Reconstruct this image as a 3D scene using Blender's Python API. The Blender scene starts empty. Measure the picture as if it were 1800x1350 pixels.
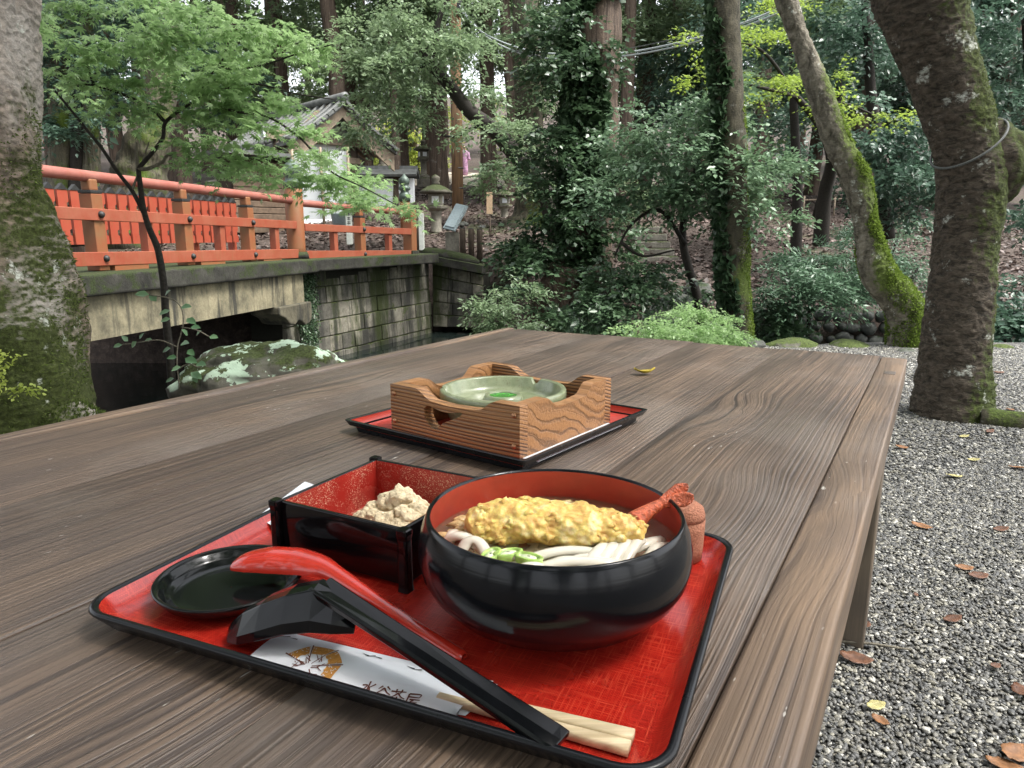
import bpy, bmesh, math, random
import numpy as np
from mathutils import Vector, noise as MN

R = math.radians
sc = bpy.context.scene
col = sc.collection
random.seed(4)

# ------------------------------------------------------------------ camera
EYE = 0.92
FPX = 1245.0
PITCH = math.atan(260 / FPX)
cam_d = bpy.data.cameras.new('camera')
cam_d.sensor_width = 36.0
cam_d.lens = FPX / 1800 * 36.0
cam_d.clip_start = 0.02
cam_d.clip_end = 1500
cam = bpy.data.objects.new('camera', cam_d)
cam.location = (0, 0, EYE)
cam.rotation_euler = (math.pi / 2 - PITCH, 0, 0)
col.objects.link(cam)
sc.camera = cam

# ------------------------------------------------------------------ world, sun, exposure
SUN_EL, SUN_AZ = 60, 108          # azimuth measured from +Y towards +X
w = bpy.data.worlds.new('World'); sc.world = w; w.use_nodes = True
nt = w.node_tree; nt.nodes.clear()
sky = nt.nodes.new('ShaderNodeTexSky'); sky.sky_type = 'NISHITA'; sky.sun_disc = False
sky.sun_elevation = R(SUN_EL); sky.sun_rotation = R(SUN_AZ)
sky.air_density = 1.0; sky.dust_density = 4.0; sky.ozone_density = 1.0
hs = nt.nodes.new('ShaderNodeHueSaturation'); hs.inputs['Saturation'].default_value = 0.22
bg = nt.nodes.new('ShaderNodeBackground'); bg.inputs['Strength'].default_value = 0.15
out = nt.nodes.new('ShaderNodeOutputWorld')
nt.links.new(sky.outputs[0], hs.inputs['Color']); nt.links.new(hs.outputs[0], bg.inputs['Color'])
nt.links.new(bg.outputs[0], out.inputs['Surface'])
sun_d = bpy.data.lights.new('sun', 'SUN'); sun_d.energy = 1.4; sun_d.angle = R(14); sun_d.color = (1.0, 0.96, 0.9)
sun = bpy.data.objects.new('sun', sun_d); col.objects.link(sun)
sd = Vector((math.sin(R(SUN_AZ)) * math.cos(R(SUN_EL)), math.cos(R(SUN_AZ)) * math.cos(R(SUN_EL)), math.sin(R(SUN_EL))))
sun.rotation_euler = sd.to_track_quat('Z', 'Y').to_euler()
sun.location = (6, 3, 14)
vs = sc.view_settings
vs.view_transform = 'Standard'; vs.look = 'None'; vs.gamma = 1.0; vs.use_curve_mapping = False
vs.exposure = 1.85
sc.cycles.max_bounces = 5; sc.cycles.diffuse_bounces = 3; sc.cycles.glossy_bounces = 3
sc.cycles.transmission_bounces = 4; sc.cycles.transparent_max_bounces = 6
sc.cycles.use_denoising = True

# ------------------------------------------------------------------ pixel -> place (used once, to survey real positions)
CP, SP = math.cos(PITCH), math.sin(PITCH)
def ray(x, y):
    a, b = x - 900.0, 675.0 - y
    return a, FPX * CP + b * SP, -FPX * SP + b * CP
def at(x, y, Y):
    d = ray(x, y); t = Y / d[1]
    return Vector((d[0] * t, Y, EYE + d[2] * t))

# ------------------------------------------------------------------ node material helpers
def newmat(name):
    m = bpy.data.materials.new(name); m.use_nodes = True
    t = m.node_tree; t.nodes.clear()
    o = t.nodes.new('ShaderNodeOutputMaterial')
    b = t.nodes.new('ShaderNodeBsdfPrincipled')
    t.links.new(b.outputs[0], o.inputs['Surface'])
    return m, t, b, o
def setin(t, node, key, v):
    s = node.inputs[key]
    if isinstance(v, bpy.types.NodeSocket): t.links.new(v, s)
    else:
        if hasattr(s.default_value, '__len__') and not hasattr(v, '__len__'): v = (v, v, v)
        if hasattr(v, '__len__') and len(v) == 3 and len(s.default_value) == 4: v = (*v, 1)
        s.default_value = v
def N(t, ty, _out=0, **kw):
    n = t.nodes.new(ty)
    for k, v in kw.items():
        if k.startswith('p_'): setattr(n, k[2:], v)
        else:
            key = k.replace('__', ' ')
            if key.startswith('i') and key[1:].isdigit(): key = int(key[1:])
            setin(t, n, key, v)
    return n.outputs[_out]
def coord(t, kind='Object'):
    n = t.nodes.new('ShaderNodeTexCoord'); return n.outputs[kind]
def mapping(t, v, scale=(1, 1, 1), loc=(0, 0, 0), rot=(0, 0, 0)):
    return N(t, 'ShaderNodeMapping', Vector=v, Scale=scale, Location=loc, Rotation=rot)
def noise(t, v, scale=5, detail=4, rough=0.55, dist=0.0, out=0):
    return N(t, 'ShaderNodeTexNoise', out, Vector=v, Scale=scale, Detail=detail, Roughness=rough, Distortion=dist)
def ramp(t, fac, stops, interp='LINEAR'):
    n = t.nodes.new('ShaderNodeValToRGB'); n.color_ramp.interpolation = interp
    e = n.color_ramp.elements
    while len(e) < len(stops): e.new(0.5)
    for el, (p, c) in zip(e, stops):
        el.position = p; el.color = (*c, 1) if hasattr(c, '__len__') else (c, c, c, 1)
    t.links.new(fac, n.inputs[0]); return n.outputs[0]
def mix(t, fac, a, b, mode='MIX'):
    n = t.nodes.new('ShaderNodeMix'); n.data_type = 'RGBA'; n.blend_type = mode
    for i, v in ((0, fac), (6, a), (7, b)):
        s = n.inputs[i]
        if isinstance(v, bpy.types.NodeSocket): t.links.new(v, s)
        elif hasattr(v, '__len__'): s.default_value = (*v[:3], 1)
        else: s.default_value = v if i == 0 else (v, v, v, 1)
    return n.outputs[2]
def math_(t, op, a, b=0.0, c=0.0):
    n = t.nodes.new('ShaderNodeMath'); n.operation = op
    for i, v in enumerate((a, b, c)):
        if isinstance(v, bpy.types.NodeSocket): t.links.new(v, n.inputs[i])
        else: n.inputs[i].default_value = v
    return n.outputs[0]
def bump(t, b, h, strength=0.5, dist=0.01, prev=None):
    n = t.nodes.new('ShaderNodeBump'); n.inputs['Strength'].default_value = strength; n.inputs['Distance'].default_value = dist
    t.links.new(h, n.inputs['Height'])
    if prev is not None: t.links.new(prev, n.inputs['Normal'])
    if b is not None: t.links.new(n.outputs[0], b.inputs['Normal'])
    return n.outputs[0]
def sepxyz(t, v):
    n = t.nodes.new('ShaderNodeSeparateXYZ'); t.links.new(v, n.inputs[0]); return n.outputs
def combxyz(t, x, y, z):
    return N(t, 'ShaderNodeCombineXYZ', X=x, Y=y, Z=z)
def objrandom(t):
    return t.nodes.new('ShaderNodeObjectInfo').outputs['Random']
def plain(name, c, rough=0.5, spec=0.5, metal=0.0, var=0.12, scale=30, bmp=0.0, coat=0.0):
    m, t, b, o = newmat(name)
    n = noise(t, coord(t), scale, 4)
    d = tuple(x * (1 - var) for x in c); l = tuple(min(1, x * (1 + var)) for x in c)
    setin(t, b, 'Base Color', ramp(t, n, [(0.3, d), (0.7, l)]))
    b.inputs['Roughness'].default_value = rough; b.inputs['Metallic'].default_value = metal
    b.inputs['Specular IOR Level'].default_value = spec; b.inputs['Coat Weight'].default_value = coat
    if bmp: bump(t, b, n, bmp, 0.005)
    return m

# --- the weathered table wood (object axes: x along the plank, y across)
def wood_mat(name, light, dark, freq, warp, stain=0.5, rough=0.5, bstr=0.5, bdist=0.002, axis='x', specks=True, cath=2.2, seed=0.0, knots=False, reg=0.0):
    m, t, b, o = newmat(name)
    p = coord(t); rnd = objrandom(t)
    off = N(t, 'ShaderNodeVectorMath', p_operation='ADD', i0=p, i1=combxyz(t, math_(t, 'MULTIPLY', rnd, 17.0), math_(t, 'MULTIPLY', rnd, 9.0), seed))
    X, Y, Z = sepxyz(t, off)[:3]
    if axis == 'y': X, Y = Y, X
    if axis == 'z': X, Y, Z = X, Z, Y
    if axis == 'v': X, Y, Z = Z, X, Y
    lowv = combxyz(t, math_(t, 'MULTIPLY', X, cath), math_(t, 'MULTIPLY', Y, cath * 2.6), math_(t, 'MULTIPLY', Z, cath * 2.6))
    low = noise(t, lowv, 1.0, 1.5, 0.45)
    finev = combxyz(t, math_(t, 'MULTIPLY', X, 5.0), math_(t, 'MULTIPLY', Y, 260.0), math_(t, 'MULTIPLY', Z, 260.0))
    fine = noise(t, finev, 1.0, 3, 0.6)
    ring = math_(t, 'ADD', math_(t, 'MULTIPLY', math_(t, 'ADD', Y, math_(t, 'MULTIPLY', Z, 0.35)), freq), math_(t, 'MULTIPLY', low, warp))
    knotf = None
    if knots:
        vo = t.nodes.new('ShaderNodeTexVoronoi'); vo.inputs['Scale'].default_value = 1.0; vo.inputs['Randomness'].default_value = 1.0
        t.links.new(combxyz(t, math_(t, 'MULTIPLY', X, 2.3), math_(t, 'MULTIPLY', Y, 7.0), 0.0), vo.inputs['Vector'])
        kd = vo.outputs['Distance']
        keep = ramp(t, sepxyz(t, vo.outputs['Color'])[0], [(0.55, 0.0), (0.60, 1.0)])
        ring = math_(t, 'ADD', ring, math_(t, 'MULTIPLY', keep, math_(t, 'MULTIPLY', ramp(t, kd, [(0.0, 1.0), (0.12, 0.55), (0.45, 0.0)], 'EASE'), 7.0)))
        knotf = math_(t, 'MULTIPLY', keep, ramp(t, kd, [(0.035, 0.9), (0.075, 0.0)]))
    rn = noise(t, combxyz(t, ring, math_(t, 'MULTIPLY', X, 0.9), 0.0), 1.25, 3.0, 0.6)
    jit = math_(t, 'ADD', rn, math_(t, 'MULTIPLY', math_(t, 'SUBTRACT', fine, 0.5), 0.16))
    line = ramp(t, jit, [(0.36, 0.0), (0.47, 0.55), (0.58, 1.0)])
    if reg:
        fr = math_(t, 'FRACT', math_(t, 'ADD', ring, math_(t, 'MULTIPLY', rn, 1.2)))
        tri = math_(t, 'ADD', math_(t, 'ABSOLUTE', math_(t, 'SUBTRACT', fr, 0.6)), math_(t, 'MULTIPLY', math_(t, 'SUBTRACT', fine, 0.5), 0.26))
        l2 = ramp(t, tri, [(0.02, 0.0), (0.10, 0.2), (0.22, 0.85), (0.4, 1.0)])
        rm = ramp(t, noise(t, combxyz(t, math_(t, 'MULTIPLY', X, 0.8), math_(t, 'MULTIPLY', Y, 6.0), 9.1), 1.0, 2), [(0.38, reg * 0.25), (0.6, reg)])
        line = math_(t, 'MINIMUM', mix(t, reg, line, 1.0) if reg > 0.9 else line, math_(t, 'MULTIPLY_ADD', math_(t, 'SUBTRACT', l2, 1.0), rm, 1.0))
    big = noise(t, combxyz(t, math_(t, 'MULTIPLY', X, 2.2), math_(t, 'MULTIPLY', Y, 9.0), Z), 1.0, 5, 0.6)
    # line contrast varies over the plank
    con = ramp(t, noise(t, combxyz(t, math_(t, 'MULTIPLY', X, 1.1), math_(t, 'MULTIPLY', Y, 5.0), 3.3), 1.0, 2), [(0.3, 0.6), (0.55, 1.0)])
    lf = line if reg > 0.9 else math_(t, 'MULTIPLY_ADD', math_(t, 'SUBTRACT', line, 1.0), con, 1.0)
    c = mix(t, lf, dark, light)
    c = mix(t, 0.5, c, ramp(t, fine, [(0.25, 0.35), (0.75, 1.0)]), 'MULTIPLY')
    c = mix(t, math_(t, 'MULTIPLY', ramp(t, big, [(0.42, 1.0), (0.62, 0.0)]), stain), c, mix(t, 0.65, c, (0.045, 0.04, 0.042)))
    if knotf is not None:
        c = mix(t, knotf, c, (0.035, 0.022, 0.016))
        c = mix(t, 1.0, c, ramp(t, rnd, [(0.0, (0.78, 0.76, 0.76)), (0.5, (1.0, 0.98, 0.95)), (1.0, (1.18, 1.12, 1.05))]), 'MULTIPLY')
        c = mix(t, ramp(t, noise(t, p, 3.1, 6, 0.65), [(0.5, 0.0), (0.66, 0.6)]), c, mix(t, 0.6, c, (0.20, 0.17, 0.145)))
    if specks:
        sp = noise(t, combxyz(t, math_(t, 'MULTIPLY', X, 55.0), math_(t, 'MULTIPLY', Y, 190.0), 1.0), 1.0, 2, 0.5)
        spm = noise(t, combxyz(t, math_(t, 'MULTIPLY', X, 5.0), math_(t, 'MULTIPLY', Y, 9.0), 7.0), 1.0, 2, 0.5)
        f = math_(t, 'MULTIPLY', ramp(t, sp, [(0.70, 0.0), (0.74, 1.0)]), ramp(t, spm, [(0.5, 0.0), (0.62, 0.8)]))
        c = mix(t, f, c, (0.55, 0.52, 0.47))
    setin(t, b, 'Base Color', c)
    setin(t, b, 'Roughness', ramp(t, big, [(0.3, rough - 0.1), (0.7, rough + 0.14)]))
    b.inputs['Specular IOR Level'].default_value = 0.45
    h = math_(t, 'ADD', math_(t, 'MULTIPLY', lf, 1.0), math_(t, 'MULTIPLY', fine, 0.35))
    bump(t, b, h, bstr, bdist)
    return m
M = {}
M['table'] = wood_mat('weathered_table_wood', (0.178, 0.127, 0.091), (0.036, 0.025, 0.019), 165, 13, 0.7, 0.42, 0.75, 0.0014, cath=1.0, knots=True, reg=0.88)
M['edge'] = wood_mat('worn_edge_wood', (0.215, 0.152, 0.102), (0.070, 0.048, 0.034), 130, 5, 0.7, 0.5, 0.5, 0.0012, cath=1.2, knots=True, reg=0.4)
M['leg'] = wood_mat('damp_leg_wood', (0.20, 0.155, 0.11), (0.06, 0.05, 0.04), 60, 4, 0.6, 0.6, 0.5, 0.002, axis='v', specks=False)
M['boxwood_fine'] = wood_mat('burnt_cedar_fine', (0.40, 0.195, 0.075), (0.05, 0.02, 0.011), 215, 3.0, 0.12, 0.42, 1.0, 0.0016, axis='z', specks=False, cath=3, reg=1.0)
M['boxwood_wide'] = wood_mat('burnt_cedar_flame', (0.41, 0.20, 0.078), (0.025, 0.013, 0.009), 62, 5.0, 0.1, 0.42, 0.9, 0.0014, axis='z', specks=False, cath=6, reg=1.0)
M['chop'] = wood_mat('pale_aspen', (0.68, 0.55, 0.35), (0.57, 0.44, 0.26), 300, 4, 0.0, 0.55, 0.2, 0.0004, specks=False)

def lacquer(name, c, rough=0.18, ring=0.0, dust=0.0, weave=False, coat=0.3):
    m, t, b, o = newmat(name)
    p = coord(t)
    n = noise(t, p, 40, 5, 0.6)
    base = ramp(t, n, [(0.3, tuple(x * 0.85 for x in c)), (0.7, tuple(min(1, x * 1.12) for x in c))])
    prev = None
    if weave:
        wx = noise(t, mapping(t, p, (38, 900, 1)), 1.0, 3, 0.6)
        wy = noise(t, mapping(t, p, (900, 38, 1)), 1.0, 3, 0.6)
        X, Y, Z = sepxyz(t, p)[:3]
        gx = math_(t, 'SINE', math_(t, 'MULTIPLY', X, 3400.0)); gy = math_(t, 'SINE', math_(t, 'MULTIPLY', Y, 3400.0))
        gr = math_(t, 'MULTIPLY', gx, gy)
        th = math_(t, 'MAXIMUM', wx, wy)
        tv = math_(t, 'ADD', th, math_(t, 'MULTIPLY', gr, 0.05))
        base = mix(t, ramp(t, tv, [(0.55, 0.0), (0.78, 0.75)]), base, (0.66, 0.095, 0.045))
        base = mix(t, ramp(t, tv, [(0.42, 0.55), (0.54, 0.0)]), base, (0.17, 0.006, 0.005))
        prev = bump(t, b, tv, 0.25, 0.0006)
    if ring:
        X, Y, Z = sepxyz(t, p)[:3]
        a = N(t, 'ShaderNodeTexNoise', Vector=combxyz(t, math_(t, 'MULTIPLY', X, 3.0), math_(t, 'MULTIPLY', Y, 3.0), math_(t, 'MULTIPLY', Z, 900.0)), Scale=1.0, Detail=3.0)
        prev = bump(t, b, a, ring, 0.0006)
    if dust:
        d = noise(t, p, 900, 2, 0.5); dm = noise(t, p, 28, 3, 0.6)
        f = math_(t, 'MULTIPLY', ramp(t, d, [(0.56, 0.0), (0.66, 1.0)]), ramp(t, dm, [(0.42, 0.0), (0.62, dust)]))
        base = mix(t, f, base, (0.75, 0.62, 0.42))
    setin(t, b, 'Base Color', base)
    setin(t, b, 'Roughness', ramp(t, noise(t, p, 14, 4), [(0.3, rough * 0.8), (0.7, rough * 1.35)]))
    b.inputs['Coat Weight'].default_value = coat; b.inputs['Coat Roughness'].default_value = 0.12
    return m
M['black_rim'] = lacquer('black_tray_lacquer', (0.006, 0.0065, 0.008), 0.24, ring=0.1, coat=0.0)
M['red_weave'] = lacquer('red_cloth_lacquer', (0.40, 0.017, 0.010), 0.24, weave=True, coat=0.25)
M['red_flat'] = lacquer('red_flat_lacquer', (0.40, 0.030, 0.014), 0.4, coat=0.1)
M['bowl_black'] = lacquer('black_bowl_lacquer', (0.004, 0.0045, 0.006), 0.13, ring=0.10, coat=0.0)
M['bowl_red'] = lacquer('bowl_inside_red', (0.38, 0.038, 0.020), 0.36, coat=0.1)
M['box_black'] = lacquer('black_box_lacquer', (0.004, 0.003, 0.0035), 0.08, coat=0.0)
M['box_red'] = lacquer('box_inside_red', (0.32, 0.022, 0.015), 0.25, dust=0.8, coat=0.2)
M['spoon_red'] = lacquer('red_spoon_lacquer', (0.46, 0.026, 0.014), 0.14, coat=0.5)
M['spoon_black'] = lacquer('black_spoon_lacquer', (0.003, 0.0034, 0.004), 0.11, coat=0.0)
M['plate_black'] = lacquer('black_plate_lacquer', (0.005, 0.006, 0.006), 0.11, coat=0.0)
for _k in ('black_rim', 'bowl_black', 'box_black', 'spoon_black', 'plate_black'):
    for _n in M[_k].node_tree.nodes:
        if _n.type == 'BSDF_PRINCIPLED': _n.inputs['Specular IOR Level'].default_value = 0.27
M['paper'] = plain('white_paper', (0.62, 0.65, 0.69), 0.6, 0.3, var=0.03, scale=60, bmp=0.05)
M['ink_brown'] = plain('brown_ink', (0.42, 0.20, 0.045), 0.7, 0.2, var=0.25, scale=700)
M['ink_dark'] = plain('dark_brown_ink', (0.10, 0.032, 0.02), 0.7, 0.2)
M['ink_black'] = plain('black_ink', (0.02, 0.02, 0.025), 0.7, 0.2)
M['brass'] = plain('dull_brass', (0.42, 0.22, 0.12), 0.35, 0.5, 0.9, var=0.2, scale=300)

def ceramic():
    m, t, b, o = newmat('celadon_glaze')
    p = coord(t)
    n = noise(t, p, 60, 5, 0.6); s = noise(t, p, 520, 2, 0.5)
    c = ramp(t, n, [(0.3, (0.15, 0.185, 0.095)), (0.7, (0.27, 0.30, 0.185))])
    c = mix(t, ramp(t, s, [(0.60, 0.0), (0.70, 0.8)]), c, (0.16, 0.13, 0.06))
    setin(t, b, 'Base Color', c); b.inputs['Roughness'].default_value = 0.3
    b.inputs['Coat Weight'].default_value = 0.3
    bump(t, b, s, 0.15, 0.001)
    return m
M['celadon'] = ceramic()
M['green_paint'] = plain('bright_green_glaze', (0.04, 0.22, 0.02), 0.2, 0.5, var=0.7, scale=220)
M['shaker'] = plain('rough_cherry_wood', (0.36, 0.145, 0.085), 0.7, 0.3, var=0.3, scale=700, bmp=0.5)

def batter():
    m, t, b, o = newmat('tempura_batter')
    p = coord(t)
    n = noise(t, p, 70, 5, 0.6); n2 = noise(t, p, 420, 4, 0.6)
    c = ramp(t, n, [(0.30, (0.54, 0.26, 0.07)), (0.42, (0.70, 0.46, 0.14)), (0.54, (0.80, 0.63, 0.18)), (0.68, (0.86, 0.78, 0.48))])
    c = mix(t, ramp(t, n2, [(0.35, 0.45), (0.6, 0.0)]), c, (0.55, 0.25, 0.06))
    setin(t, b, 'Base Color', c); b.inputs['Roughness'].default_value = 0.32
    b.inputs['Subsurface Weight'].default_value = 0.35; b.inputs['Subsurface Radius'].default_value = (0.004, 0.002, 0.001); b.inputs['Subsurface Scale'].default_value = 1.0
    bump(t, b, n2, 0.4, 0.002)
    return m
M['batter'] = batter()
M['crumb'] = plain('pale_batter_crumb', (0.58, 0.42, 0.20), 0.2, 0.5, var=0.25, scale=200, bmp=0.4)
M['tail'] = plain('shrimp_tail_red', (0.55, 0.12, 0.05), 0.3, 0.5, var=0.4, scale=420, bmp=0.6)
M['noodle'] = plain('udon_white', (0.68, 0.64, 0.54), 0.22, 0.5, var=0.06, scale=80)
M['leek'] = plain('leek_green', (0.34, 0.52, 0.12), 0.3, 0.5, var=0.5, scale=120)
M['leek_white'] = plain('leek_white', (0.74, 0.80, 0.55), 0.3, 0.5, var=0.15, scale=120)
def broth():
    m, t, b, o = newmat('dashi_broth')
    b.inputs['Base Color'].default_value = (0.96, 0.80, 0.50, 1); b.inputs['Roughness'].default_value = 0.02
    b.inputs['Transmission Weight'].default_value = 0.92; b.inputs['IOR'].default_value = 1.33
    bump(t, b, noise(t, coord(t), 60, 2), 0.06, 0.001)
    return m
M['broth'] = broth()
M['kinako'] = plain('roasted_soy_flour', (0.70, 0.58, 0.39), 0.9, 0.1, var=0.22, scale=260, bmp=0.7)

# --- outdoors
def bark(name, base, dark, moss=0.5, lichen=0.3, mossdir=(0.8, -0.2, 0.6), stretch=(6, 6, 2.5), mossc=(0.085, 0.13, 0.018), bstr=1.0, grey=None, mossz=None):
    m, t, b, o = newmat(name)
    p = coord(t)
    g = t.nodes.new('ShaderNodeNewGeometry')
    n1 = noise(t, mapping(t, p, stretch), 2.2, 8, 0.68, 0.6)
    n2 = noise(t, mapping(t, p, (1, 1, 2.2)), 34, 6, 0.7)
    n3 = noise(t, p, 2.3, 5, 0.6)
    c = ramp(t, n1, [(0.34, dark), (0.62, base)])
    if grey: c = mix(t, ramp(t, noise(t, p, 1.4, 5, 0.65), [(0.45, 0.0), (0.6, 0.85)]), c, grey)
    c = mix(t, 0.55, c, ramp(t, n2, [(0.3, 0.3), (0.7, 1.25)]), 'MULTIPLY')
    dotn = N(t, 'ShaderNodeVectorMath', 1, p_operation='DOT_PRODUCT', i0=g.outputs['Normal'], i1=Vector(mossdir).normalized()[:])
    mf = math_(t, 'ADD', math_(t, 'MULTIPLY', dotn, 0.28), n3)
    mf = math_(t, 'ADD', mf, math_(t, 'MULTIPLY', math_(t, 'SUBTRACT', n2, 0.5), 0.5))
    if mossz: mf = math_(t, 'SUBTRACT', mf, math_(t, 'MULTIPLY', math_(t, 'MAXIMUM', math_(t, 'SUBTRACT', sepxyz(t, p)[2], mossz[0]), 0.0), mossz[1]))
    mfac = ramp(t, mf, [(0.72 - moss * 0.4, 0.0), (0.86 - moss * 0.4, 1.0)])
    mc = ramp(t, noise(t, p, 60, 4, 0.7), [(0.3, tuple(x * 0.35 for x in mossc)), (0.55, mossc), (0.75, tuple(x * 1.9 for x in mossc))])
    c = mix(t, mfac, c, mc)
    lf = math_(t, 'MULTIPLY', ramp(t, noise(t, p, 7.5, 5, 0.7), [(0.60, 0.0), (0.66, 1.0)]), ramp(t, n2, [(0.42, 0.0), (0.55, lichen)]))
    c = mix(t, lf, c, (0.52, 0.54, 0.48))
    setin(t, b, 'Base Color', c); b.inputs['Roughness'].default_value = 0.85; b.inputs['Specular IOR Level'].default_value = 0.25
    h = math_(t, 'ADD', n1, math_(t, 'MULTIPLY', n2, 0.5))
    bump(t, b, h, bstr, 0.018)
    return m
M['bark_left'] = bark('old_grey_bark', (0.30, 0.235, 0.18), (0.05, 0.04, 0.032), 0.46, 1.0, (0.9, -0.1, -0.6), (7, 7, 9), mossz=(0.95, 0.35), grey=(0.40, 0.37, 0.33), mossc=(0.052, 0.066, 0.016))
M['bark_right'] = bark('dark_rough_bark', (0.14, 0.112, 0.085), (0.025, 0.022, 0.016), 0.55, 0.9, (1.0, -0.1, 0.35), (11, 11, 22), mossc=(0.060, 0.078, 0.018))
M['bark_lean'] = bark('mossy_leaning_bark', (0.26, 0.235, 0.185), (0.05, 0.045, 0.032), 0.85, 0.9, (0.9, -0.2, 0.5), mossc=(0.085, 0.118, 0.024), mossz=(0.55, 0.16))
M['bark_moss'] = bark('green_mossy_bark', (0.10, 0.09, 0.06), (0.03, 0.028, 0.02), 0.50, 0.2, (1, -0.3, 0.2), mossc=(0.070, 0.100, 0.018), mossz=(1.0, 0.5))
M['bark_far'] = bark('cedar_bark', (0.15, 0.11, 0.082), (0.045, 0.033, 0.026), -0.9, 0.2, (0.3, -0.3, 0.1), (9, 9, 0.8))
M['bark_pale'] = bark('pale_buttress_bark', (0.17, 0.155, 0.11), (0.04, 0.036, 0.026), 0.02, 0.2, (0.6, -0.6, 0.1), (9, 9, 0.9))
M['bark_dark'] = plain('thin_dark_bark', (0.026, 0.022, 0.018), 0.8, 0.3, var=0.5, scale=60, bmp=0.5)
M['bark_twig'] = plain('grey_twig_bark', (0.14, 0.125, 0.095), 0.8, 0.3, var=0.4, scale=90, bmp=0.4)

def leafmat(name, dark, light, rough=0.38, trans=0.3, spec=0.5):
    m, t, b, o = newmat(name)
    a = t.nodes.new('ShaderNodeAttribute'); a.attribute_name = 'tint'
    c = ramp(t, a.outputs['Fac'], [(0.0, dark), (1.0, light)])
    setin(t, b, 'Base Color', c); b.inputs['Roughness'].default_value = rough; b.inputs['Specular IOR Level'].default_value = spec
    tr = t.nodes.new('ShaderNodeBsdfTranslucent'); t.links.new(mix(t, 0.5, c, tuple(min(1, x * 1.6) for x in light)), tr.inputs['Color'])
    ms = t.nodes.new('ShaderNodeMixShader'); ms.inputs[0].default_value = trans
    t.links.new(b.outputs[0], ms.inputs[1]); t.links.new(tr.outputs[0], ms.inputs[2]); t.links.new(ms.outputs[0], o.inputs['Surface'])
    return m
M['maple'] = leafmat('maple_leaf', (0.12, 0.22, 0.065), (0.31, 0.45, 0.20), 0.36, 0.48)
M['maple_y'] = leafmat('yellow_maple_leaf', (0.15, 0.23, 0.03), (0.31, 0.41, 0.075), 0.45, 0.45)
M['ivy'] = leafmat('dark_ivy_leaf', (0.020, 0.045, 0.022), (0.085, 0.145, 0.070), 0.36, 0.2)
M['camellia'] = leafmat('glossy_evergreen_leaf', (0.055, 0.11, 0.058), (0.19, 0.29, 0.165), 0.34, 0.25)
M['grey_leaf'] = leafmat('soft_green_leaf', (0.075, 0.13, 0.065), (0.22, 0.30, 0.16), 0.42, 0.35)
M['blue_leaf'] = leafmat('cool_dark_leaf', (0.026, 0.058, 0.040), (0.095, 0.165, 0.110), 0.36, 0.25)
M['cedar'] = leafmat('cedar_foliage', (0.055, 0.10, 0.045), (0.17, 0.24, 0.11), 0.5, 0.35)
M['bright_leaf'] = leafmat('sun_tinted_leaf', (0.20, 0.28, 0.05), (0.42, 0.48, 0.10), 0.5, 0.4)  # sunlight on the far bushes painted into the leaf colour; creeper shares it
M['yew'] = leafmat('yew_needles', (0.040, 0.085, 0.052), (0.13, 0.22, 0.13), 0.42, 0.25)
M['litter'] = leafmat('fallen_leaf_litter', (0.035, 0.024, 0.019), (0.20, 0.145, 0.125), 0.6, 0.05)
M['moss_tuft'] = leafmat('moss_tuft', (0.035, 0.050, 0.012), (0.135, 0.185, 0.045), 0.7, 0.3, 0.2)
M['moss_bright'] = leafmat('bright_moss_tuft', (0.05, 0.08, 0.012), (0.20, 0.29, 0.05), 0.7, 0.3, 0.2)
M['sprig'] = leafmat('broad_sprig_leaf', (0.07, 0.15, 0.07), (0.16, 0.27, 0.14), 0.32, 0.3)

def vermilion(name, c, faded, wear=0.5):
    m, t, b, o = newmat(name)
    p = coord(t)
    n = noise(t, mapping(t, p, (3, 3, 3)), 1.5, 6, 0.65); n2 = noise(t, mapping(t, p, (1, 1, 0.25)), 26, 5, 0.65)
    cc = ramp(t, n, [(0.35, c), (0.7, faded)])
    cc = mix(t, ramp(t, n2, [(0.52, 0.0), (0.74, wear)]), cc, (0.20, 0.075, 0.028))
    setin(t, b, 'Base Color', cc); b.inputs['Roughness'].default_value = 0.6
    bump(t, b, n2, 0.25, 0.004)
    return m
M['verm'] = vermilion('vermilion_paint', (0.245, 0.050, 0.022), (0.275, 0.088, 0.048), 0.8)
M['verm_rail'] = vermilion('faded_round_rail_paint', (0.25, 0.072, 0.052), (0.29, 0.115, 0.088), 0.6)
M['verm_post'] = vermilion('worn_post_paint', (0.23, 0.070, 0.025), (0.19, 0.100, 0.040), 1.0)
M['verm_board'] = vermilion('bright_board_paint', (0.29, 0.042, 0.020), (0.31, 0.062, 0.030), 0.6)
M['iron'] = plain('dark_iron', (0.035, 0.036, 0.035), 0.55, 0.5, 0.4, var=0.4, scale=80, bmp=0.3)
M['bronze'] = plain('green_bronze', (0.085, 0.115, 0.095), 0.5, 0.5, 0.4, var=0.4, scale=14, bmp=0.2)
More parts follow.
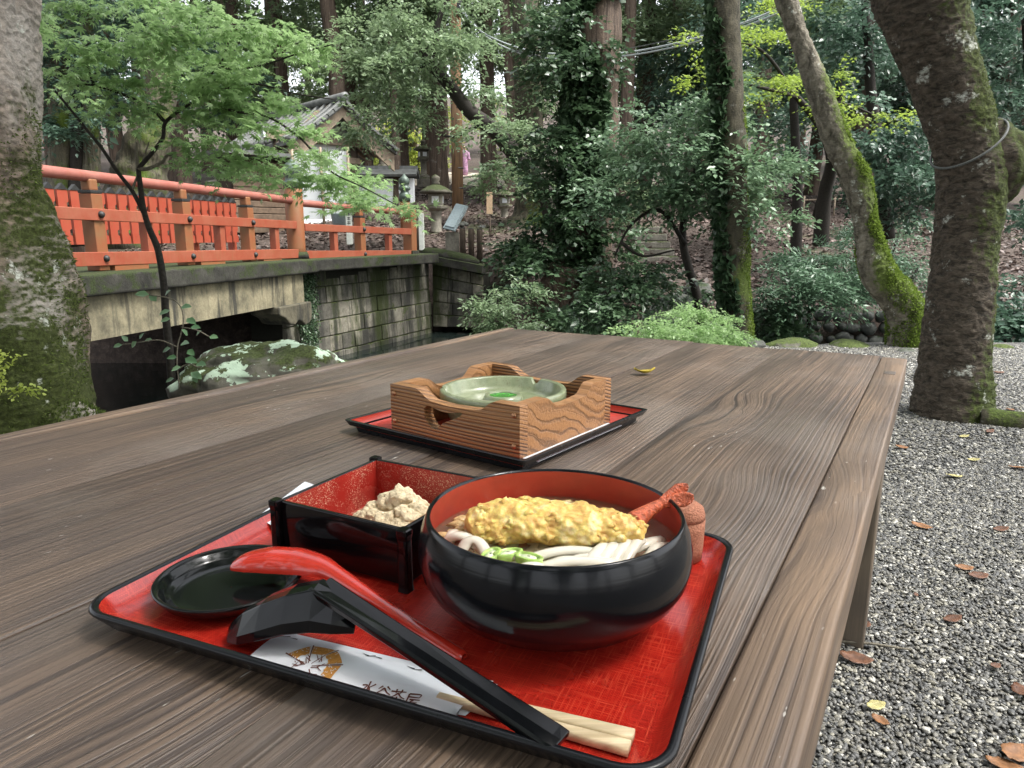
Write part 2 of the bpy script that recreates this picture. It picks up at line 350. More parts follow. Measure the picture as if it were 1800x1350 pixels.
def stone(name, base, dark, moss=0.3, mossc=(0.06, 0.085, 0.018), streak=False, updir=True, lich=0.0):
    m, t, b, o = newmat(name)
    p = coord(t, 'Object'); g = t.nodes.new('ShaderNodeNewGeometry'); wp = g.outputs['Position']
    n1 = noise(t, wp, 3.0, 8, 0.68); n2 = noise(t, wp, 26, 6, 0.7)
    c = ramp(t, n1, [(0.32, dark), (0.66, base)])
    c = mix(t, 0.5, c, ramp(t, n2, [(0.3, 0.45), (0.7, 1.2)]), 'MULTIPLY')
    if streak:
        c = mix(t, 1.0, c, ramp(t, objrandom(t), [(0.0, (0.55, 0.55, 0.56)), (0.5, (1.0, 1.0, 0.98)), (1.0, (1.35, 1.32, 1.25))]), 'MULTIPLY')
        s = noise(t, mapping(t, wp, (2.6, 2.6, 0.22)), 1.6, 6, 0.65)
        c = mix(t, ramp(t, s, [(0.50, 0.0), (0.60, 0.9)]), c, (0.030, 0.030, 0.026))
        s2 = noise(t, mapping(t, wp, (1.7, 1.7, 0.3), (5, 3, 1)), 1.1, 6, 0.65)
        c = mix(t, ramp(t, s2, [(0.48, 0.0), (0.57, 0.9 if moss > 0 else 0.0)]), c, mix(t, n2, tuple(x * 0.5 for x in mossc), mossc))
    up = sepxyz(t, g.outputs['Normal'])[2]
    mf = math_(t, 'ADD', math_(t, 'ADD', math_(t, 'MULTIPLY', up, 0.25 if updir else 0.0), noise(t, wp, 4.5, 6, 0.65)), math_(t, 'MULTIPLY', math_(t, 'SUBTRACT', n2, 0.5), 0.3))
    mc = ramp(t, noise(t, wp, 70, 4), [(0.3, tuple(x * 0.4 for x in mossc)), (0.7, tuple(x * 1.6 for x in mossc))])
    c = mix(t, ramp(t, mf, [(0.88 - moss * 0.5, 0.0), (0.98 - moss * 0.5, 1.0)]), c, mc)
    if lich:
        lf = math_(t, 'MULTIPLY', ramp(t, noise(t, wp, 4.2, 5, 0.72), [(0.515, 0.0), (0.53, 1.0)]), ramp(t, up, [(0.35, 0.0), (0.55, lich)]))
        c = mix(t, lf, c, mix(t, n2, (0.30, 0.42, 0.30), (0.55, 0.66, 0.53)))
    setin(t, b, 'Base Color', c); b.inputs['Roughness'].default_value = 0.85; b.inputs['Specular IOR Level'].default_value = 0.3
    bump(t, b, math_(t, 'ADD', n1, math_(t, 'MULTIPLY', n2, 0.4)), 0.8, 0.02)
    return m
M['block'] = stone('weathered_granite_block', (0.27, 0.255, 0.21), (0.06, 0.058, 0.048), 0.55, (0.045, 0.06, 0.015), True)
M['kerbstone'] = stone('mossy_kerb_stone', (0.06, 0.058, 0.048), (0.012, 0.012, 0.010), 0.74, (0.026, 0.036, 0.011))
M['girder'] = stone('stained_concrete', (0.25, 0.225, 0.15), (0.075, 0.07, 0.05), 0.0, (0.06, 0.07, 0.03), True)
M['rock_moss'] = stone('moss_covered_rock', (0.20, 0.19, 0.15), (0.06, 0.058, 0.05), 0.75, (0.062, 0.085, 0.020))
M['rock_lichen'] = stone('lichen_rock', (0.16, 0.15, 0.12), (0.05, 0.048, 0.04), 0.6, (0.048, 0.062, 0.018), lich=1.0)
M['roof_moss'] = stone('mossy_lantern_roof', (0.14, 0.13, 0.10), (0.05, 0.046, 0.035), 0.62, (0.040, 0.052, 0.018))
M['wallstone'] = stone('dark_wall_stone', (0.13, 0.135, 0.12), (0.045, 0.048, 0.043), 0.35, (0.035, 0.05, 0.022))
M['lantern'] = stone('lantern_stone', (0.30, 0.28, 0.23), (0.11, 0.10, 0.08), 0.5, (0.06, 0.08, 0.022))
M['dark_joint'] = plain('dark_mortar', (0.025, 0.025, 0.02), 0.9, 0.1)  # flat dark colour of the wall core between the blocks
M['plaster'] = plain('white_plaster', (0.74, 0.77, 0.77), 0.8, 0.2, var=0.05, scale=4)
M['timber'] = plain('grey_brown_timber', (0.25, 0.20, 0.145), 0.75, 0.3, var=0.3, scale=9, bmp=0.2)
M['timber_dark'] = plain('dark_timber', (0.075, 0.055, 0.04), 0.75, 0.3, var=0.35, scale=9, bmp=0.2)
M['timber_mid'] = plain('brown_board', (0.135, 0.095, 0.065), 0.75, 0.3, var=0.3, scale=9, bmp=0.2)
M['tile'] = plain('grey_roof_tile', (0.105, 0.11, 0.105), 0.55, 0.5, var=0.35, scale=7, bmp=0.3)
M['pole'] = wood_mat('utility_pole_wood', (0.34, 0.20, 0.10), (0.14, 0.08, 0.045), 18, 3, 0.3, 0.7, 0.4, 0.01, axis='v', specks=False, cath=0.7)
M['cable'] = plain('grey_cable', (0.42, 0.46, 0.46), 0.5, 0.5)
M['cable_dark'] = plain('dark_cable', (0.05, 0.055, 0.055), 0.5, 0.5)
M['rope'] = plain('grey_rope', (0.10, 0.105, 0.10), 0.6, 0.3, var=0.3, scale=200, bmp=0.4)
M['sign_panel'] = plain('blue_grey_sign_panel', (0.30, 0.36, 0.38), 0.3, 0.5, var=0.15, scale=25)
M['sign_wood'] = plain('pale_notice_board', (0.46, 0.33, 0.21), 0.7, 0.3, var=0.15, scale=40)
M['white_paint'] = plain('white_post_paint', (0.66, 0.68, 0.62), 0.6, 0.4, var=0.12, scale=14)
M['lamp_paper'] = plain('white_lantern_paper', (0.78, 0.80, 0.82), 0.7, 0.2, var=0.04)
M['skin'] = plain('skin', (0.55, 0.36, 0.27), 0.5, 0.4, var=0.05)
M['kimono'] = plain('pink_lilac_kimono', (0.58, 0.34, 0.52), 0.7, 0.3, var=0.5, scale=7)
M['hair'] = plain('dark_hair', (0.02, 0.015, 0.012), 0.4, 0.5)
M['dead_leaf'] = plain('dead_brown_leaf', (0.118, 0.053, 0.028), 0.55, 0.4, var=0.5, scale=40, bmp=0.4)
M['dead_leaf_o'] = plain('dead_orange_leaf', (0.223, 0.105, 0.043), 0.55, 0.4, var=0.4, scale=40, bmp=0.4)
M['yellow_leaf'] = plain('yellow_leaf', (0.384, 0.291, 0.031), 0.5, 0.4, var=0.35, scale=60, bmp=0.3)
M['pale_leaf'] = plain('pale_yellow_leaf', (0.384, 0.347, 0.149), 0.5, 0.4, var=0.3, scale=60, bmp=0.3)
def water():
    m, t, b, o = newmat('dark_stream_water')
    b.inputs['Base Color'].default_value = (0.012, 0.018, 0.016, 1); b.inputs['Roughness'].default_value = 0.06
    bump(t, b, noise(t, coord(t), 5, 4), 0.12, 0.03)
    return m
M['water'] = water()
def groundmat():
    m, t, b, o = newmat('gravel_bed')
    p = coord(t)
    v = t.nodes.new('ShaderNodeTexVoronoi'); v.inputs['Scale'].default_value = 80; t.links.new(p, v.inputs['Vector'])
    c = ramp(t, sepxyz(t, v.outputs['Color'])[0], [(0.0, (0.05, 0.05, 0.05)), (0.55, (0.16, 0.155, 0.14)), (1.0, (0.46, 0.43, 0.36))])
    c = mix(t, ramp(t, v.outputs['Distance'], [(0.25, 0.0), (0.6, 0.85)]), c, (0.03, 0.03, 0.028))
    setin(t, b, 'Base Color', c); b.inputs['Roughness'].default_value = 0.7
    bump(t, b, ramp(t, v.outputs['Distance'], [(0.0, 1.0), (0.7, 0.0)]), 1.0, 0.01)
    return m
M['gravelbed'] = groundmat()
def pebblemat():
    m, t, b, o = newmat('river_pebble')
    r = objrandom(t)
    c = ramp(t, r, [(0.0, (0.068, 0.070, 0.070)), (0.32, (0.104, 0.104, 0.100)), (0.60, (0.140, 0.136, 0.122)), (0.76, (0.18, 0.17, 0.14)), (0.88, (0.30, 0.285, 0.23)), (1.0, (0.52, 0.51, 0.47))])
    c = mix(t, 0.4, c, ramp(t, noise(t, coord(t), 1.3, 4), [(0.3, 0.5), (0.7, 1.2)]), 'MULTIPLY')
    setin(t, b, 'Base Color', c); b.inputs['Roughness'].default_value = 0.5
    return m
M['pebble'] = pebblemat()
def soil():
    m, t, b, o = newmat('forest_soil')
    p = coord(t)
    c = ramp(t, noise(t, p, 9, 8, 0.75), [(0.3, (0.022, 0.016, 0.012)), (0.55, (0.07, 0.05, 0.039)), (0.72, (0.14, 0.105, 0.088))])
    c = mix(t, ramp(t, noise(t, p, 0.5, 4), [(0.55, 0.0), (0.68, 0.55)]), c, (0.05, 0.07, 0.02))
    setin(t, b, 'Base Color', c); b.inputs['Roughness'].default_value = 0.95
    bump(t, b, noise(t, p, 14, 6), 0.8, 0.05)
    return m
M['soil'] = soil()
M['path'] = plain('pale_sandy_path', (0.42, 0.37, 0.30), 0.9, 0.2, var=0.2, scale=3, bmp=0.2)
M['bed'] = plain('wet_stream_bed', (0.03, 0.03, 0.024), 0.6, 0.4, var=0.4, scale=6, bmp=0.5)

# ------------------------------------------------------------------ mesh helpers
def mkobj(name, verts, faces, mat, parent=None, smooth=False, loc=None, tint=None):
    me = bpy.data.meshes.new(name)
    v = np.asarray(verts, dtype=np.float64).reshape(-1, 3)
    if parent is not None and loc is None: v = v - np.array(parent.location[:])
    if loc is not None: v = v - np.array(loc[:])
    me.from_pydata(v.tolist(), [], faces)
    if mat is not None: me.materials.append(M[mat] if isinstance(mat, str) else mat)
    if smooth: me.polygons.foreach_set('use_smooth', np.ones(len(me.polygons), dtype=bool))
    me.update()
    o = bpy.data.objects.new(name, me); col.objects.link(o)
    if parent is not None: o.parent = parent
    elif loc is not None: o.location = loc
    return o
def tag(o, label, cat, group=None, kind=None):
    if label: o['label'] = label
    if cat: o['category'] = cat
    if group: o['group'] = group
    if kind: o['kind'] = kind
    return o
def thing(name, label, cat, loc=(0, 0, 0), group=None, rz=0.0):
    o = bpy.data.objects.new(name, None); o.empty_display_size = 0.05
    o.location = loc; o.rotation_euler = (0, 0, rz); col.objects.link(o)
    return tag(o, label, cat, group)
def struct(o): o['kind'] = 'structure'; return o
def copy_tree(root, loc, rz=0.0, scale=1.0, label=None, group=None):
    r = root.copy(); col.objects.link(r); r.location = loc; r.rotation_euler = (0, 0, rz); r.scale = (scale,) * 3
    if label: r['label'] = label
    if group: r['group'] = group
    for ch in list(root.children):
        c = ch.copy(); col.objects.link(c); c.parent = r
        for g in ch.children:
            d = g.copy(); col.objects.link(d); d.parent = c
    return r
def bevel(o, wd, seg=2):
    m = o.modifiers.new('bevel', 'BEVEL'); m.width = wd; m.segments = seg; m.limit_method = 'ANGLE'; m.angle_limit = R(40)
    return o
def smooth(o, ang=45):
    o.data.polygons.foreach_set('use_smooth', np.ones(len(o.data.polygons), dtype=bool)); return o

class MB:
    def __init__(s): s.v = []; s.f = []
    def add(s, vs_, fs):
        k = len(s.v); s.v += [tuple(p) for p in vs_]; s.f += [[i + k for i in q] for q in fs]; return s
    def box(s, c, size, ax=(1, 0, 0), up=(0, 0, 1)):
        x = Vector(ax).normalized(); z0 = Vector(up); y = z0.cross(x).normalized(); z = x.cross(y)
        c = Vector(c); h = [d / 2 for d in size]
        vs_ = [c + x * (sx * h[0]) + y * (sy * h[1]) + z * (sz * h[2]) for sz in (-1, 1) for sy in (-1, 1) for sx in (-1, 1)]
        return s.add(vs_, [[0, 2, 3, 1], [4, 5, 7, 6], [0, 1, 5, 4], [1, 3, 7, 5], [3, 2, 6, 7], [2, 0, 4, 6]])
    def tube(s, pts, rad, n=10, caps=True):
        pts = [Vector(p) for p in pts]; m = len(pts)
        if not hasattr(rad, '__len__'): rad = [rad] * m
        tans = [(pts[min(i + 1, m - 1)] - pts[max(i - 1, 0)]).normalized() for i in range(m)]
        nrm = tans[0].orthogonal().normalized(); vs_ = []; fs = []
        for i in range(m):
            nrm = (nrm - tans[i] * nrm.dot(tans[i])).normalized(); bi = tans[i].cross(nrm)
            for j in range(n):
                a = 2 * math.pi * j / n
                vs_.append(pts[i] + (nrm * math.cos(a) + bi * math.sin(a)) * rad[i])
        for i in range(m - 1):
            for j in range(n):
                fs.append([i * n + j, i * n + (j + 1) % n, (i + 1) * n + (j + 1) % n, (i + 1) * n + j])
        if caps: fs += [list(range(n))[::-1], [(m - 1) * n + j for j in range(n)]]
        return s.add(vs_, fs)
    def lathe(s, prof, n=32, c=(0, 0, 0), cap=True):
        c = Vector(c); vs_ = []; fs = []; m = len(prof)
        for r, z in prof:
            for j in range(n):
                a = 2 * math.pi * j / n; vs_.append(c + Vector((r * math.cos(a), r * math.sin(a), z)))
        for i in range(m - 1):
            for j in range(n):
                fs.append([i * n + j, i * n + (j + 1) % n, (i + 1) * n + (j + 1) % n, (i + 1) * n + j])
        if cap: fs += [list(range(n))[::-1], [(m - 1) * n + j for j in range(n)]]
        return s.add(vs_, fs)
    def prism(s, poly, z0, z1):
        n = len(poly); vs_ = [(p[0], p[1], z0) for p in poly] + [(p[0], p[1], z1) for p in poly]
        return s.add(vs_, [list(range(n))[::-1], list(range(n, 2 * n))] + [[i, (i + 1) % n, n + (i + 1) % n, n + i] for i in range(n)])
    def build(s, name, mat, parent=None, sm=False, loc=None):
        return mkobj(name, s.v, s.f, mat, parent, sm, loc)
def catmull(P, n):
    P = [np.array(p, float) for p in P]; P = [2 * P[0] - P[1]] + P + [2 * P[-1] - P[-2]]
    res = []
    for i in range(1, len(P) - 2):
        for k in range(n):
            t = k / n; a, b, c, d = P[i - 1], P[i], P[i + 1], P[i + 2]
            res.append(0.5 * ((2 * b) + (c - a) * t + (2 * a - 5 * b + 4 * c - d) * t * t + (3 * b - a - 3 * c + d) * t ** 3))
    res.append(P[-2]); return np.array(res)
def fbm(p, f, o=4):
    v = 0; a = 1.0
    for i in range(o):
        v += a * MN.noise(Vector(p) * f); f *= 2.1; a *= 0.5
    return v
def rrect(w, d, r, n=8):
    pts = []
    for cx, cy, a0 in ((w / 2 - r, d / 2 - r, 0), (-w / 2 + r, d / 2 - r, 90), (-w / 2 + r, -d / 2 + r, 180), (w / 2 - r, -d / 2 + r, 270)):
        for k in range(n + 1):
            a = R(a0 + 90 * k / n); pts.append((cx + r * math.cos(a), cy + r * math.sin(a)))
    return pts
def loops(rings, close_first=False, close_last=False):
    """rings of equally many points -> skin"""
    n = len(rings[0]); v = [p for r in rings for p in r]; f = []
    for i in range(len(rings) - 1):
        for j in range(n):
            f.append([i * n + j, i * n + (j + 1) % n, (i + 1) * n + (j + 1) % n, (i + 1) * n + j])
    if close_first: f.append(list(range(n))[::-1])
    if close_last: f.append([(len(rings) - 1) * n + j for j in range(n)])
    return v, f
def poly_plate(name, outer, holes, th, mat, parent, mtx):
    """2-D outline with holes, extruded; mtx maps (x, y, depth) to the parent's space"""
    cu = bpy.data.curves.new(name, 'CURVE'); cu.dimensions = '2D'; cu.fill_mode = 'BOTH'; cu.extrude = th / 2
    for lp in [outer] + holes:
        sp = cu.splines.new('POLY'); sp.points.add(len(lp) - 1); sp.use_cyclic_u = True
        for q, p in zip(sp.points, lp): q.co = (p[0], p[1], 0, 1)
    tmp = bpy.data.objects.new('tmp', cu); col.objects.link(tmp)
    dg = bpy.context.evaluated_depsgraph_get(); dg.update()
    me = bpy.data.meshes.new_from_object(tmp.evaluated_get(dg))
    bpy.data.objects.remove(tmp); bpy.data.curves.remove(cu)
    for v in me.vertices: v.co = mtx(v.co.x, v.co.y, v.co.z)
    me.materials.clear(); me.materials.append(M[mat])
    o = bpy.data.objects.new(name, me); col.objects.link(o); o.parent = parent
    return o

_ico = {}
def ico(sub):
    if sub not in _ico:
        bm = bmesh.new(); bmesh.ops.create_icosphere(bm, subdivisions=sub, radius=1.0)
        _ico[sub] = ([v.co.copy() for v in bm.verts], [[v.index for v in f.verts] for f in bm.faces]); bm.free()
    return _ico[sub]
def blob(b, c, r, sub=2, sc_=(1, 1, 1), amp=0.3, fr=1.3):
    vs0, fs = ico(sub); sd_ = Vector((random.random() * 50, random.random() * 50, random.random() * 50))
    b.add([Vector(c) + Vector((v.x * sc_[0], v.y * sc_[1], v.z * sc_[2])) * r * (1 + amp * MN.noise(v * fr + sd_)) for v in vs0], fs)
# --- leaves: many small folded faces in one mesh, tint per face
rng = np.random.default_rng(7)
def unit(a): return a / np.maximum(np.linalg.norm(a, axis=-1, keepdims=True), 1e-9)
LEAF_SHAPES = {
    'leaf': (np.array([[0, 0, 0], [0.28, 0.42, 0.07], [0, 1.0, -0.05], [-0.28, 0.42, 0.07]]), [[0, 1, 2], [0, 2, 3]]),
    'wide': (np.array([[0, 0, 0], [0.36, 0.35, 0.09], [0.24, 0.75, 0.05], [0, 1.0, -0.1], [-0.24, 0.75, 0.05], [-0.36, 0.35, 0.09]]), [[0, 1, 2, 3], [0, 3, 4, 5]]),
    'needle': (np.array([[0, 0, 0], [0.11, 0.45, 0.02], [0, 1.0, 0], [-0.11, 0.45, 0.02]]), [[0, 1, 2], [0, 2, 3]]),
}
def _maple():
    angs = [-118, -78, -38, 0, 38, 78, 118]; ln = [0.42, 0.72, 0.92, 1.0, 0.92, 0.72, 0.42]
    v = [(0, 0.28, 0.03)]; 
    rim = [(0, 0.16, 0.02)]
    for i, (a, l) in enumerate(zip(angs, ln)):
        rim.append((math.sin(R(a)) * l * 0.62, 0.28 + math.cos(R(a)) * l * 0.62, -0.10 * l))
        if i < 6:
            am = (angs[i] + angs[i + 1]) / 2; rim.append((math.sin(R(am)) * 0.2, 0.28 + math.cos(R(am)) * 0.2, 0.02))
    v += rim; n = len(rim)
    return np.array(v), [[0, 1 + (i + 1) % n, 1 + i] for i in range(n)]
LEAF_SHAPES['maple'] = _maple()
def leaves(name, pos, axis, nrm, size, mat, parent=None, shape='leaf', tint=None, aspect=1.0, loc=None):
    sv, sf = LEAF_SHAPES[shape]; n = len(pos); k = len(sv)
    y = unit(axis); x = unit(np.cross(y, nrm)); z = np.cross(x, y)
    size = np.broadcast_to(np.asarray(size, float), (n,))[:, None, None]
    V = pos[:, None, :] + size * (x[:, None, :] * (sv[None, :, 0:1] * aspect) + y[:, None, :] * sv[None, :, 1:2] + z[:, None, :] * sv[None, :, 2:3])
    V = V.reshape(-1, 3)
    off = np.array(parent.location[:]) if parent is not None else (np.array(loc[:]) if loc is not None else np.zeros(3))
    V = V - off
    ls = [len(q) for q in sf]; fl = np.concatenate([np.array(q) for q in sf])
    L = (fl[None, :] + (np.arange(n) * k)[:, None]).reshape(-1)
    tot = np.tile(np.array(ls), n); start = np.concatenate([[0], np.cumsum(tot)[:-1]])
    me = bpy.data.meshes.new(name)
    me.vertices.add(len(V)); me.vertices.foreach_set('co', V.astype(np.float32).ravel())
    me.loops.add(len(L)); me.loops.foreach_set('vertex_index', L.astype(np.int32))
    me.polygons.add(len(tot)); me.polygons.foreach_set('loop_start', start.astype(np.int32))
    me.update(calc_edges=True)
    if tint is None: tint = rng.random(n) ** 1.3
    at_ = me.attributes.new('tint', 'FLOAT', 'FACE'); at_.data.foreach_set('value', np.repeat(tint, len(sf)).astype(np.float32))
    me.materials.append(M[mat])
    o = bpy.data.objects.new(name, me); col.objects.link(o)
    if parent is not None: o.parent = parent
    elif loc is not None: o.location = loc
    return o
def twigs(base, d, L, n, droop=0.25, tilt=0.35, flat=0.0):
    """leaf positions along twigs: base (N,3), d (N,3)"""
    Nn = len(base); d = unit(d)
    up = unit(np.array([0, 0, 1.0]) + rng.normal(0, tilt, (Nn, 3)))
    side = unit(np.cross(d, up)); L = np.broadcast_to(np.asarray(L, float), (Nn,))[:, None]
    P = []; A = []; U = []
    for k in range(n):
        t = (k + 0.6) / n; s = 1 if k % 2 else -1
        p = base + d * L * t - np.array([0, 0, 1.0]) * droop * L * t * t + rng.normal(0, 0.05, (Nn, 3)) * L
        fwd = 0.55 + 0.9 * (k == n - 1)
        a = unit(d * fwd + side * s * (0.0 if k == n - 1 else 0.85) - np.array([0, 0, 0.25]) + rng.normal(0, 0.18, (Nn, 3)))
        P.append(p); A.append(a); U.append(unit(up + rng.normal(0, 0.3, (Nn, 3))))
    return np.concatenate(P), np.concatenate(A), np.concatenate(U)
def blob_twigs(blobs, L, n, droop=0.3, tilt=0.35, flat=0.35):
    """blobs: (centre, radii, count) -> twig leaves filling ellipsoids, denser to the outside, in clumps"""
    P = []; A = []; U = []; T = []
    for c, r, cnt in blobs:
        r = np.array(r, float); nc = max(3, int(cnt / 14))
        cd = unit(rng.normal(0, 1, (nc, 3))); cr = rng.random((nc, 1)) ** 0.45
        cc = cd * cr
        idx = rng.integers(0, nc, cnt)
        b = cc[idx] + rng.normal(0, 0.16, (cnt, 3)) * np.array([1, 1, 0.55])
        d = unit(b * np.array([1, 1, flat]) + rng.normal(0, 0.55, (cnt, 3)) * np.array([1, 1, 0.5]))
        p, a, u = twigs(np.array(c, float) + b * r, d, L * (0.6 + 0.8 * rng.random(cnt)), n, droop, tilt)
        ct = rng.random(nc) * 0.55
        P.append(p); A.append(a); U.append(u); T.append(np.tile(ct[idx], n))
    P, A, U, T = map(np.concatenate, (P, A, U, T))
    return P, A, U, np.clip(T + 0.45 * rng.random(len(T)), 0, 1)

# ------------------------------------------------------------------ terrain
FE = np.array([(-80, 11.6), (-3.6, 11.7), (-2.9, 14.6), (-2.2, 16.6), (-1.2, 17.2), (-0.7, 17.0), (0.0, 15.6), (1.2, 13.2), (3, 11.0), (6, 10.5), (80, 10.2)], float)
NE_ = np.array([(-80, 3.5), (-3.2, 3.55), (-2.2, 3.65), (-1.6, 3.8), (-0.9, 4.7), (0.5, 5.8), (3, 6.25), (80, 7)], float)
def far_edge(X): return np.interp(X, FE[:, 0], FE[:, 1])
def near_edge(X): return np.interp(X, NE_[:, 0], NE_[:, 1])
def sstep(a, b, x):
    t = np.clip((x - a) / (b - a), 0, 1); return t * t * (3 - 2 * t)
def height(X, Y):
    X = np.asarray(X, float); Y = np.asarray(Y, float)
    ne = near_edge(X); fe = far_edge(X)
    wid = np.interp(X, [-3, -1.5, 1.5, 2.6], [0.3, 1.9, 1.9, 0.3])
    near = -1.35 * sstep(ne - 0.05, ne + 0.75, Y)
    top = -0.22 + 0.143 * np.maximum(Y - 11.0, -0.5) + 0.05 * np.sin(X * 1.3 + Y * 0.7) + 0.04 * np.sin(X * 2.9 - Y * 1.9)
    top = np.where(Y > 46, top + (Y - 46) * 0.06, top)
    k = sstep(fe - wid, fe, Y)
    return near * (1 - k) + top * k
xs = np.unique(np.concatenate([np.linspace(-110, -9, 24), np.arange(-9, 12.01, 0.2), np.linspace(12, 110, 26)]))
ys = np.unique(np.concatenate([np.linspace(-60, -2, 12), np.arange(-2, 20.01, 0.2), np.linspace(20, 60, 50), np.linspace(60, 240, 20)]))
GX, GY = np.meshgrid(xs, ys); GZ = height(GX, GY)
GZ = GZ + np.where(GY < 5, 0, 0)
nx, ny = len(xs), len(ys)
gv = np.stack([GX, GY, GZ], -1).reshape(-1, 3)
gf = []; gm = []
for j in range(ny - 1):
    for i in range(nx - 1):
        a = j * nx + i; gf.append([a, a + 1, a + nx + 1, a + nx])
        X = (xs[i] + xs[i + 1]) / 2; Y = (ys[j] + ys[j + 1]) / 2
        gm.append(0 if Y < near_edge(X) else (1 if Y > far_edge(X) - 1.5 else 2))
ground = mkobj('ground', gv, gf, 'gravelbed', smooth=True)
ground.data.materials.append(M['soil']); ground.data.materials.append(M['bed'])
ground.data.polygons.foreach_set('material_index', np.array(gm, dtype=np.int32)); struct(ground)
wq = MB().add([(-60, 3.6, -1.12), (60, 3.6, -1.12), (60, 17, -1.12), (-60, 17, -1.12)], [[0, 1, 2, 3]]).build('stream_water', 'water'); struct(wq)
# pale path through the wood
pv = []; pf = []
pxs = np.linspace(-16, 10, 40)
for i, X in enumerate(pxs):
    for k, Y in enumerate((35.5, 38, 40.5, 43, 45.5)):
        yy = Y + 0.05 * X; pv.append((X, yy, float(height(X, yy)) + 0.03))
for i in range(len(pxs) - 1):
    for k in range(4):
        a = i * 5 + k; pf.append([a, a + 5, a + 6, a + 1])
struct(mkobj('forest_path', pv, pf, 'path', smooth=True))
# ================================================================== ROCKS (helper)
def vnoise(v, f, o, seed): return fbm(v + seed, f, o)
def rock_mesh(sub, scale, amp=0.28, seed=0, flat=0.0):
    bm = bmesh.new(); bmesh.ops.create_icosphere(bm, subdivisions=sub, radius=1.0); sdv = Vector((seed * 7.3, seed * 3.1, seed))
    vs_ = []
    for v in bm.verts:
        p = v.co.copy(); k = 1 + amp * MN.noise(p * 1.1 + sdv) + amp * 0.45 * MN.noise(p * 2.7 + sdv) + amp * 0.16 * MN.noise(p * 8 + sdv)
        p *= k
        if flat: p.z = max(-flat, min(flat, p.z))
        vs_.append((p.x * scale[0], p.y * scale[1], p.z * scale[2]))
    fs = [[v.index for v in f.verts] for f in bm.faces]; bm.free()
    return vs_, fs
def rock(name, label, c, scale, mat, seed, rz=0, sub=5, amp=0.25, group=None):
    v, f = rock_mesh(sub, scale, amp, seed)
    o = mkobj(name, v, f, mat, smooth=True); o.location = c; o.rotation_euler = (0, 0, rz)
    return tag(o, label, 'rock', group)

# ================================================================== BRIDGE
P_A = Vector((-4.18 + 0.2 * (3.6 - 7.2), 3.6, 0)); P_M = Vector((-3.365, 11.27, 0)); P_E = Vector((-2.03, 14.4, 0)); P_W = Vector((-1.72, 15.25, 0)); P_R = Vector((-0.62, 15.0, 0))
dA = (P_M - P_A).normalized(); dE = (P_E - P_M).normalized()
nA = Vector((dA.y, -dA.x, 0)); nE = Vector((dE.y, -dE.x, 0))          # towards the viewer's side (+X)
def onA(Y): return P_A + dA * ((Y - P_A.y) / dA.y)
br = thing('stone_bridge', 'stone bridge with stained girder, mossy kerb and block abutment over the stream', 'bridge', (-3.4, 11, -1.2))
MB().box((P_A + P_M) / 2 + nA * 0.06 + Vector((0, 0, 0.47)), ((P_M - P_A).length, 0.62, 0.21), dA).build('kerb', 'kerbstone', br)
MB().box((P_M + P_E) / 2 + dE * 0.25 + nE * 0.02 + Vector((0, 0, 0.475)), ((P_E - P_M).length + 0.7, 0.60, 0.20), dE).build('kerb', 'kerbstone', br)
for o in br.children: bevel(o, 0.03, 3)
gB = onA(10.9)
MB().box((P_A + gB) / 2 + nA * 0.10 + Vector((0, 0, 0.15)), ((gB - P_A).length, 0.35, 0.42), dA).build('girder', 'girder', br)
MB().box((P_A + P_M) / 2 - nA * 1.75 + Vector((0, 0, 0.32)), ((P_M - P_A).length, 3.1, 0.36), dA).build('deck', 'kerbstone', br)
MB().box((P_M + P_E) / 2 - nE * 1.75 + Vector((0, 0, 0.32)), ((P_E - P_M).length + 1.0, 3.1, 0.34), dE).build('deck', 'kerbstone', br)
MB().box((P_A + gB) / 2 - nA * 3.2 + Vector((0, 0, 0.05)), ((gB - P_A).length, 0.35, 0.5), dA).build('girder', 'girder', br)
# carved bracket stone below the girder end
cb = onA(10.55) + nA * 0.10
v = []
prof = [(-0.55, -0.06), (0.42, -0.06), (0.42, -0.30), (0.34, -0.38), (0.20, -0.40), (0.10, -0.33), (0.0, -0.30), (-0.12, -0.36), (-0.26, -0.33), (-0.36, -0.24), (-0.55, -0.17)]
b = MB(); n_ = len(prof)
for sgn in (-0.2, 0.26):
    v += [cb + dA * x + nA * sgn + Vector((0, 0, z)) for x, z in prof]
b.add(v, [list(range(n_))[::-1], list(range(n_, 2 * n_))] + [[i, (i + 1) % n_, n_ + (i + 1) % n_, n_ + i] for i in range(n_)])
bevel(b.build('bracket', 'girder', br), 0.02, 2)
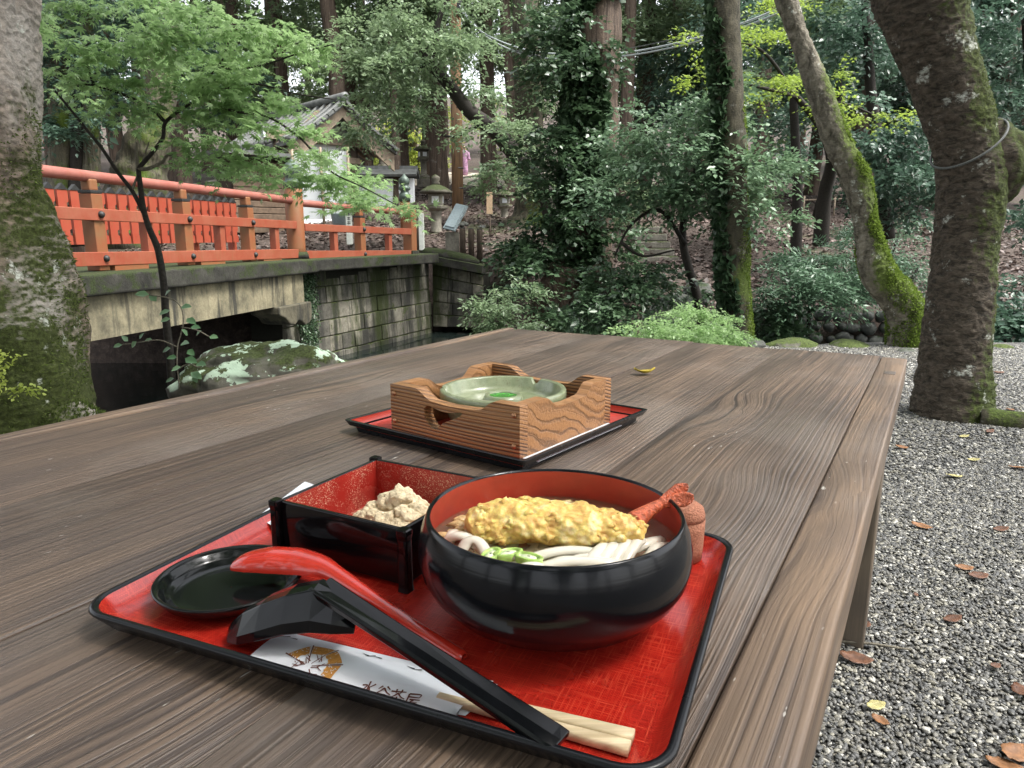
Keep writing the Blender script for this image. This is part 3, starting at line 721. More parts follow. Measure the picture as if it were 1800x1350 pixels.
# abutment: dark core with single blocks laid in front
def block_wall(P0, P1, nrm, z_top0, z_top1, z_bot, rows, seed, mat='block', parent=br, lean=0.05, bw=(0.28, 0.55)):
    rr = random.Random(seed); L = (P1 - P0).length; d = (P1 - P0).normalized()
    core = MB()
    q0, q1 = P0 - nrm * 0.25, P1 - nrm * 0.25
    core.add([q0 + Vector((0, 0, z_bot)) + nrm * .1, q1 + Vector((0, 0, z_bot)) + nrm * .1, q1 + Vector((0, 0, z_top1)) + nrm * 0.17, q0 + Vector((0, 0, z_top0)) + nrm * 0.17,
              q0 - nrm * 0.4 + Vector((0, 0, z_bot)), q1 - nrm * 0.4 + Vector((0, 0, z_bot)), q1 - nrm * 0.4 + Vector((0, 0, z_top1)), q0 - nrm * 0.4 + Vector((0, 0, z_top0))],
             [[0, 1, 2, 3], [5, 4, 7, 6], [3, 2, 6, 7], [4, 0, 3, 7], [1, 5, 6, 2]])
    core.build('wall_core', 'dark_joint', parent)
    for r in range(rows):
        x = -rr.uniform(0, 0.2)
        while x < L - 0.05:
            wd = rr.uniform(*bw); x0, x1 = max(0, x), min(L, x + wd); x += wd
            if x1 - x0 < 0.08: continue
            def zt(xx, k): zt_ = z_top0 + (z_top1 - z_top0) * xx / L; return z_bot + (zt_ - z_bot) * k
            k0, k1 = r / rows, (r + 1) / rows; g = 0.005
            pr = rr.uniform(-0.012, 0.012)
            zz = [zt(x0, k0) + g, zt(x1, k0) + g, zt(x1, k1) - g, zt(x0, k1) - g]
            fr = [P0 + d * (x_) + nrm * (pr - lean * (zc - z_bot)) + Vector((0, 0, zc)) for x_, zc in ((x0 + g, zz[0]), (x1 - g, zz[1]), (x1 - g, zz[2]), (x0 + g, zz[3]))]
            bk_ = [p - nrm * 0.2 for p in fr]
            o = MB().add(fr + bk_, [[0, 1, 2, 3], [5, 4, 7, 6], [0, 4, 5, 1], [1, 5, 6, 2], [2, 6, 7, 3], [3, 7, 4, 0]]).build('block', mat, parent)
            bevel(o, 0.014, 2)
block_wall(onA(10.85) + nA * 0.02, P_M + nA * 0.02, nA, 0.36, 0.37, -1.3, 6, 1, bw=(0.35, 0.6))
block_wall(P_M + nE * 0.02, P_W + nE * 0.02, nE, 0.375, 0.375, -1.3, 6, 2)
dW = (P_R - P_W).normalized(); nW = Vector((dW.y, -dW.x, 0))
block_wall(P_W + nW * 0.0, P_R, nW, 0.37, 0.12, -1.0, 5, 3, bw=(0.25, 0.5))
MB().box((P_W + P_R) / 2 - nW * 0.1 + Vector((0, 0, 0.345)), ((P_R - P_W).length + 0.1, 0.55, 0.16), (dW + Vector((0, 0, -0.17)))).build('wing_cap', 'kerbstone', br)
tp = [P_W + dW * q - nW * 0.12 + Vector((0, 0, 0.56 - 0.18 * q)) for q in np.linspace(-0.25, 1.02, 9)]
o = MB().tube(tp, [0.06, 0.11, 0.125, 0.13, 0.13, 0.13, 0.125, 0.11, 0.05], 16).build('rounded_coping', 'kerbstone', br, True)
# climbing greenery strip on the abutment beside the girder end
np_ = 2600; q = rng.random(np_); z = rng.random(np_) ** 0.7
bx_ = onA(11.05)
pos = np.stack([bx_.x + 0.10 + dA.x * q * 0.55 + rng.normal(0, 0.03, np_), bx_.y + dA.y * q * 0.55, -1.15 + z * 1.5], -1)
o = leaves('climbing_moss_fern', pos, unit(np.stack([rng.normal(0.5, 0.4, np_), -rng.random(np_), rng.normal(-0.3, 0.5, np_)], -1)), unit(rng.normal(0, 1, (np_, 3)) + np.array([1, -1, 0.4])), 0.045, 'ivy', loc=(-3.3, 11, -1))
tag(o, 'dark fern and moss strip hanging down the abutment beside the stone bracket', 'ferns', kind='stuff')

# ---- red railing
rl = thing('red_bridge_railing', 'vermilion wooden railing with round top rail and iron bolts along the bridge', 'railing', (-3.5, 10, 0.58))
def ztop(Y): return np.interp(Y, [3.6, 7.2, 11.3, 14.4], [1.535, 1.500, 1.455, 1.375])
def rail_run(A, B, d, n, zt0, zt1, k):
    L = (B - A).length
    pts = [A + d * (L * i / 12) + Vector((0, 0, (zt0 + (zt1 - zt0) * i / 12))) for i in range(13)]
    MB().tube(pts, 0.055, 16).build('top_rail', 'verm_rail', rl, True)
    up = Vector((0, 0, (zt1 - zt0)))
    sl = (d * L + up).normalized()
    for dz, hh, wd, nm in ((-0.37, 0.115, 0.075, 'middle_rail'), (-0.80, 0.135, 0.085, 'bottom_rail')):
        c = (A + B) / 2 + Vector((0, 0, (zt0 + zt1) / 2 + dz)) + n * 0.055
        bevel(MB().box(c, (L, wd, hh), sl).build(nm, 'verm', rl), 0.006, 2)
rail_run(P_A, P_M - dA * 0.12, dA, nA, float(ztop(3.6)), float(ztop(11.27)), 0)
rail_run(P_M + dE * 0.12, P_E - dE * 0.06, dE, nE, float(ztop(11.27)) - 0.03, float(ztop(14.4)), 1)
def rail_post(P, d, n, zt):
    c = MB(); c.box(P + Vector((0, 0, (0.58 + zt - 0.17) / 2)), (0.145, 0.145, zt - 0.17 - 0.58), d)
    po = bevel(c.build('post', 'verm_post', rl), 0.008, 2)
    bevel(MB().box(P + Vector((0, 0, zt - 0.152)), (0.150, 0.150, 0.03), d).build('post_band', 'iron', rl), 0.004, 2).parent = po
    bevel(MB().box(P + Vector((0, 0, zt - 0.085)), (0.115, 0.11, 0.12), d).build('post_head', 'verm_post', rl), 0.02, 3).parent = po
    for dz in (-0.37, -0.80):
        b = MB(); vs0, fs = ico(2)
        b.add([P + n * 0.098 + Vector((0, 0, zt + dz)) + p * 0.036 for p in vs0], fs); b.build('bolt', 'iron', rl, True).parent = po
def baluster(P, d, n, zt):
    bevel(MB().box(P + n * 0.02 + Vector((0, 0, zt - 0.585)), (0.105, 0.10, 0.33), d).build('short_post', 'verm', rl), 0.006, 2)
posts = [4.4, 5.82, 7.24, 8.60, 9.94]
for Y in posts: rail_post(onA(Y), dA, nA, float(ztop(Y)))
for Y in (5.1, 6.5, 7.95, 9.27, 10.6): baluster(onA(Y), dA, nA, float(ztop(Y)))
for q in (0.5,): rail_post(P_M + (P_E - P_M) * q, dE, nE, float(ztop(12.8)) - 0.01)
for q in (0.27, 0.76): baluster(P_M + (P_E - P_M) * q, dE, nE, float(ztop(11.3 + q * 3)) - 0.01)
def giboshi(P, zt, r, cap=True):
    po = MB().lathe([(r * 1.03, 0.57), (r, 0.75), (r, zt - 0.01), (r * 0.96, zt)], 28, c=(P.x, P.y, 0)).build('main_post', 'verm_post', rl, True)
    MB().lathe([(r * 1.35, 0.575), (r * 1.3, 0.64), (r * 1.12, 0.68)], 24, c=(P.x, P.y, 0)).build('post_foot', 'kerbstone', rl, True)
    if cap:
        MB().lathe([(r * 1.03, zt - 0.004), (r * 1.05, zt + 0.08), (r * 1.0, zt + 0.10), (r * 0.8, zt + 0.12), (r * 0.82, zt + 0.16), (r * 1.05, zt + 0.22), (r * 1.08, zt + 0.28), (r * 0.8, zt + 0.35), (r * 0.3, zt + 0.40), (0.004, zt + 0.44)], 24, c=(P.x, P.y, 0)).build('finial', 'bronze', rl, True).parent = po
giboshi(P_M, 1.64, 0.135)
bevel(MB().box(P_E + Vector((0, 0, 1.0)), (0.2, 0.2, 0.86), dE).build('main_post', 'verm_post', rl), 0.012, 2)
bevel(MB().box(P_E + Vector((0, 0, 0.60)), (0.26, 0.26, 0.08), dE).build('post_foot', 'kerbstone', rl), 0.012, 2)
# dark blocks under the bottom rail
for Y in (4.9, 6.2, 7.6, 9.0, 10.4):
    MB().box(onA(Y) + nA * 0.04 + Vector((0, 0, 0.605)), (0.5, 0.10, 0.06), dA).build('packing_block', 'verm_post', rl)

# ---- far side fence of notched vermilion boards
fn = thing('notched_board_fence', 'bright vermilion fence of notched upright boards on the far side of the bridge', 'fence', (-6.3, 12, 0.55))
F0 = onA(9.2) - nA * 2.75; F1 = onA(14.0) - nA * 2.75
nb = 21
for i in range(nb):
    q = (i + 0.5) / nb; P = F0 + (F1 - F0) * q; wd = (F1 - F0).length / nb * 0.80; z0, z1 = 0.80, 1.56
    out_ = [(-0.5, 0), (0.5, 0), (0.5, 0.16), (0.30, 0.18), (0.30, 0.27), (0.5, 0.29), (0.5, 0.68), (0.32, 0.70), (0.32, 0.77), (0.5, 0.79), (0.5, 1.0), (-0.5, 1.0)]
    v = []
    for th_ in (0.0, 0.035): v += [P + dA * (x * wd) + nA * th_ + Vector((0, 0, z0 + (z1 - z0) * y)) for x, y in out_]
    n_ = len(out_)
    MB().add(v, [list(range(n_))[::-1], list(range(n_, 2 * n_))] + [[k, (k + 1) % n_, n_ + (k + 1) % n_, n_ + k] for k in range(n_)]).build('board', 'verm_board', fn)
    t0 = P + dA * (-0.5 * wd); t1 = P + dA * (0.5 * wd); zc = 1.565
    MB().add([t0 + Vector((0, 0, zc)) - nA * .01, t1 + Vector((0, 0, zc)) - nA * .01, P + Vector((0, 0, zc + 0.085)) - nA * .01, t0 + Vector((0, 0, zc)) + nA * .045, t1 + Vector((0, 0, zc)) + nA * .045, P + Vector((0, 0, zc + 0.085)) + nA * .045], [[2, 1, 0], [3, 4, 5], [0, 1, 4, 3], [1, 2, 5, 4], [2, 0, 3, 5]]).build('board_cap', 'iron', fn)
for zz in (0.92, 1.40): MB().box((F0 + F1) / 2 - nA * 0.045 + Vector((0, 0, zz)), ((F1 - F0).length, 0.06, 0.09), dA).build('back_rail', 'timber_dark', fn)
for q in (0, 0.25, 0.5, 0.75, 1.0): MB().box(F0 + (F1 - F0) * q - nA * 0.13 + Vector((0, 0, 1.05)), (0.12, 0.12, 1.0), dA).build('fence_post', 'verm_board', fn)

# ================================================================== SHRINE BUILDING
sb = thing('shrine_gatehouse', 'small tiled gable building with white plaster and timber frame beyond the bridge', 'building', (-5.6, 22.5, 1.1))
G0 = Vector((-6.7, 21.3, 0)); gx = Vector((0.72, 0.69, 0)).normalized(); gy = Vector((-0.69, 0.72, 0)).normalized()     # gable axis, ridge axis
GW = 1.65                                   # half width to the wall
def gp(a, b, z): return G0 + gx * a + gy * b + Vector((0, 0, z))
RZ, EZ, OH = 5.35, 3.75, 2.75               # ridge, eave heights, eave half span
gc_ = at(604, 172, 21.0); RZ = gc_.z - 0.1; ac = (gc_ - G0).dot(gx); G0 = gc_ - gx * ac; G0.z = 0; G0 = G0 + gy * 0.75
EZ = at(690, 266, 22.2).z; OH = 1.75
def curve_h(q): return RZ + (EZ - RZ) * (1.25 * q - 0.25 * q * q)     # sagging roof line
for sg in (-1, 1):
    # roof sheet
    v = []; f = []; n1 = 9
    for j, bb in enumerate((-0.75, 4.6)):
        for th_ in (0.0, -0.10):
            v += [gp(ac + sg * OH * i / (n1 - 1), bb, curve_h(i / (n1 - 1)) + th_) for i in range(n1)]
    for i in range(n1 - 1):
        f += [[i, i + 1, 2 * n1 + i + 1, 2 * n1 + i], [n1 + i, 3 * n1 + i, 3 * n1 + i + 1, n1 + i + 1], [i, n1 + i, n1 + i + 1, i + 1], [2 * n1 + i, 2 * n1 + i + 1, 3 * n1 + i + 1, 3 * n1 + i]]
    f += [[n1 - 1, 2 * n1 - 1, 4 * n1 - 1, 3 * n1 - 1]]
    ro = mkobj('roof', v, f, 'tile', sb)
    # round cover tiles down the slope, and verge tiles
    for k in range(13):
        bb = -0.70 + k * 0.42
        pts = [gp(ac + sg * OH * i / 8 * 1.01, bb, curve_h(i / 8) + 0.045) for i in range(9)]
        MB().tube(pts, 0.065, 8).build('tile_roll', 'tile', sb, True).parent = ro
    for k in range(9):
        q = (k + 0.5) / 9; p = gp(ac + sg * OH * q, -0.72, curve_h(q) + 0.02); p2 = gp(ac + sg * OH * (q + 0.1), -0.72, curve_h(q + 0.1) + 0.02)
        MB().box(p, ((p2 - p).length * 0.95, 0.32, 0.07), (p2 - p)).build('verge_tile', 'tile', sb).parent = ro
    # barge board
    v = []; f = []
    for th_ in (-0.66, -0.60):
        for i in range(n1):
            q = i / (n1 - 1) * 0.97
            v += [gp(ac + sg * OH * q, th_, curve_h(q) - 0.105), gp(ac + sg * OH * q, th_, curve_h(q) - 0.40 - 0.025 * i)]
    for i in range(n1 - 1):
        f += [[2 * i, 2 * i + 1, 2 * i + 3, 2 * i + 2], [2 * n1 + 2 * i, 2 * n1 + 2 * i + 2, 2 * n1 + 2 * i + 3, 2 * n1 + 2 * i + 1], [2 * i + 1, 2 * n1 + 2 * i + 1, 2 * n1 + 2 * i + 3, 2 * i + 3]]
    mkobj('barge_board', v, f, 'timber', sb)
    for k in range(5):
        p = gp(ac + sg * OH * 0.5, -0.5 + k * 0.35 - 0.1, curve_h(0.5) - 0.17); p2 = gp(ac + sg * OH * 0.96, -0.5 + k * 0.35 - 0.1, curve_h(0.96) - 0.17)
        MB().box((p + p2) / 2, ((p2 - p).length, 0.07, 0.08), p2 - p).build('rafter', 'timber', sb)
MB().tube([gp(ac, -0.85, RZ + 0.12), gp(ac, 4.7, RZ + 0.12)], 0.13, 12).build('ridge', 'tile', sb, True)
wl, wr = ac - GW, ac + 0.35
wr = ac + OH * 0.42; wl = ac - OH * 0.95
MB().box(gp((wl + wr) / 2, 1.6, (1.0 + 3.62) / 2), (wr - wl - 0.2, 3.0, 2.62), gx).build('wall', 'plaster', sb)
zb = at(620, 245, 21.3).z
MB().box(gp((wl + wr) / 2 + 0.1, 0.02, zb), (wr - wl + 0.9, 0.22, 0.24), gx).build('tie_beam', 'timber', sb)
MB().box(gp((wl + wr) / 2 + 0.1, 0.03, zb - 0.52), (wr - wl + 0.1, 0.20, 0.16), gx).build('tie_beam', 'timber', sb)
for a_ in (wl, wr): MB().tube([gp(a_, 0.05, 0.9), gp(a_, 0.05, zb - 0.1)], 0.12, 12).build('column', 'timber_dark', sb, True)
MB().add([gp(ac - 1.2, 0.15, zb), gp(ac + 1.2, 0.15, zb), gp(ac, 0.15, RZ - 0.35), gp(ac - 1.2, 0.25, zb), gp(ac + 1.2, 0.25, zb), gp(ac, 0.25, RZ - 0.35)], [[0, 1, 2], [5, 4, 3], [1, 4, 5, 2], [0, 2, 5, 3]]).build('gable_plaster', 'plaster', sb)
for a0, a1 in ((-0.05, -0.05), (-0.35, -1.05), (0.35, 1.05)):
    p, p2 = gp(ac + a0, 0.06, zb + 0.95 if a0 == a1 else zb + 0.75), gp(ac + a1, 0.06, zb + 0.1)
    MB().box((p + p2) / 2, ((p2 - p).length, 0.12, 0.17), p2 - p, gy).build('gable_strut', 'timber', sb)
for a_ in (wl - 0.42, wr + 0.53): MB().box(gp(a_, -0.005, zb), (0.06, 0.20, 0.20), gx).build('beam_end', 'plaster', sb)
# lower brown boarded side wing
for k in range(11): bevel(MB().box(gp(wl - 0.55, -0.35, 1.08 + k * 0.17), (1.9, 0.05, 0.155), gx).build('wall_board', 'timber_mid', sb), 0.012, 1)
MB().box(gp(wl - 0.55, 0.2, 2.0), (1.9, 0.9, 1.9), gx).build('wing_wall', 'timber_dark', sb)
MB().box(gp(wl - 0.7, 0.0, 3.03), (2.4, 1.5, 0.10), gx).build('wing_roof', 'tile', sb)
# white cloth screens in front
sc_ = thing('white_screen', 'tall white cloth screen on a pole standing before the gatehouse wall', 'screen', (-5.0, 19.2, 0.9))
s0 = at(522, 385, 19.2); s1 = at(616, 385, 19.2); zt_ = at(560, 266, 19.2).z
for k in range(2):
    a0 = s0 + (s1 - s0) * (k * 0.5 + 0.01); a1 = s0 + (s1 - s0) * (k * 0.5 + 0.49)
    MB().add([Vector((a0.x, 19.2, s0.z)), Vector((a1.x, 19.2, s0.z)), Vector((a1.x, 19.2, zt_)), Vector((a0.x, 19.2, zt_)), Vector((a0.x, 19.23, s0.z)), Vector((a1.x, 19.23, s0.z)), Vector((a1.x, 19.23, zt_)), Vector((a0.x, 19.23, zt_))], [[0, 1, 2, 3], [5, 4, 7, 6], [3, 2, 6, 7], [1, 5, 6, 2], [4, 0, 3, 7], [4, 5, 1, 0]]).build('cloth', 'plaster', sc_)
for px in (521, 570, 617):
    p = at(px, 395, 19.17); MB().tube([Vector((p.x, 19.16, 0.8)), Vector((p.x, 19.16, zt_ + 0.1))], 0.035, 8).build('pole', 'timber', sc_, True)
# long low tiled wall to the right of the gatehouse
lw = thing('tiled_garden_wall', 'long low garden wall with grey tiled roof right of the gatehouse', 'wall', (-4.2, 27, 1.9))
w0, w1 = at(640, 325, 27), at(728, 325, 27)
MB().box((w0 + w1) / 2 + Vector((-0.6, 0, -0.45)), (w1.x - w0.x + 1.2, 0.3, 1.35)).build('wall', 'plaster', lw)
for sg in (-1, 1):
    c = (w0 + w1) / 2 + Vector((-0.6, sg * 0.27, 0.42)); MB().box(c, (w1.x - w0.x + 1.5, 0.62, 0.09), (1, 0, 0), (0, sg * 0.45, 1)).build('roof_slope', 'tile', lw)
MB().box((w0 + w1) / 2 + Vector((-0.6, 0, 0.60)), (w1.x - w0.x + 1.5, 0.16, 0.14)).build('ridge', 'tile', lw)
# red shrine posts glimpsed between the left trunks
for px0, py0, py1, dpx, lab in ((121, 236, 300, 9, 'slim vermilion post seen between the left trunks'), (150, 232, 280, 8, 'broken vermilion post right of the slim one between the trunks'), (92, 262, 300, 10, 'vermilion post half behind the old tree')):
    a, b_ = at(px0, py1 + 60, 24), at(px0, py0, 24)
    o = MB().box(((a + b_) / 2), (dpx / 1275 * 24, 0.2, b_.z - a.z + 0.5)).build('vermilion_post', 'verm_board', None, loc=(a.x, 24, a.z)); tag(o, lab, 'post')

# ================================================================== TREES
def trunk_mesh(path, rads, n_ring=28, seg=10, amp=0.10, f=2.2, lobes=0, seed=0.0, fine=0.02, micro=0.0):
    P = catmull(path, seg); k = len(path); rr = np.interp(np.linspace(0, k - 1, len(P)), range(k), rads)
    v = []; fs = []; nrm = None
    for i in range(len(P)):
        tg = Vector(P[min(i + 1, len(P) - 1)] - P[max(i - 1, 0)]).normalized()
        if nrm is None: nrm = Vector((1, 0, 0)) if abs(tg.x) < 0.9 else tg.orthogonal()
        nrm = (nrm - tg * nrm.dot(tg)).normalized(); bi = tg.cross(nrm); c = Vector(P[i])
        for j in range(n_ring):
            a = 2 * math.pi * j / n_ring; dr = nrm * math.cos(a) + bi * math.sin(a)
            q = c + dr * rr[i]
            k_ = 1 + amp * fbm(q + Vector((seed, 0, 0)), f / max(rr[i], 0.02) * 0.25, 3) + (lobes and 0.05 * math.sin(lobes * a + seed + i * 0.03))
            if fine: k_ += fine * MN.noise(q * (9 / max(rr[i], 0.05) * 0.35) + Vector((seed, 3, 1)))
            if micro: k_ += (micro * (0.6 - abs(MN.noise(Vector((q.x * 22, q.y * 22, q.z * 26)) + Vector((seed, 1, 7)))) * 2.2) + micro * 0.55 * MN.noise(q * 58)) / rr[i]
            v.append(c + dr * (rr[i] * k_))
    for i in range(len(P) - 1):
        for j in range(n_ring): fs.append([i * n_ring + j, i * n_ring + (j + 1) % n_ring, (i + 1) * n_ring + (j + 1) % n_ring, (i + 1) * n_ring + j])
    fs += [list(range(n_ring))[::-1], [(len(P) - 1) * n_ring + j for j in range(n_ring)]]
    return v, fs
def tufts(name, v, nring, mat, parent, n, test, size=0.02, shape='needle'):
    """short moss tufts standing on a trunk mesh"""
    V = np.array([p[:] for p in v]); idx = rng.integers(nring, len(V) - nring, n * 3); ax = V.reshape(-1, nring, 3).mean(1)
    c = ax[idx // nring]; nn = unit(V[idx] - c); t_ = rng.random((len(idx), 1))
    nb_ = (idx // nring) * nring + (idx + 1) % nring
    p = V[idx] * (1 - t_) + V[nb_] * t_
    up_ = np.clip(idx + nring, 0, len(V) - 1); s = rng.random((len(idx), 1)) * 0.9; p = p * (1 - s) + (p + V[up_] - V[idx]) * s
    ok = test(p, nn); p, nn = p[ok][:n], nn[ok][:n]
    if len(p) == 0: return
    a = unit(nn + rng.normal(0, 0.6, p.shape) + np.array([0, 0, 0.1]))
    o = leaves(name, p - nn * 0.004, a, unit(rng.normal(0, 1, p.shape)), size * (0.5 + rng.random(len(p))), mat, parent, shape, aspect=1.6); o['kind'] = 'stuff'
    return o
def pn(p, f=3.0, seed=0): return np.array([MN.noise(Vector(q) * f + Vector((seed, 0, 0))) for q in p])

# ---- old tree on the left bank
def pts(lst, Y): return [at(x, y, Y if not hasattr(Y, '__len__') else Y[i]) for i, (x, y) in enumerate(lst)]
lt = thing('old_tree', 'huge mossy grey tree trunk leaning beside the near end of the bridge', 'tree', (-2.75, 3.5, 0))
path = []; rads = []
for ex_, ey_, r_ in ((215, 790, 0.66), (192, 715, 0.60), (176, 620, 0.56), (160, 540, 0.54), (136, 450, 0.52), (104, 340, 0.50), (92, 240, 0.49), (84, 120, 0.48), (72, 0, 0.47), (60, -120, 0.46), (40, -300, 0.44), (-60, -700, 0.32)):
    e_ = at(ex_ - 8, ey_, 3.2); th_ = math.atan2(e_.x, e_.y); path.append(Vector((3.35 * math.tan(th_) - r_ * 1.03 / math.cos(th_), 3.35, e_.z))); rads.append(r_)
v, f = trunk_mesh(path, rads, 240, 40, 0.07, 2.4, 5, 1.0, 0.03, 0.0075)
mkobj('trunk', v, f, 'bark_left', lt, smooth=True)
tufts('moss', v, 240, 'moss_tuft', lt, 12000, lambda p, n: (pn(p, 2.6, 5) + 0.5 * n[:, 0] - 0.5 * np.abs(p[:, 2] - 0.55) > 0.30) & (p[:, 2] < 1.5) & (n[:, 1] < 0.5), 0.016)
v2, f2 = trunk_mesh([Vector((-2.35, 3.2, 0.10)), Vector((-2.1, 3.25, 0.03)), Vector((-1.85, 3.3, -0.08))], [0.20, 0.13, 0.07], 40, 10, 0.12, 2, 0, 3)
mkobj('root', v2, f2, 'bark_left', lt, smooth=True)
tufts('moss', v2, 40, 'moss_tuft', lt, 4000, lambda p, n: n[:, 2] > -0.2, 0.02)
# small pale leaved creeper at its foot
pp, aa, uu, tt = blob_twigs([(at(28, 665, 2.80), (0.07, 0.05, 0.14), 40)], 0.05, 5)
o = leaves('creeper', pp, aa, uu, 0.018, 'bright_leaf', shape='wide', tint=tt, loc=at(28, 665, 2.80)); tag(o, 'small pale-leaved creeper on the foot of the old mossy tree', 'creeper')

# ---- right hand tree with rope
rt = thing('rope_tree', 'thick dark rough-barked tree with a rope looped round it beside the gravel', 'tree', (2.3, 3.62, 0))
YR = 3.62
ctr = [((1600, 735), (1748, 735)), ((1612, 640), (1746, 640)), ((1628, 520), (1752, 520)), ((1640, 420), (1760, 420)), ((1645, 330), (1772, 330)), ((1638, 268), (1758, 262)), ((1622, 195), (1746, 205)), ((1590, 115), (1722, 115)), ((1556, 40), (1706, 40)), ((1530, -30), (1700, -30)), ((1490, -140), (1690, -140)), ((1470, -420), (1620, -420)), ((1440, -800), (1540, -800))]
path = []; rads = []
for (l, r) in ctr:
    a, b_ = at(*l, YR), at(*r, YR); t0_, t1_ = math.atan2(a.x, YR), math.atan2(b_.x, YR); tm = (t0_ + t1_) / 2; path.append(Vector((YR * math.tan(tm), YR, (a.z + b_.z) / 2))); rads.append(YR / math.cos(tm) * math.sin((t1_ - t0_) / 2) * 0.99)
path = [path[0] + Vector((0, 0, -0.35))] + path; rads = [rads[0] * 1.35] + rads; rads[1] *= 1.10
v, f = trunk_mesh(path, rads, 180, 40, 0.045, 3.0, 0, 2.0, 0.03, 0.0055)
mkobj('trunk', v, f, 'bark_right', rt, smooth=True)
tufts('moss', v, 180, 'moss_tuft', rt, 9000, lambda p, n: (pn(p, 3.5, 2) * 0.8 + 0.9 * n[:, 0] + 0.35 * n[:, 2] > 0.78), 0.010)
# knob on the right
kb = at(1752, 290, YR + 0.03); vv, ff = rock_mesh(5, (0.15, 0.15, 0.20), 0.2, 3); mkobj('knob', [Vector(p) + kb for p in vv], ff, 'bark_right', rt, smooth=True)
rp = []
for k in range(41):
    a = 2 * math.pi * k / 40; c = at(1702, 252, YR); rx = 0.146
    rp.append(Vector((c.x + math.cos(a) * rx, YR - math.sin(a) * (rx + 0.022), c.z + 0.112 * math.cos(a) - 0.05 * math.sin(a))))
o = MB().tube(rp, 0.0058, 8, caps=False).build('rope', 'rope', None, True, loc=at(1705, 262, YR)); tag(o, 'grey rope looped round the thick dark tree trunk', 'rope')
# surface root crossing the gravel
rv, rf = trunk_mesh([Vector((2.35, 3.45, 0.02)), Vector((2.75, 3.25, 0.015)), Vector((3.3, 3.05, 0.01)), Vector((4.1, 2.85, -0.02))], [0.06, 0.045, 0.035, 0.02], 14, 10, 0.15, 2, 0, 5)
mkobj('root', rv, rf, 'bark_moss', rt, smooth=True)

# unseen crowns of the two near trees, added to shade table and lacquer
for tr, c0 in ((lt, (-3.0, 3.5, 7.2)), (rt, (1.9, 3.6, 7.0))):
    r4 = random.Random(int(c0[0] * 10)); bl = []
    for k in range(44):
        a_ = r4.uniform(0, 6.28); rr = 6.2 * math.sqrt(r4.random()) + 0.3
        if c0[1] - 1.2 + math.sin(a_) * rr > 3.0: continue  # canopy cut back here so the maple stays lit
        bl.append(((c0[0] + math.cos(a_) * rr, c0[1] - 1.2 + math.sin(a_) * rr, c0[2] + r4.uniform(-0.8, 1.8) + 0.10 * rr), (1.35, 1.35, 0.45), 95))
    p, a, u, tt_ = blob_twigs(bl, 0.6, 8); leaves('crown', p, a, u, 0.15 * (0.7 + 0.6 * rng.random(len(p))), 'grey_leaf', tr, 'leaf', tt_)
    for (bc, br_, _c) in bl[:14]:
        s_ = Vector((c0[0], c0[1], 4.0)) if tr is lt else Vector((1.75, 3.62, 3.6)); e_ = Vector(bc)
        P = catmull([s_, s_ * 0.5 + e_ * 0.5 + Vector((0, 0, 0.5)), e_], 6); MB().tube([Vector(q_) for q_ in P], np.linspace(0.10, 0.02, len(P)).tolist(), 8).build('branch', 'bark_dark', tr, True)
# ---- leaning mossy tree
le = thing('leaning_tree', 'slim leaning tree with bright green moss sleeve at its crooked foot', 'tree', at(1590, 625, 6.0))
YL = [6.0] * 10
ctr = [((1555, 640), (1625, 640)), ((1562, 590), (1618, 590)), ((1556, 545), (1621, 535)), ((1516, 490), (1575, 480)), ((1505, 430), (1552, 425)), ((1500, 385), (1538, 380)), ((1478, 315), (1528, 310)), ((1448, 250), (1492, 245)), ((1420, 170), (1464, 160)), ((1392, 80), (1424, 70)), ((1362, 0), (1398, -10)), ((1330, -90), (1366, -95))]
path = []; rads = []
for (l, r) in ctr:
    a, b_ = at(*l, 6.0), at(*r, 6.0); path.append((a + b_) / 2); rads.append((b_ - a).length / 2 * 0.96)
path = [path[0] + Vector((0, 0, -0.2))] + path; rads = [rads[0] * 1.1] + rads
v, f = trunk_mesh(path, rads, 90, 24, 0.07, 2.6, 0, 7.0, 0.05, 0.006)
mkobj('trunk', v, f, 'bark_lean', le, smooth=True)
tufts('moss', v, 90, 'moss_bright', le, 24000, lambda p, n: (pn(p, 4, 9) + 0.6 * n[:, 0] + 0.7 * n[:, 2] - 0.6 * (p[:, 2] - 0.7) + 0.45 * (p[:, 2] < 0.85) > 0.12), 0.022)

# ---- mossy trunk standing in the stream bank
mt = thing('mossy_trunk_tree', 'upright trunk half coated in vivid moss behind the low maple shrub', 'tree', at(1300, 625, 8.6))
path = pts([(1303, 640), (1300, 590), (1292, 520), (1290, 430), (1286, 330), (1284, 220), (1278, 120), (1274, 20), (1272, -90)], 8.6)
v, f = trunk_mesh(path, [0.19, 0.165, 0.175, 0.175, 0.17, 0.165, 0.17, 0.16, 0.15], 48, 12, 0.08, 2.4, 0, 4.0, 0.05)
mkobj('trunk', v, f, 'bark_moss', mt, smooth=True)
tufts('moss', v, 48, 'moss_bright', mt, 11000, lambda p, n: (pn(p, 3, 1) * 0.7 + 0.9 * n[:, 0] - 0.6 * np.maximum(p[:, 2] - 1.0, 0) > 0.12), 0.024)
tufts('ivy', v, 48, 'ivy', mt, 2600, lambda p, n: (pn(p, 2, 8) * 0.8 - 0.6 * n[:, 0] > 0.30), 0.07, 'wide')

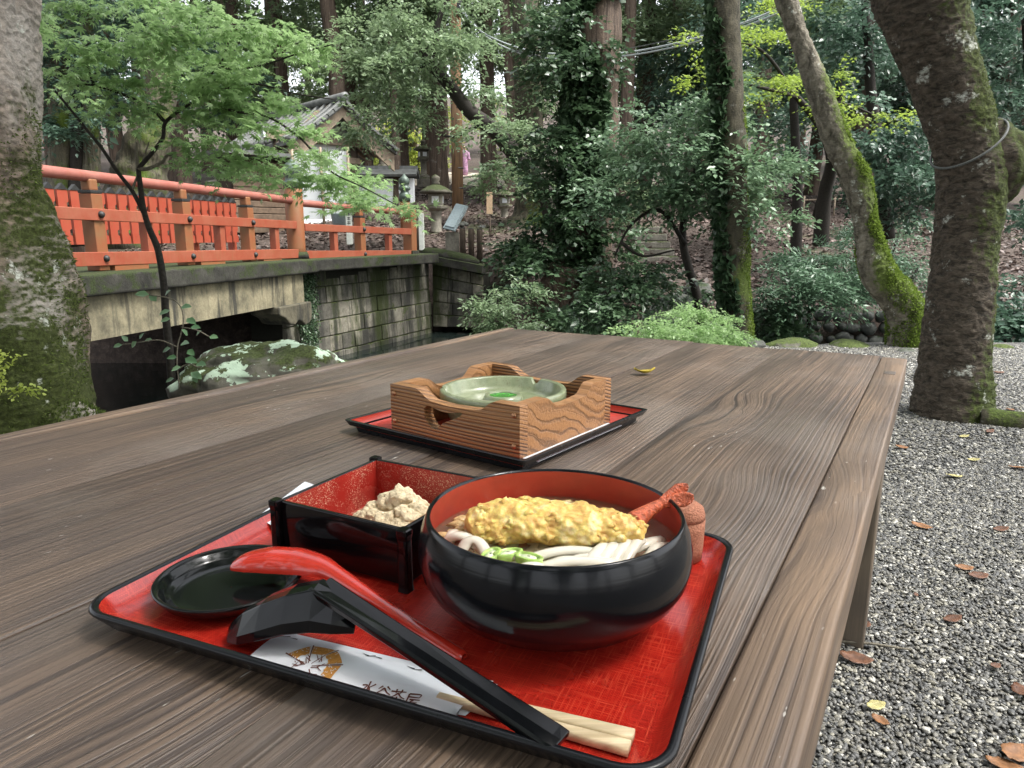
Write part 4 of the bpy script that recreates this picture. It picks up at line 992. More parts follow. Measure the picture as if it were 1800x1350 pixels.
# ---- the great ivy tree in the middle
iv = thing('ivy_tree', 'great dark tree wrapped in ivy rising behind the table end', 'tree', at(1030, 600, 12.5))
path = pts([(1015, 620), (1020, 560), (1030, 450), (1036, 300), (1040, 180), (1045, 60), (1048, -80)], 12.6)
v, f = trunk_mesh(path, [0.62, 0.50, 0.44, 0.42, 0.43, 0.42, 0.40], 40, 12, 0.12, 2.4, 6, 8.0, 0.05)
mkobj('trunk', v, f, 'bark_far', iv, smooth=True)
tufts('ivy', v, 40, 'ivy', iv, 5200, lambda p, n: (pn(p, 1.1, 4) - 0.35 * n[:, 0] > -0.02) & (n[:, 1] < 0.4), 0.12, 'wide')
for x0, x1 in ((960, 925), (1075, 1110), (985, 960)):
    rv, rf = trunk_mesh(pts([(1010 + (x0 - 1010) * 0.4, 470), (x0, 520), ((x0 + x1) / 2, 560), (x1, 605)], 12.2), [0.22, 0.2, 0.16, 0.12], 20, 8, 0.14, 2, 0, x0)
    mkobj('root', rv, rf, 'bark_far', iv, smooth=True)
ch_ = [(at(985, 330, 12.3), (0.62, 0.7, 1.25), 340), (at(1010, 70, 12.3), (0.85, 0.8, 1.0), 380), (at(960, 480, 12.0), (0.75, 0.6, 0.75), 260), (at(1020, 560, 11.6), (0.8, 0.5, 0.35), 170), (at(1055, 440, 12.2), (0.55, 0.5, 0.6), 150), (at(960, 200, 12.6), (0.5, 0.6, 0.9), 170), (at(1010, 230, 12.1), (0.4, 0.4, 0.5), 110), (at(1030, 350, 12.0), (0.6, 0.4, 0.6), 150)]
p, a, u, t_ = blob_twigs(ch_, 0.34, 8); leaves('crown', p, a, u, 0.10 * (0.7 + 0.6 * rng.random(len(p))), 'ivy', iv, 'leaf', t_, aspect=1.25)

# ---- evergreen shrub tree with pale glossy leaves
def shrub_tree(name, label, base, stems, blobs, L, n, size, mat, shape='leaf', aspect=1.0, tilt=0.35, droop=0.3, cat='tree', group=None, bark='bark_dark'):
    t = thing(name, label, cat, base, group)
    for pth, r0, r1 in stems:
        P = catmull(pth, 6); MB().tube([Vector(q) for q in P], np.linspace(r0, r1, len(P)).tolist(), 9).build('trunk' if r0 >= 0.045 else 'branch', bark, t, True)
    p, a, u, tt_ = blob_twigs(blobs, L, n, droop, tilt)
    leaves('crown', p, a, u, size * (0.7 + 0.6 * rng.random(len(p))), mat, t, shape, tt_, aspect)
    return t
shrub_tree('evergreen_tree', 'spreading evergreen with pale glossy leaves before the vivid mossy trunk', at(1235, 600, 9.4),
    [(pts([(1240, 610), (1225, 520), (1200, 420), (1215, 330), (1240, 240)], 9.4), 0.07, 0.03), (pts([(1205, 430), (1160, 370), (1110, 395), (1080, 450)], 9.2), 0.03, 0.012), (pts([(1090, 425), (1130, 450), (1185, 440)], 9.1), 0.022, 0.01)],
    [(at(1235, 275, 9.0), (0.75, 0.7, 0.62), 430), (at(1140, 240, 9.3), (0.62, 0.6, 0.5), 270), (at(1320, 340, 8.7), (0.58, 0.5, 0.5), 320), (at(1180, 345, 9.0), (0.7, 0.5, 0.34), 250), (at(1265, 205, 9.2), (0.35, 0.4, 0.4), 110), (at(1090, 330, 9.2), (0.4, 0.4, 0.4), 120)],
    0.26, 8, 0.075, 'camellia', aspect=1.0)
shrub_tree('dark_bush', 'dark leafy bush below the pale evergreen at the stream edge', at(1090, 600, 9.0), [(pts([(1085, 605), (1080, 550), (1090, 480)], 9.0), 0.03, 0.012)],
    [(at(1085, 545, 8.8), (0.5, 0.4, 0.38), 200), (at(1110, 490, 9.0), (0.45, 0.4, 0.35), 140), (at(1015, 560, 9.0), (0.3, 0.35, 0.25), 90), (at(1170, 500, 9.6), (0.5, 0.4, 0.25), 120)], 0.24, 7, 0.085, 'ivy', cat='bush')
shrub_tree('yew_bush', 'drooping fine-needled yew bush above the dark stone wall', at(1440, 600, 9.3), [(pts([(1420, 600), (1425, 520), (1440, 460)], 9.3), 0.03, 0.012)],
    [(at(1440, 512, 8.9), (0.72, 0.5, 0.13), 220), (at(1460, 455, 9.4), (0.6, 0.5, 0.2), 230), (at(1490, 500, 9.0), (0.4, 0.3, 0.14), 120), (at(1390, 480, 9.2), (0.4, 0.4, 0.2), 120)], 0.34, 16, 0.07, 'yew', 'needle', aspect=1.5, droop=0.5, cat='bush')
shrub_tree('slope_shrub', 'sparse young maple shrub on the leafy bank beside the bridge abutment', at(880, 590, 11.0), [(pts([(880, 600), (878, 560), (872, 510)], 11.0), 0.02, 0.008)],
    [(at(880, 525, 10.9), (0.5, 0.4, 0.32), 130), (at(900, 575, 10.5), (0.42, 0.4, 0.18), 100), (at(850, 560, 10.8), (0.3, 0.3, 0.2), 60)], 0.3, 8, 0.085, 'grey_leaf', 'leaf', aspect=0.7, cat='bush')
# low bright maple cushion right behind the table
shrub_tree('low_maple_shrub', 'low cushion of fresh green maple leaves just behind the table end', at(1200, 640, 5.4), [(pts([(1200, 640), (1190, 600), (1170, 570)], 5.4), 0.02, 0.006), (pts([(1200, 640), (1230, 600), (1250, 565)], 5.45), 0.016, 0.006)],
    [(at(1180, 580, 5.3), (0.34, 0.28, 0.10), 420), (at(1260, 595, 5.3), (0.26, 0.25, 0.06), 240), (at(1080, 600, 5.3), (0.22, 0.25, 0.05), 130), (at(1215, 548, 5.6), (0.22, 0.2, 0.05), 120), (at(1265, 565, 5.5), (0.16, 0.2, 0.04), 80)], 0.11, 7, 0.033, 'maple', 'maple', tilt=0.45, droop=0.35, cat='shrub')

# ---- maple sapling in front of the bridge
mp = thing('maple_sapling', 'slender dark-stemmed maple spreading green star leaves before the red railing', 'tree', at(300, 700, 4.3))
YM = 4.3
def limb(lst, r0, r1, nm='branch', Y=YM, mat='bark_dark'):
    Ys = Y if hasattr(Y, '__len__') else [Y] * len(lst)
    P = catmull([at(x, y, Ys[i]) for i, (x, y) in enumerate(lst)], 7); MB().tube([Vector(q) for q in P], np.linspace(r0, r1, len(P)).tolist(), 9).build(nm, mat, mp, True)
limb([(308, 790), (300, 640), (292, 560), (288, 500), (278, 440), (262, 400), (252, 365), (246, 320), (243, 296)], 0.026, 0.013, 'trunk')
limb([(253, 375), (232, 335), (205, 300), (180, 262), (150, 225), (118, 185), (95, 158)], 0.013, 0.006)
limb([(243, 298), (240, 275), (240, 250)], 0.012, 0.006, mat='bark_twig')
limb([(243, 297), (262, 296), (285, 285), (298, 272), (330, 285), (372, 296)], 0.013, 0.004, mat='bark_twig')
limb([(243, 296), (266, 270), (286, 243), (291, 215), (325, 188), (352, 170), (358, 145), (385, 115), (405, 70), (425, 45)], 0.013, 0.004)
limb([(290, 214), (265, 190), (230, 172), (200, 160), (165, 150), (125, 146), (95, 135)], 0.011, 0.004)
limb([(385, 118), (420, 121), (470, 112), (530, 92), (585, 78)], 0.008, 0.003)
limb([(352, 172), (390, 158), (450, 148), (520, 165), (590, 175)], 0.008, 0.003)
limb([(355, 172), (410, 195), (470, 205), (530, 245), (580, 300), (640, 330), (700, 362)], 0.009, 0.003, Y=[4.3, 4.3, 4.3, 4.2, 4.2, 4.1, 4.1])
limb([(165, 150), (155, 120), (152, 80), (190, 70)], 0.008, 0.003)
limb([(232, 335), (245, 300), (262, 250)], 0.008, 0.004, mat='bark_twig')
ml = []
def spray(px, py, rx, rz, cnt, Y=4.3, dy=0.35):
    c = at(px, py, Y); k = Y / 1275; ml.append((c, (rx * k, dy, rz * k), cnt))
for q in ((120, 40, 50, 12, 22), (200, 35, 80, 10, 40), (320, 25, 80, 12, 40), (270, 65, 130, 9, 70), (420, 55, 90, 10, 55), (150, 100, 55, 10, 30), (250, 100, 90, 9, 55), (390, 100, 90, 10, 60), (500, 80, 60, 9, 34), (570, 70, 40, 7, 22), (170, 140, 70, 9, 36), (300, 135, 90, 9, 55), (430, 135, 70, 9, 45), (190, 180, 60, 8, 30), (350, 165, 60, 8, 34), (240, 205, 60, 8, 22), (450, 160, 50, 8, 28), (420, 190, 70, 9, 44), (340, 215, 40, 8, 22), (450, 225, 70, 8, 44), (400, 250, 60, 8, 36), (545, 300, 55, 8, 34), (470, 290, 60, 8, 34), (610, 315, 60, 8, 38), (540, 325, 50, 7, 26), (600, 285, 40, 7, 20), (660, 345, 40, 7, 24), (400, 300, 50, 7, 24), (640, 365, 40, 6, 16), (690, 372, 25, 6, 12), (360, 280, 40, 6, 16), (100, 70, 30, 10, 12), (105, 165, 30, 8, 12), (330, 5, 120, 8, 40)):
    spray(*q, Y=4.25 + random.uniform(-0.2, 0.3), dy=0.28)
p, a, u, tt_ = blob_twigs(ml, 0.15, 6, 0.22, 0.28, 0.1)
leaves('crown', p, a, u, 0.064 * (0.65 + 0.6 * rng.random(len(p))), 'maple', mp, 'maple', tt_)
# broad leaved sprig growing at the sapling's foot
sp_ = thing('leafy_sprig', 'young shoot with broad oval leaves climbing at the maple foot', 'sprig', at(310, 700, 4.1))
for lst in ([(318, 700), (312, 650), (312, 610), (322, 570), (318, 540), (300, 525), (262, 518)], [(312, 610), (280, 598), (245, 602), (215, 606)], [(318, 575), (345, 580), (368, 592)], [(312, 650), (330, 640), (348, 645)]):
    P = catmull([at(x, y, 4.1) for x, y in lst], 5); MB().tube([Vector(q) for q in P], 0.004, 6).build('stem', 'bark_twig', sp_, True)
lv, lf_ = LEAF_SHAPES['wide']
for (x, y, ang, s) in ((262, 518, 160, 0.075), (275, 530, 120, 0.06), (290, 520, 60, 0.055), (300, 545, 200, 0.07), (318, 540, 20, 0.065), (328, 560, -20, 0.07), (300, 560, 190, 0.06), (335, 575, 10, 0.06), (215, 606, 185, 0.05), (225, 600, 110, 0.045), (240, 600, 230, 0.05), (245, 596, 70, 0.045), (268, 598, 170, 0.05), (300, 612, 200, 0.06), (318, 605, 30, 0.065), (330, 615, -30, 0.06), (312, 628, 170, 0.06), (325, 630, -10, 0.08), (345, 640, 15, 0.07), (318, 645, 195, 0.06), (335, 655, -25, 0.075), (345, 590, 60, 0.05), (368, 592, 10, 0.055), (306, 665, 200, 0.055), (340, 660, -60, 0.05), (330, 590, 100, 0.055)):
    c = at(x, y, 4.08 + random.uniform(-0.06, 0.04)); d = np.array([[math.cos(R(ang)), random.uniform(-0.5, 0.2), math.sin(R(ang)) * 0.7 - 0.15]])
    leaves('leaf', np.array([c[:]]), d, np.array([[random.uniform(-.3, .3), -0.6, 0.8]]), s, 'sprig', sp_, 'wide', np.array([random.random()]))

# ---- yellow-green maple branches on the right
ym = []
for (px, py, rx, rz, cnt, Y) in ((1270, 65, 75, 14, 80, 9.5), (1340, 50, 60, 14, 60, 9.5), (1330, 150, 90, 12, 95, 9.8), (1430, 140, 50, 10, 45, 9.8), (1480, 180, 50, 12, 55, 9.4), (1535, 205, 45, 10, 45, 9.4), (1250, 130, 50, 14, 40, 9.8), (1380, 20, 50, 14, 40, 9.6)):
    c = at(px, py, Y); k = Y / 1275; ym.append((c, (rx * k, 0.5, rz * k), cnt))
yt = thing('yellow_maple', 'maple with thin yellow-green sprays reaching behind the leaning tree', 'tree', at(1442, 415, 12.0))
P = catmull([at(1442, 430, 12.0), at(1450, 340, 11.8), at(1462, 280, 11.4), at(1440, 220, 10.8), at(1400, 170, 10.2)], 7); MB().tube([Vector(q) for q in P], np.linspace(0.13, 0.04, len(P)).tolist(), 12).build('trunk', 'bark_dark', yt, True)
for lst in ([(1400, 170, 10.2), (1330, 152, 9.8), (1260, 140, 9.8)], [(1420, 190, 10.5), (1480, 182, 9.6), (1550, 208, 9.4)], [(1400, 170, 10.2), (1340, 90, 9.7), (1270, 70, 9.5)]):
    P = catmull([at(*q) for q in lst], 6); MB().tube([Vector(q) for q in P], np.linspace(0.03, 0.01, len(P)).tolist(), 7).build('branch', 'bark_dark', yt, True)
p, a, u, tt_ = blob_twigs(ym, 0.25, 7, 0.3, 0.3, 0.1); leaves('crown', p, a, u, 0.06, 'maple_y', yt, 'maple', tt_)

# ---- dark curved tree in front of the pole
ct = thing('curved_tree', 'dark crooked tree leaning left across the wooden utility pole', 'tree', at(985, 440, 16))
limbs = [([(990, 450), (955, 335), (905, 270), (868, 228), (825, 195), (790, 150), (752, 105), (738, 60)], 0.22, 0.10, 'trunk'), ([(760, 115), (735, 118), (705, 108)], 0.05, 0.02, 'branch'), ([(752, 108), (765, 85), (770, 40), (790, -10)], 0.09, 0.04, 'branch'), ([(868, 228), (840, 222), (800, 240), (770, 236)], 0.05, 0.02, 'branch')]
for lst, r0, r1, nm in limbs:
    P = catmull([at(x, y, 16) for x, y in lst], 7); MB().tube([Vector(q) for q in P], np.linspace(r0, r1, len(P)).tolist(), 12).build(nm, 'bark_dark', ct, True)
bl = [(at(px, py, Y), (rx * Y / 1275, 1.0, rz * Y / 1275), cnt) for px, py, rx, rz, cnt, Y in ((700, 60, 110, 55, 330, 15.5), (790, 90, 60, 50, 150, 16), (680, 130, 80, 40, 190, 15.6), (870, 250, 70, 40, 150, 15.5), (730, 190, 70, 35, 130, 15.8), (900, 310, 60, 35, 120, 15.6), (760, 20, 90, 40, 170, 16), (840, 160, 40, 40, 70, 16.2), (650, 210, 60, 30, 100, 16.5))]
p, a, u, tt_ = blob_twigs(bl, 0.42, 9, 0.3, 0.4); leaves('crown', p, a, u, 0.105 * (0.7 + 0.6 * rng.random(len(p))), 'grey_leaf', ct, 'leaf', tt_, aspect=0.9)

# ---- cool dark foliage trees on the right
def filler(name, label, px, py, Y, trunk, blobs, mat, L, n, size, r0=0.16, group=None, shape='leaf', aspect=1.0):
    base = at(trunk[0][0], trunk[0][1], Y)
    t = thing(name, label, 'tree', base, group)
    P = catmull([at(x, y, Y) for x, y in trunk], 6); MB().tube([Vector(q) for q in P], np.linspace(r0, r0 * 0.5, len(P)).tolist(), 12).build('trunk', 'bark_dark', t, True)
    bl = [(at(x, y, Y + dy), (rx * Y / 1275, 1.1, rz * Y / 1275), c) for x, y, rx, rz, c, dy in blobs]
    p, a, u, tt_ = blob_twigs(bl, L, n, 0.35, 0.4); leaves('crown', p, a, u, size * (0.7 + 0.6 * rng.random(len(p))), mat, t, shape, tt_, aspect)
    return t
filler('dark_oak', 'dark cool-leaved evergreen filling the gap between leaning tree and rope tree', 0, 0, 14, [(1560, 420), (1550, 300), (1530, 150), (1520, -40)], [(1500, 60, 110, 70, 260, 0), (1560, 230, 70, 60, 240, -1), (1600, 300, 70, 50, 200, -1), (1440, 40, 80, 60, 170, 1), (1600, 100, 50, 60, 120, 1), (1540, 330, 60, 40, 140, -1), (1620, 380, 50, 30, 90, -1)], 'blue_leaf', 0.4, 9, 0.11, 0.14)
filler('cool_leaved_tree', 'bluish glossy-leaved tree behind the rope tree', 0, 0, 9.5, [(1830, 560), (1820, 300), (1800, -40)], [(1780, 60, 70, 90, 230, 0), (1790, 180, 60, 70, 190, 0), (1790, 320, 50, 70, 120, 0.4), (1830, 120, 60, 150, 200, 0), (1720, 20, 40, 60, 80, 0.5), (1790, 500, 40, 60, 80, 0.8)], 'blue_leaf', 0.3, 8, 0.085, 0.10)
filler('dark_tree', 'dark-stemmed evergreen left of the leaning tree', 0, 0, 17, [(1440, 385), (1462, 290), (1475, 180), (1480, 30)], [(1400, 90, 90, 60, 220, 0), (1380, 250, 60, 60, 160, 0), (1340, 20, 70, 60, 150, 0), (1430, 200, 60, 50, 120, 1)], 'blue_leaf', 0.45, 9, 0.12, 0.17)  # dark bark and cool dark leaves
filler('dark_tree', 'thin dark trunk with a leafy top right behind the pale evergreen', 0, 0, 15, [(1398, 460), (1402, 330), (1395, 180), (1392, -20)], [(1350, 130, 50, 40, 90, 0), (1400, 20, 60, 50, 120, 0), (1360, 300, 40, 40, 60, 0)], 'cedar', 0.45, 9, 0.11, 0.12)

# ================================================================== FAR FOREST (shared meshes, every tree an object)
def forest_proto(kind, seed, mat, leafs, size, h=17.0, low=3.2):
    r2 = random.Random(seed)
    t = thing('forest_tree', 'tall straight-trunked tree among the forest behind the bridge and slope', 'tree', (0, 0, 0), 'tall trees of the forest behind')
    path = [Vector((0, 0, -0.4)), Vector((r2.uniform(-.05, .05), 0, 0.6)), Vector((r2.uniform(-.15, .15), 0, 4)), Vector((r2.uniform(-.3, .3), 0, 9)), Vector((r2.uniform(-.4, .4), 0, h))]
    v, f = trunk_mesh(path, [0.42, 0.29, 0.25, 0.21, 0.08], 18, 8, 0.10, 2.4, 5, seed, 0.04)
    mkobj('trunk', v, f, 'bark_far', None, smooth=True).parent = t
    bl = []
    for k in range(11):
        z = r2.uniform(low, h - 1); a_ = r2.uniform(0, 6.28); rr = r2.uniform(0.6, 2.1) * (1 - 0.45 * (z - low) / (h - low))
        bl.append(((math.cos(a_) * rr, math.sin(a_) * rr, z), (1.5, 1.5, r2.uniform(0.5, 0.9)), int(leafs / 11 / 8)))
    p, a, u, tt_ = blob_twigs(bl, 0.8, 8, 0.4, 0.4); leaves('crown', p, a, u, size * (0.7 + 0.6 * rng.random(len(p))), mat, None, 'leaf', tt_).parent = t
    return t
protos = [forest_proto(0, 1, 'cedar', 11000, 0.21), forest_proto(0, 2, 'cedar', 11000, 0.20, low=4.5), forest_proto(0, 3, 'grey_leaf', 11000, 0.20, low=3.5), forest_proto(0, 4, 'blue_leaf', 12000, 0.22, low=2.6), forest_proto(0, 5, 'grey_leaf', 9000, 0.21, low=5.0)]
spots = []
rf = random.Random(11)
def place(px, Y, k, s=1.0): spots.append((at(px, 400, Y).x, Y, k, s))
for px, Y, k, s in ((597, 27, 1, 1.15), (700, 27, 2, 0.6), (716, 31, 4, 0.7), (775, 30, 1, 1.3), (860, 29, 4, 1.1), (896, 27, 1, 0.8), (921, 31, 2, 0.8), (944, 35, 4, 0.9), (1095, 26, 2, 0.9), (1130, 30, 4, 0.9), (650, 36, 4, 1.0), (110, 19, 3, 1.0), (150, 17, 2, 1.0), (20, 21, 3, 1.0), (330, 26, 3, 1.0), (430, 29, 1, 1.0), (512, 33, 2, 1.0), (225, 27, 1, 1.0), (1180, 33, 1, 1.0), (1250, 28, 3, 1.0), (1330, 25, 3, 0.9), (1500, 26, 3, 1.0), (1560, 30, 3, 0.9), (1640, 25, 3, 1.0), (1740, 24, 3, 1.0), (1420, 31, 3, 1.0), (1850, 26, 3, 1.0)): place(px, Y, k, s)
for Y in (38, 46, 56):
    x = -0.80 * Y
    while x < 0.80 * Y:
        px = 900 + x / Y * 1275
        if not (Y < 48 and 815 < px < 985):
            spots.append((x + rf.uniform(-.8, .8), Y + rf.uniform(-2, 2), (3 if px > 1150 and rf.random() < 0.8 else rf.choice((0, 1, 2, 4))), rf.uniform(0.85, 1.25)))
        x += rf.uniform(2.8, 5.0) * (Y / 42)
# the wood goes on unseen behind the viewer, added to darken lacquer reflections
for x, Y, k in ((-11, -7, 2), (-7, -10, 4), (-3.5, -8, 2), (0.5, -11, 0), (4, -8.5, 4), (7.5, -9, 2), (11, -6, 1), (13, -1, 2), (-13, -2, 1), (-9, -14, 0), (2, -15, 2), (8, -14, 1)): spots.append((x, Y, k, 0.95))
used = set()
FL_ = {0: ('straight forest cedar with low fine-leaved boughs behind the bridge and slope', 'low-boughed forest cedars'), 1: ('straight forest cedar with high fine-leaved boughs behind the bridge and slope', 'high-boughed forest cedars'), 2: ('straight forest tree with soft pale green leaves from low down', 'pale-leaved forest trees'), 3: ('forest tree with cool bluish leaves reaching low down behind the slope', 'cool-leaved forest trees'), 4: ('straight forest tree with a bare lower trunk and pale green leaves high up', 'bare-trunked forest trees')}
for (x, Y, k, s) in spots:
    loc = (x, Y, float(height(x, Y)) - 0.05); rz = rf.uniform(0, 6.28)
    if k not in used:
        used.add(k); o = protos[k]; o.location = loc; o.rotation_euler = (0, 0, rz); o.scale = (s,) * 3; o['label'], o['group'] = FL_[k]
    else: copy_tree(protos[k], loc, rz, s, *FL_[k])
# flared trunk with ivy beyond the lanterns
fl_ = thing('flared_trunk_tree', 'stout tree with flared mossy foot right of the stone lanterns', 'tree', at(928, 408, 21))
v, f = trunk_mesh(pts([(926, 420), (927, 400), (931, 375), (932, 320), (930, 200), (925, 60), (922, -40)], 21), [0.85, 0.72, 0.45, 0.40, 0.38, 0.36, 0.3], 30, 8, 0.1, 2.4, 6, 12.0, 0.05)
mkobj('trunk', v, f, 'bark_moss', fl_, smooth=True)
bl = [(at(px, py, 20.6), (rx * 21 / 1275, 0.9, rz * 21 / 1275), c) for px, py, rx, rz, c in ((940, 120, 60, 50, 140), (930, 230, 45, 50, 110), (960, 320, 40, 30, 80), (920, 30, 70, 40, 130))]
p, a, u, tt_ = blob_twigs(bl, 0.5, 9); leaves('crown', p, a, u, 0.12, 'grey_leaf', fl_, 'leaf', tt_)
# pale buttressed trunk behind the bridge
bt = thing('buttressed_tree', 'pale ribbed old trunk with leaning buttresses behind the red railing', 'tree', at(255, 420, 18))
v, f = trunk_mesh(pts([(235, 440), (238, 360), (250, 290), (265, 230), (275, 150), (280, -20)], 18), [1.0, 0.75, 0.55, 0.48, 0.42, 0.35], 44, 9, 0.16, 2.0, 7, 3.0, 0.08)
mkobj('trunk', v, f, 'bark_pale', bt, smooth=True)
# dark trunk in front of the vermilion posts
for px, r_, lab, mt_ in ((137, 0.17, 'dark ivy-black trunk between the vermilion posts', 'bark_dark'), (108, 0.24, 'grey trunk behind the end of the round red rail', 'bark_pale'), (160, 0.16, 'grey straight trunk right of the dark one behind the railing', 'bark_pale')):
    t = thing('bankside_tree', lab, 'tree', at(px, 420, 16))
    v, f = trunk_mesh(pts([(px - 2, 430), (px, 330), (px + 2, 220), (px - 6, 100), (px - 10, -60)], 16), [r_ * 1.5, r_ * 1.1, r_, r_ * 0.9, r_ * 0.7], 18, 8, 0.1, 2, 4, px * 0.1, 0.05)
    mkobj('trunk', v, f, mt_, t, smooth=True)
    p, a, u, tt_ = blob_twigs([(at(px + 10, 120, 15.8), (1.0, 0.8, 0.9), 150), (at(px + 20, 20, 15.8), (1.2, 0.8, 0.7), 150), (at(px, 215, 15.6), (0.45, 0.5, 0.4), 60)], 0.4, 8); leaves('crown', p, a, u, 0.11, 'blue_leaf', t, 'leaf', tt_)
# far bushes glimpsed through the trunks, sunlight painted into their leaf colour
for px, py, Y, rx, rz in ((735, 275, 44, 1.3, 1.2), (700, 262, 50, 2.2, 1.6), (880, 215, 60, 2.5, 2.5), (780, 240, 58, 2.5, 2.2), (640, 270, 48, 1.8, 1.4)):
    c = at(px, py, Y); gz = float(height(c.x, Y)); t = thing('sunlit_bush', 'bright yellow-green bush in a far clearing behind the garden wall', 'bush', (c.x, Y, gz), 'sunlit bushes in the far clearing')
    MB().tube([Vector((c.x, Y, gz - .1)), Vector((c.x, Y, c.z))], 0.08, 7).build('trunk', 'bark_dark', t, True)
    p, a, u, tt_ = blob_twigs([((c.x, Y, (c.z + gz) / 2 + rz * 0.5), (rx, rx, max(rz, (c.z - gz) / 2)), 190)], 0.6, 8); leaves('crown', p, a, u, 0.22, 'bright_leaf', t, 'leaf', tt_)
# understorey on the slope
for px, py, Y, rx, rz, mat, lab in ((1600, 345, 19, 1.3, 0.9, 'blue_leaf', 'dark evergreen bush on the far slope left of the rope tree'), (1560, 400, 15, 0.9, 0.25, 'yew', 'low spreading yew on the litter slope behind the leaning tree'), (1110, 375, 20, 0.8, 0.8, 'grey_leaf', 'soft green bush on the slope above the stone steps'), (1580, 470, 11.5, 0.6, 0.25, 'yew', 'low yew sprays behind the crooked mossy foot'), (1330, 560, 9.2, 0.3, 0.4, 'ivy', 'dark leafy clump beside the vivid mossy trunk'), (1200, 425, 22, 1.4, 0.3, 'cedar', 'low cedar scrub beside the stone steps'), (950, 455, 15.2, 0.8, 0.35, 'ivy', 'dark scrub at the foot of the ivy tree'), (1770, 560, 8.6, 0.5, 0.3, 'blue_leaf', 'leafy clump right of the rope tree foot')):
    c = at(px, py, Y); gz = min(float(height(c.x, Y)), c.z - 0.1); t = thing('understorey_bush', lab, 'bush', (c.x, Y, gz))
    for k in range(3): MB().tube([Vector((c.x + 0.05 * k, Y, gz - .05)), Vector((c.x + 0.3 * (k - 1), Y, c.z))], 0.025, 6).build('stem', 'bark_dark', t, True)
    p, a, u, tt_ = blob_twigs([((c.x, Y, c.z), (rx, rx * 0.7, rz), 220)], 0.35, 9); leaves('crown', p, a, u, 0.10 if mat != 'yew' else 0.08, mat, t, 'needle' if mat == 'yew' else 'leaf', tt_, aspect=1.6 if mat == 'yew' else 1.0)

# ---- leaf litter over the far slope
n = 60000
X = rng.uniform(-9, 16, n); Y = 11 + 27 * rng.random(n) ** 1.4; ok = Y > far_edge(X) - np.where((X > -1.6) & (X < 1.8), 1.6, 0.1); X, Y = X[ok], Y[ok]; n = len(X)
pos = np.stack([X, Y, height(X, Y) + 0.015], -1)
o = leaves('fallen_leaf_litter', pos, np.stack([rng.normal(0, 1, n), rng.normal(0, 1, n), rng.normal(0, 0.25, n)], -1), np.stack([rng.normal(0, .35, n), rng.normal(0, .35, n), np.ones(n)], -1), 0.10 * (0.5 + rng.random(n)), 'litter', shape='leaf', aspect=1.4, tint=rng.random(n) ** 1.8)
tag(o, 'brown fallen leaves covering the forest slope', 'leaf litter', kind='stuff')
# ================================================================== ROCKS, WALLS, STREET FURNITURE OF THE SHRINE WOOD
rock('lichen_boulder', 'big flat-topped boulder with pale green lichen patches below the bridge', at(482, 664, 4.35), (0.50, 0.36, 0.25), 'rock_lichen', 6.4, 0.15, 5, 0.34)
rock('edging_rock', 'long low mossy rock on the gravel edge behind the table', at(1392, 607, 6.0) + Vector((0, 0, -0.03)), (0.245, 0.17, 0.085), 'rock_moss', 5.1, 0.05, 4, 0.22)
rock('edging_rock', 'round vivid-mossed rock next to the crooked tree foot', at(1494, 612, 6.0) + Vector((0, 0, -0.02)), (0.185, 0.16, 0.095), 'rock_moss', 7.7, 0.4, 4, 0.2)
rock('edging_rock', 'small pale rock at the foot of the crooked mossy tree', at(1592, 622, 5.7) + Vector((0, 0, 0)), (0.09, 0.08, 0.05), 'wallstone', 3.3, 0.2, 4, 0.2)
rock('edging_rock', 'low pale rock peeping out right of the rope tree', at(1762, 615, 5.9), (0.10, 0.10, 0.045), 'rock_moss', 9.1, 0.2, 4, 0.2)
rock('edging_rock', 'flat mossy rock farther right of the rope tree', at(1800, 620, 5.9), (0.13, 0.10, 0.04), 'rock_moss', 10.4, 0.5, 4, 0.2)
rock('edging_rock', 'flat grey rock hidden between the maple cushion and the long mossy rock', at(1320, 606, 5.9), (0.12, 0.10, 0.05), 'wallstone', 11.9, 0.5, 4, 0.2)
for i, (px, py, Y, s, lab) in enumerate(((1195, 540, 10.4, 0.30, 'grey boulder with a dark hollow across the stream'), (1225, 515, 10.7, 0.26, 'boulder above the dark hollow across the stream'), (1160, 560, 10.2, 0.28, 'boulder left of the dark hollow across the stream'), (845, 405, 20.5, 0.22, 'dark stone lying on the litter slope behind the slanted sign'), (815, 395, 20.5, 0.14, 'small dark stone beside the slanted sign'))):
    rock('bank_boulder', lab, at(px, py, Y), (s, s * 0.8, s * 0.65), 'wallstone', 20 + i, i, 4, 0.3)

# dry stone wall on the far bank
dw = thing('dry_stone_wall', 'dark dry stone retaining wall along the far stream bank', 'stone wall', (5, 10.2, -0.9))
protos_s = []
for k in range(7):
    vv, ff = rock_mesh(2, (1, 0.75, 0.8), 0.42, 40 + k); me = bpy.data.meshes.new('stone'); me.from_pydata(vv, [], ff); me.materials.append(M['wallstone'])
    me.polygons.foreach_set('use_smooth', np.ones(len(me.polygons), dtype=bool)); protos_s.append(me)
r3 = random.Random(5)
z = -1.15; row = 0
while z < -0.10:
    x = 2.3 + r3.uniform(0, 0.2)
    while x < 8.6:
        s = r3.uniform(0.085, 0.15); fe = float(far_edge(x)) - 0.24
        o = bpy.data.objects.new('stone', r3.choice(protos_s)); col.objects.link(o); o.parent = dw
        o.location = (x - 5, fe - 10.2 + (z + 1.15) * 0.10, z + 0.9 + r3.uniform(-.025, .025)); o.scale = (s, s * 1.1, s * r3.uniform(0.75, 1.0)); o.rotation_euler = (r3.uniform(-.4, .4), r3.uniform(-.5, .5), r3.uniform(0, 6))
        x += s * 1.75
    z += 0.185; row += 1
    if len(dw.children) > 290: break

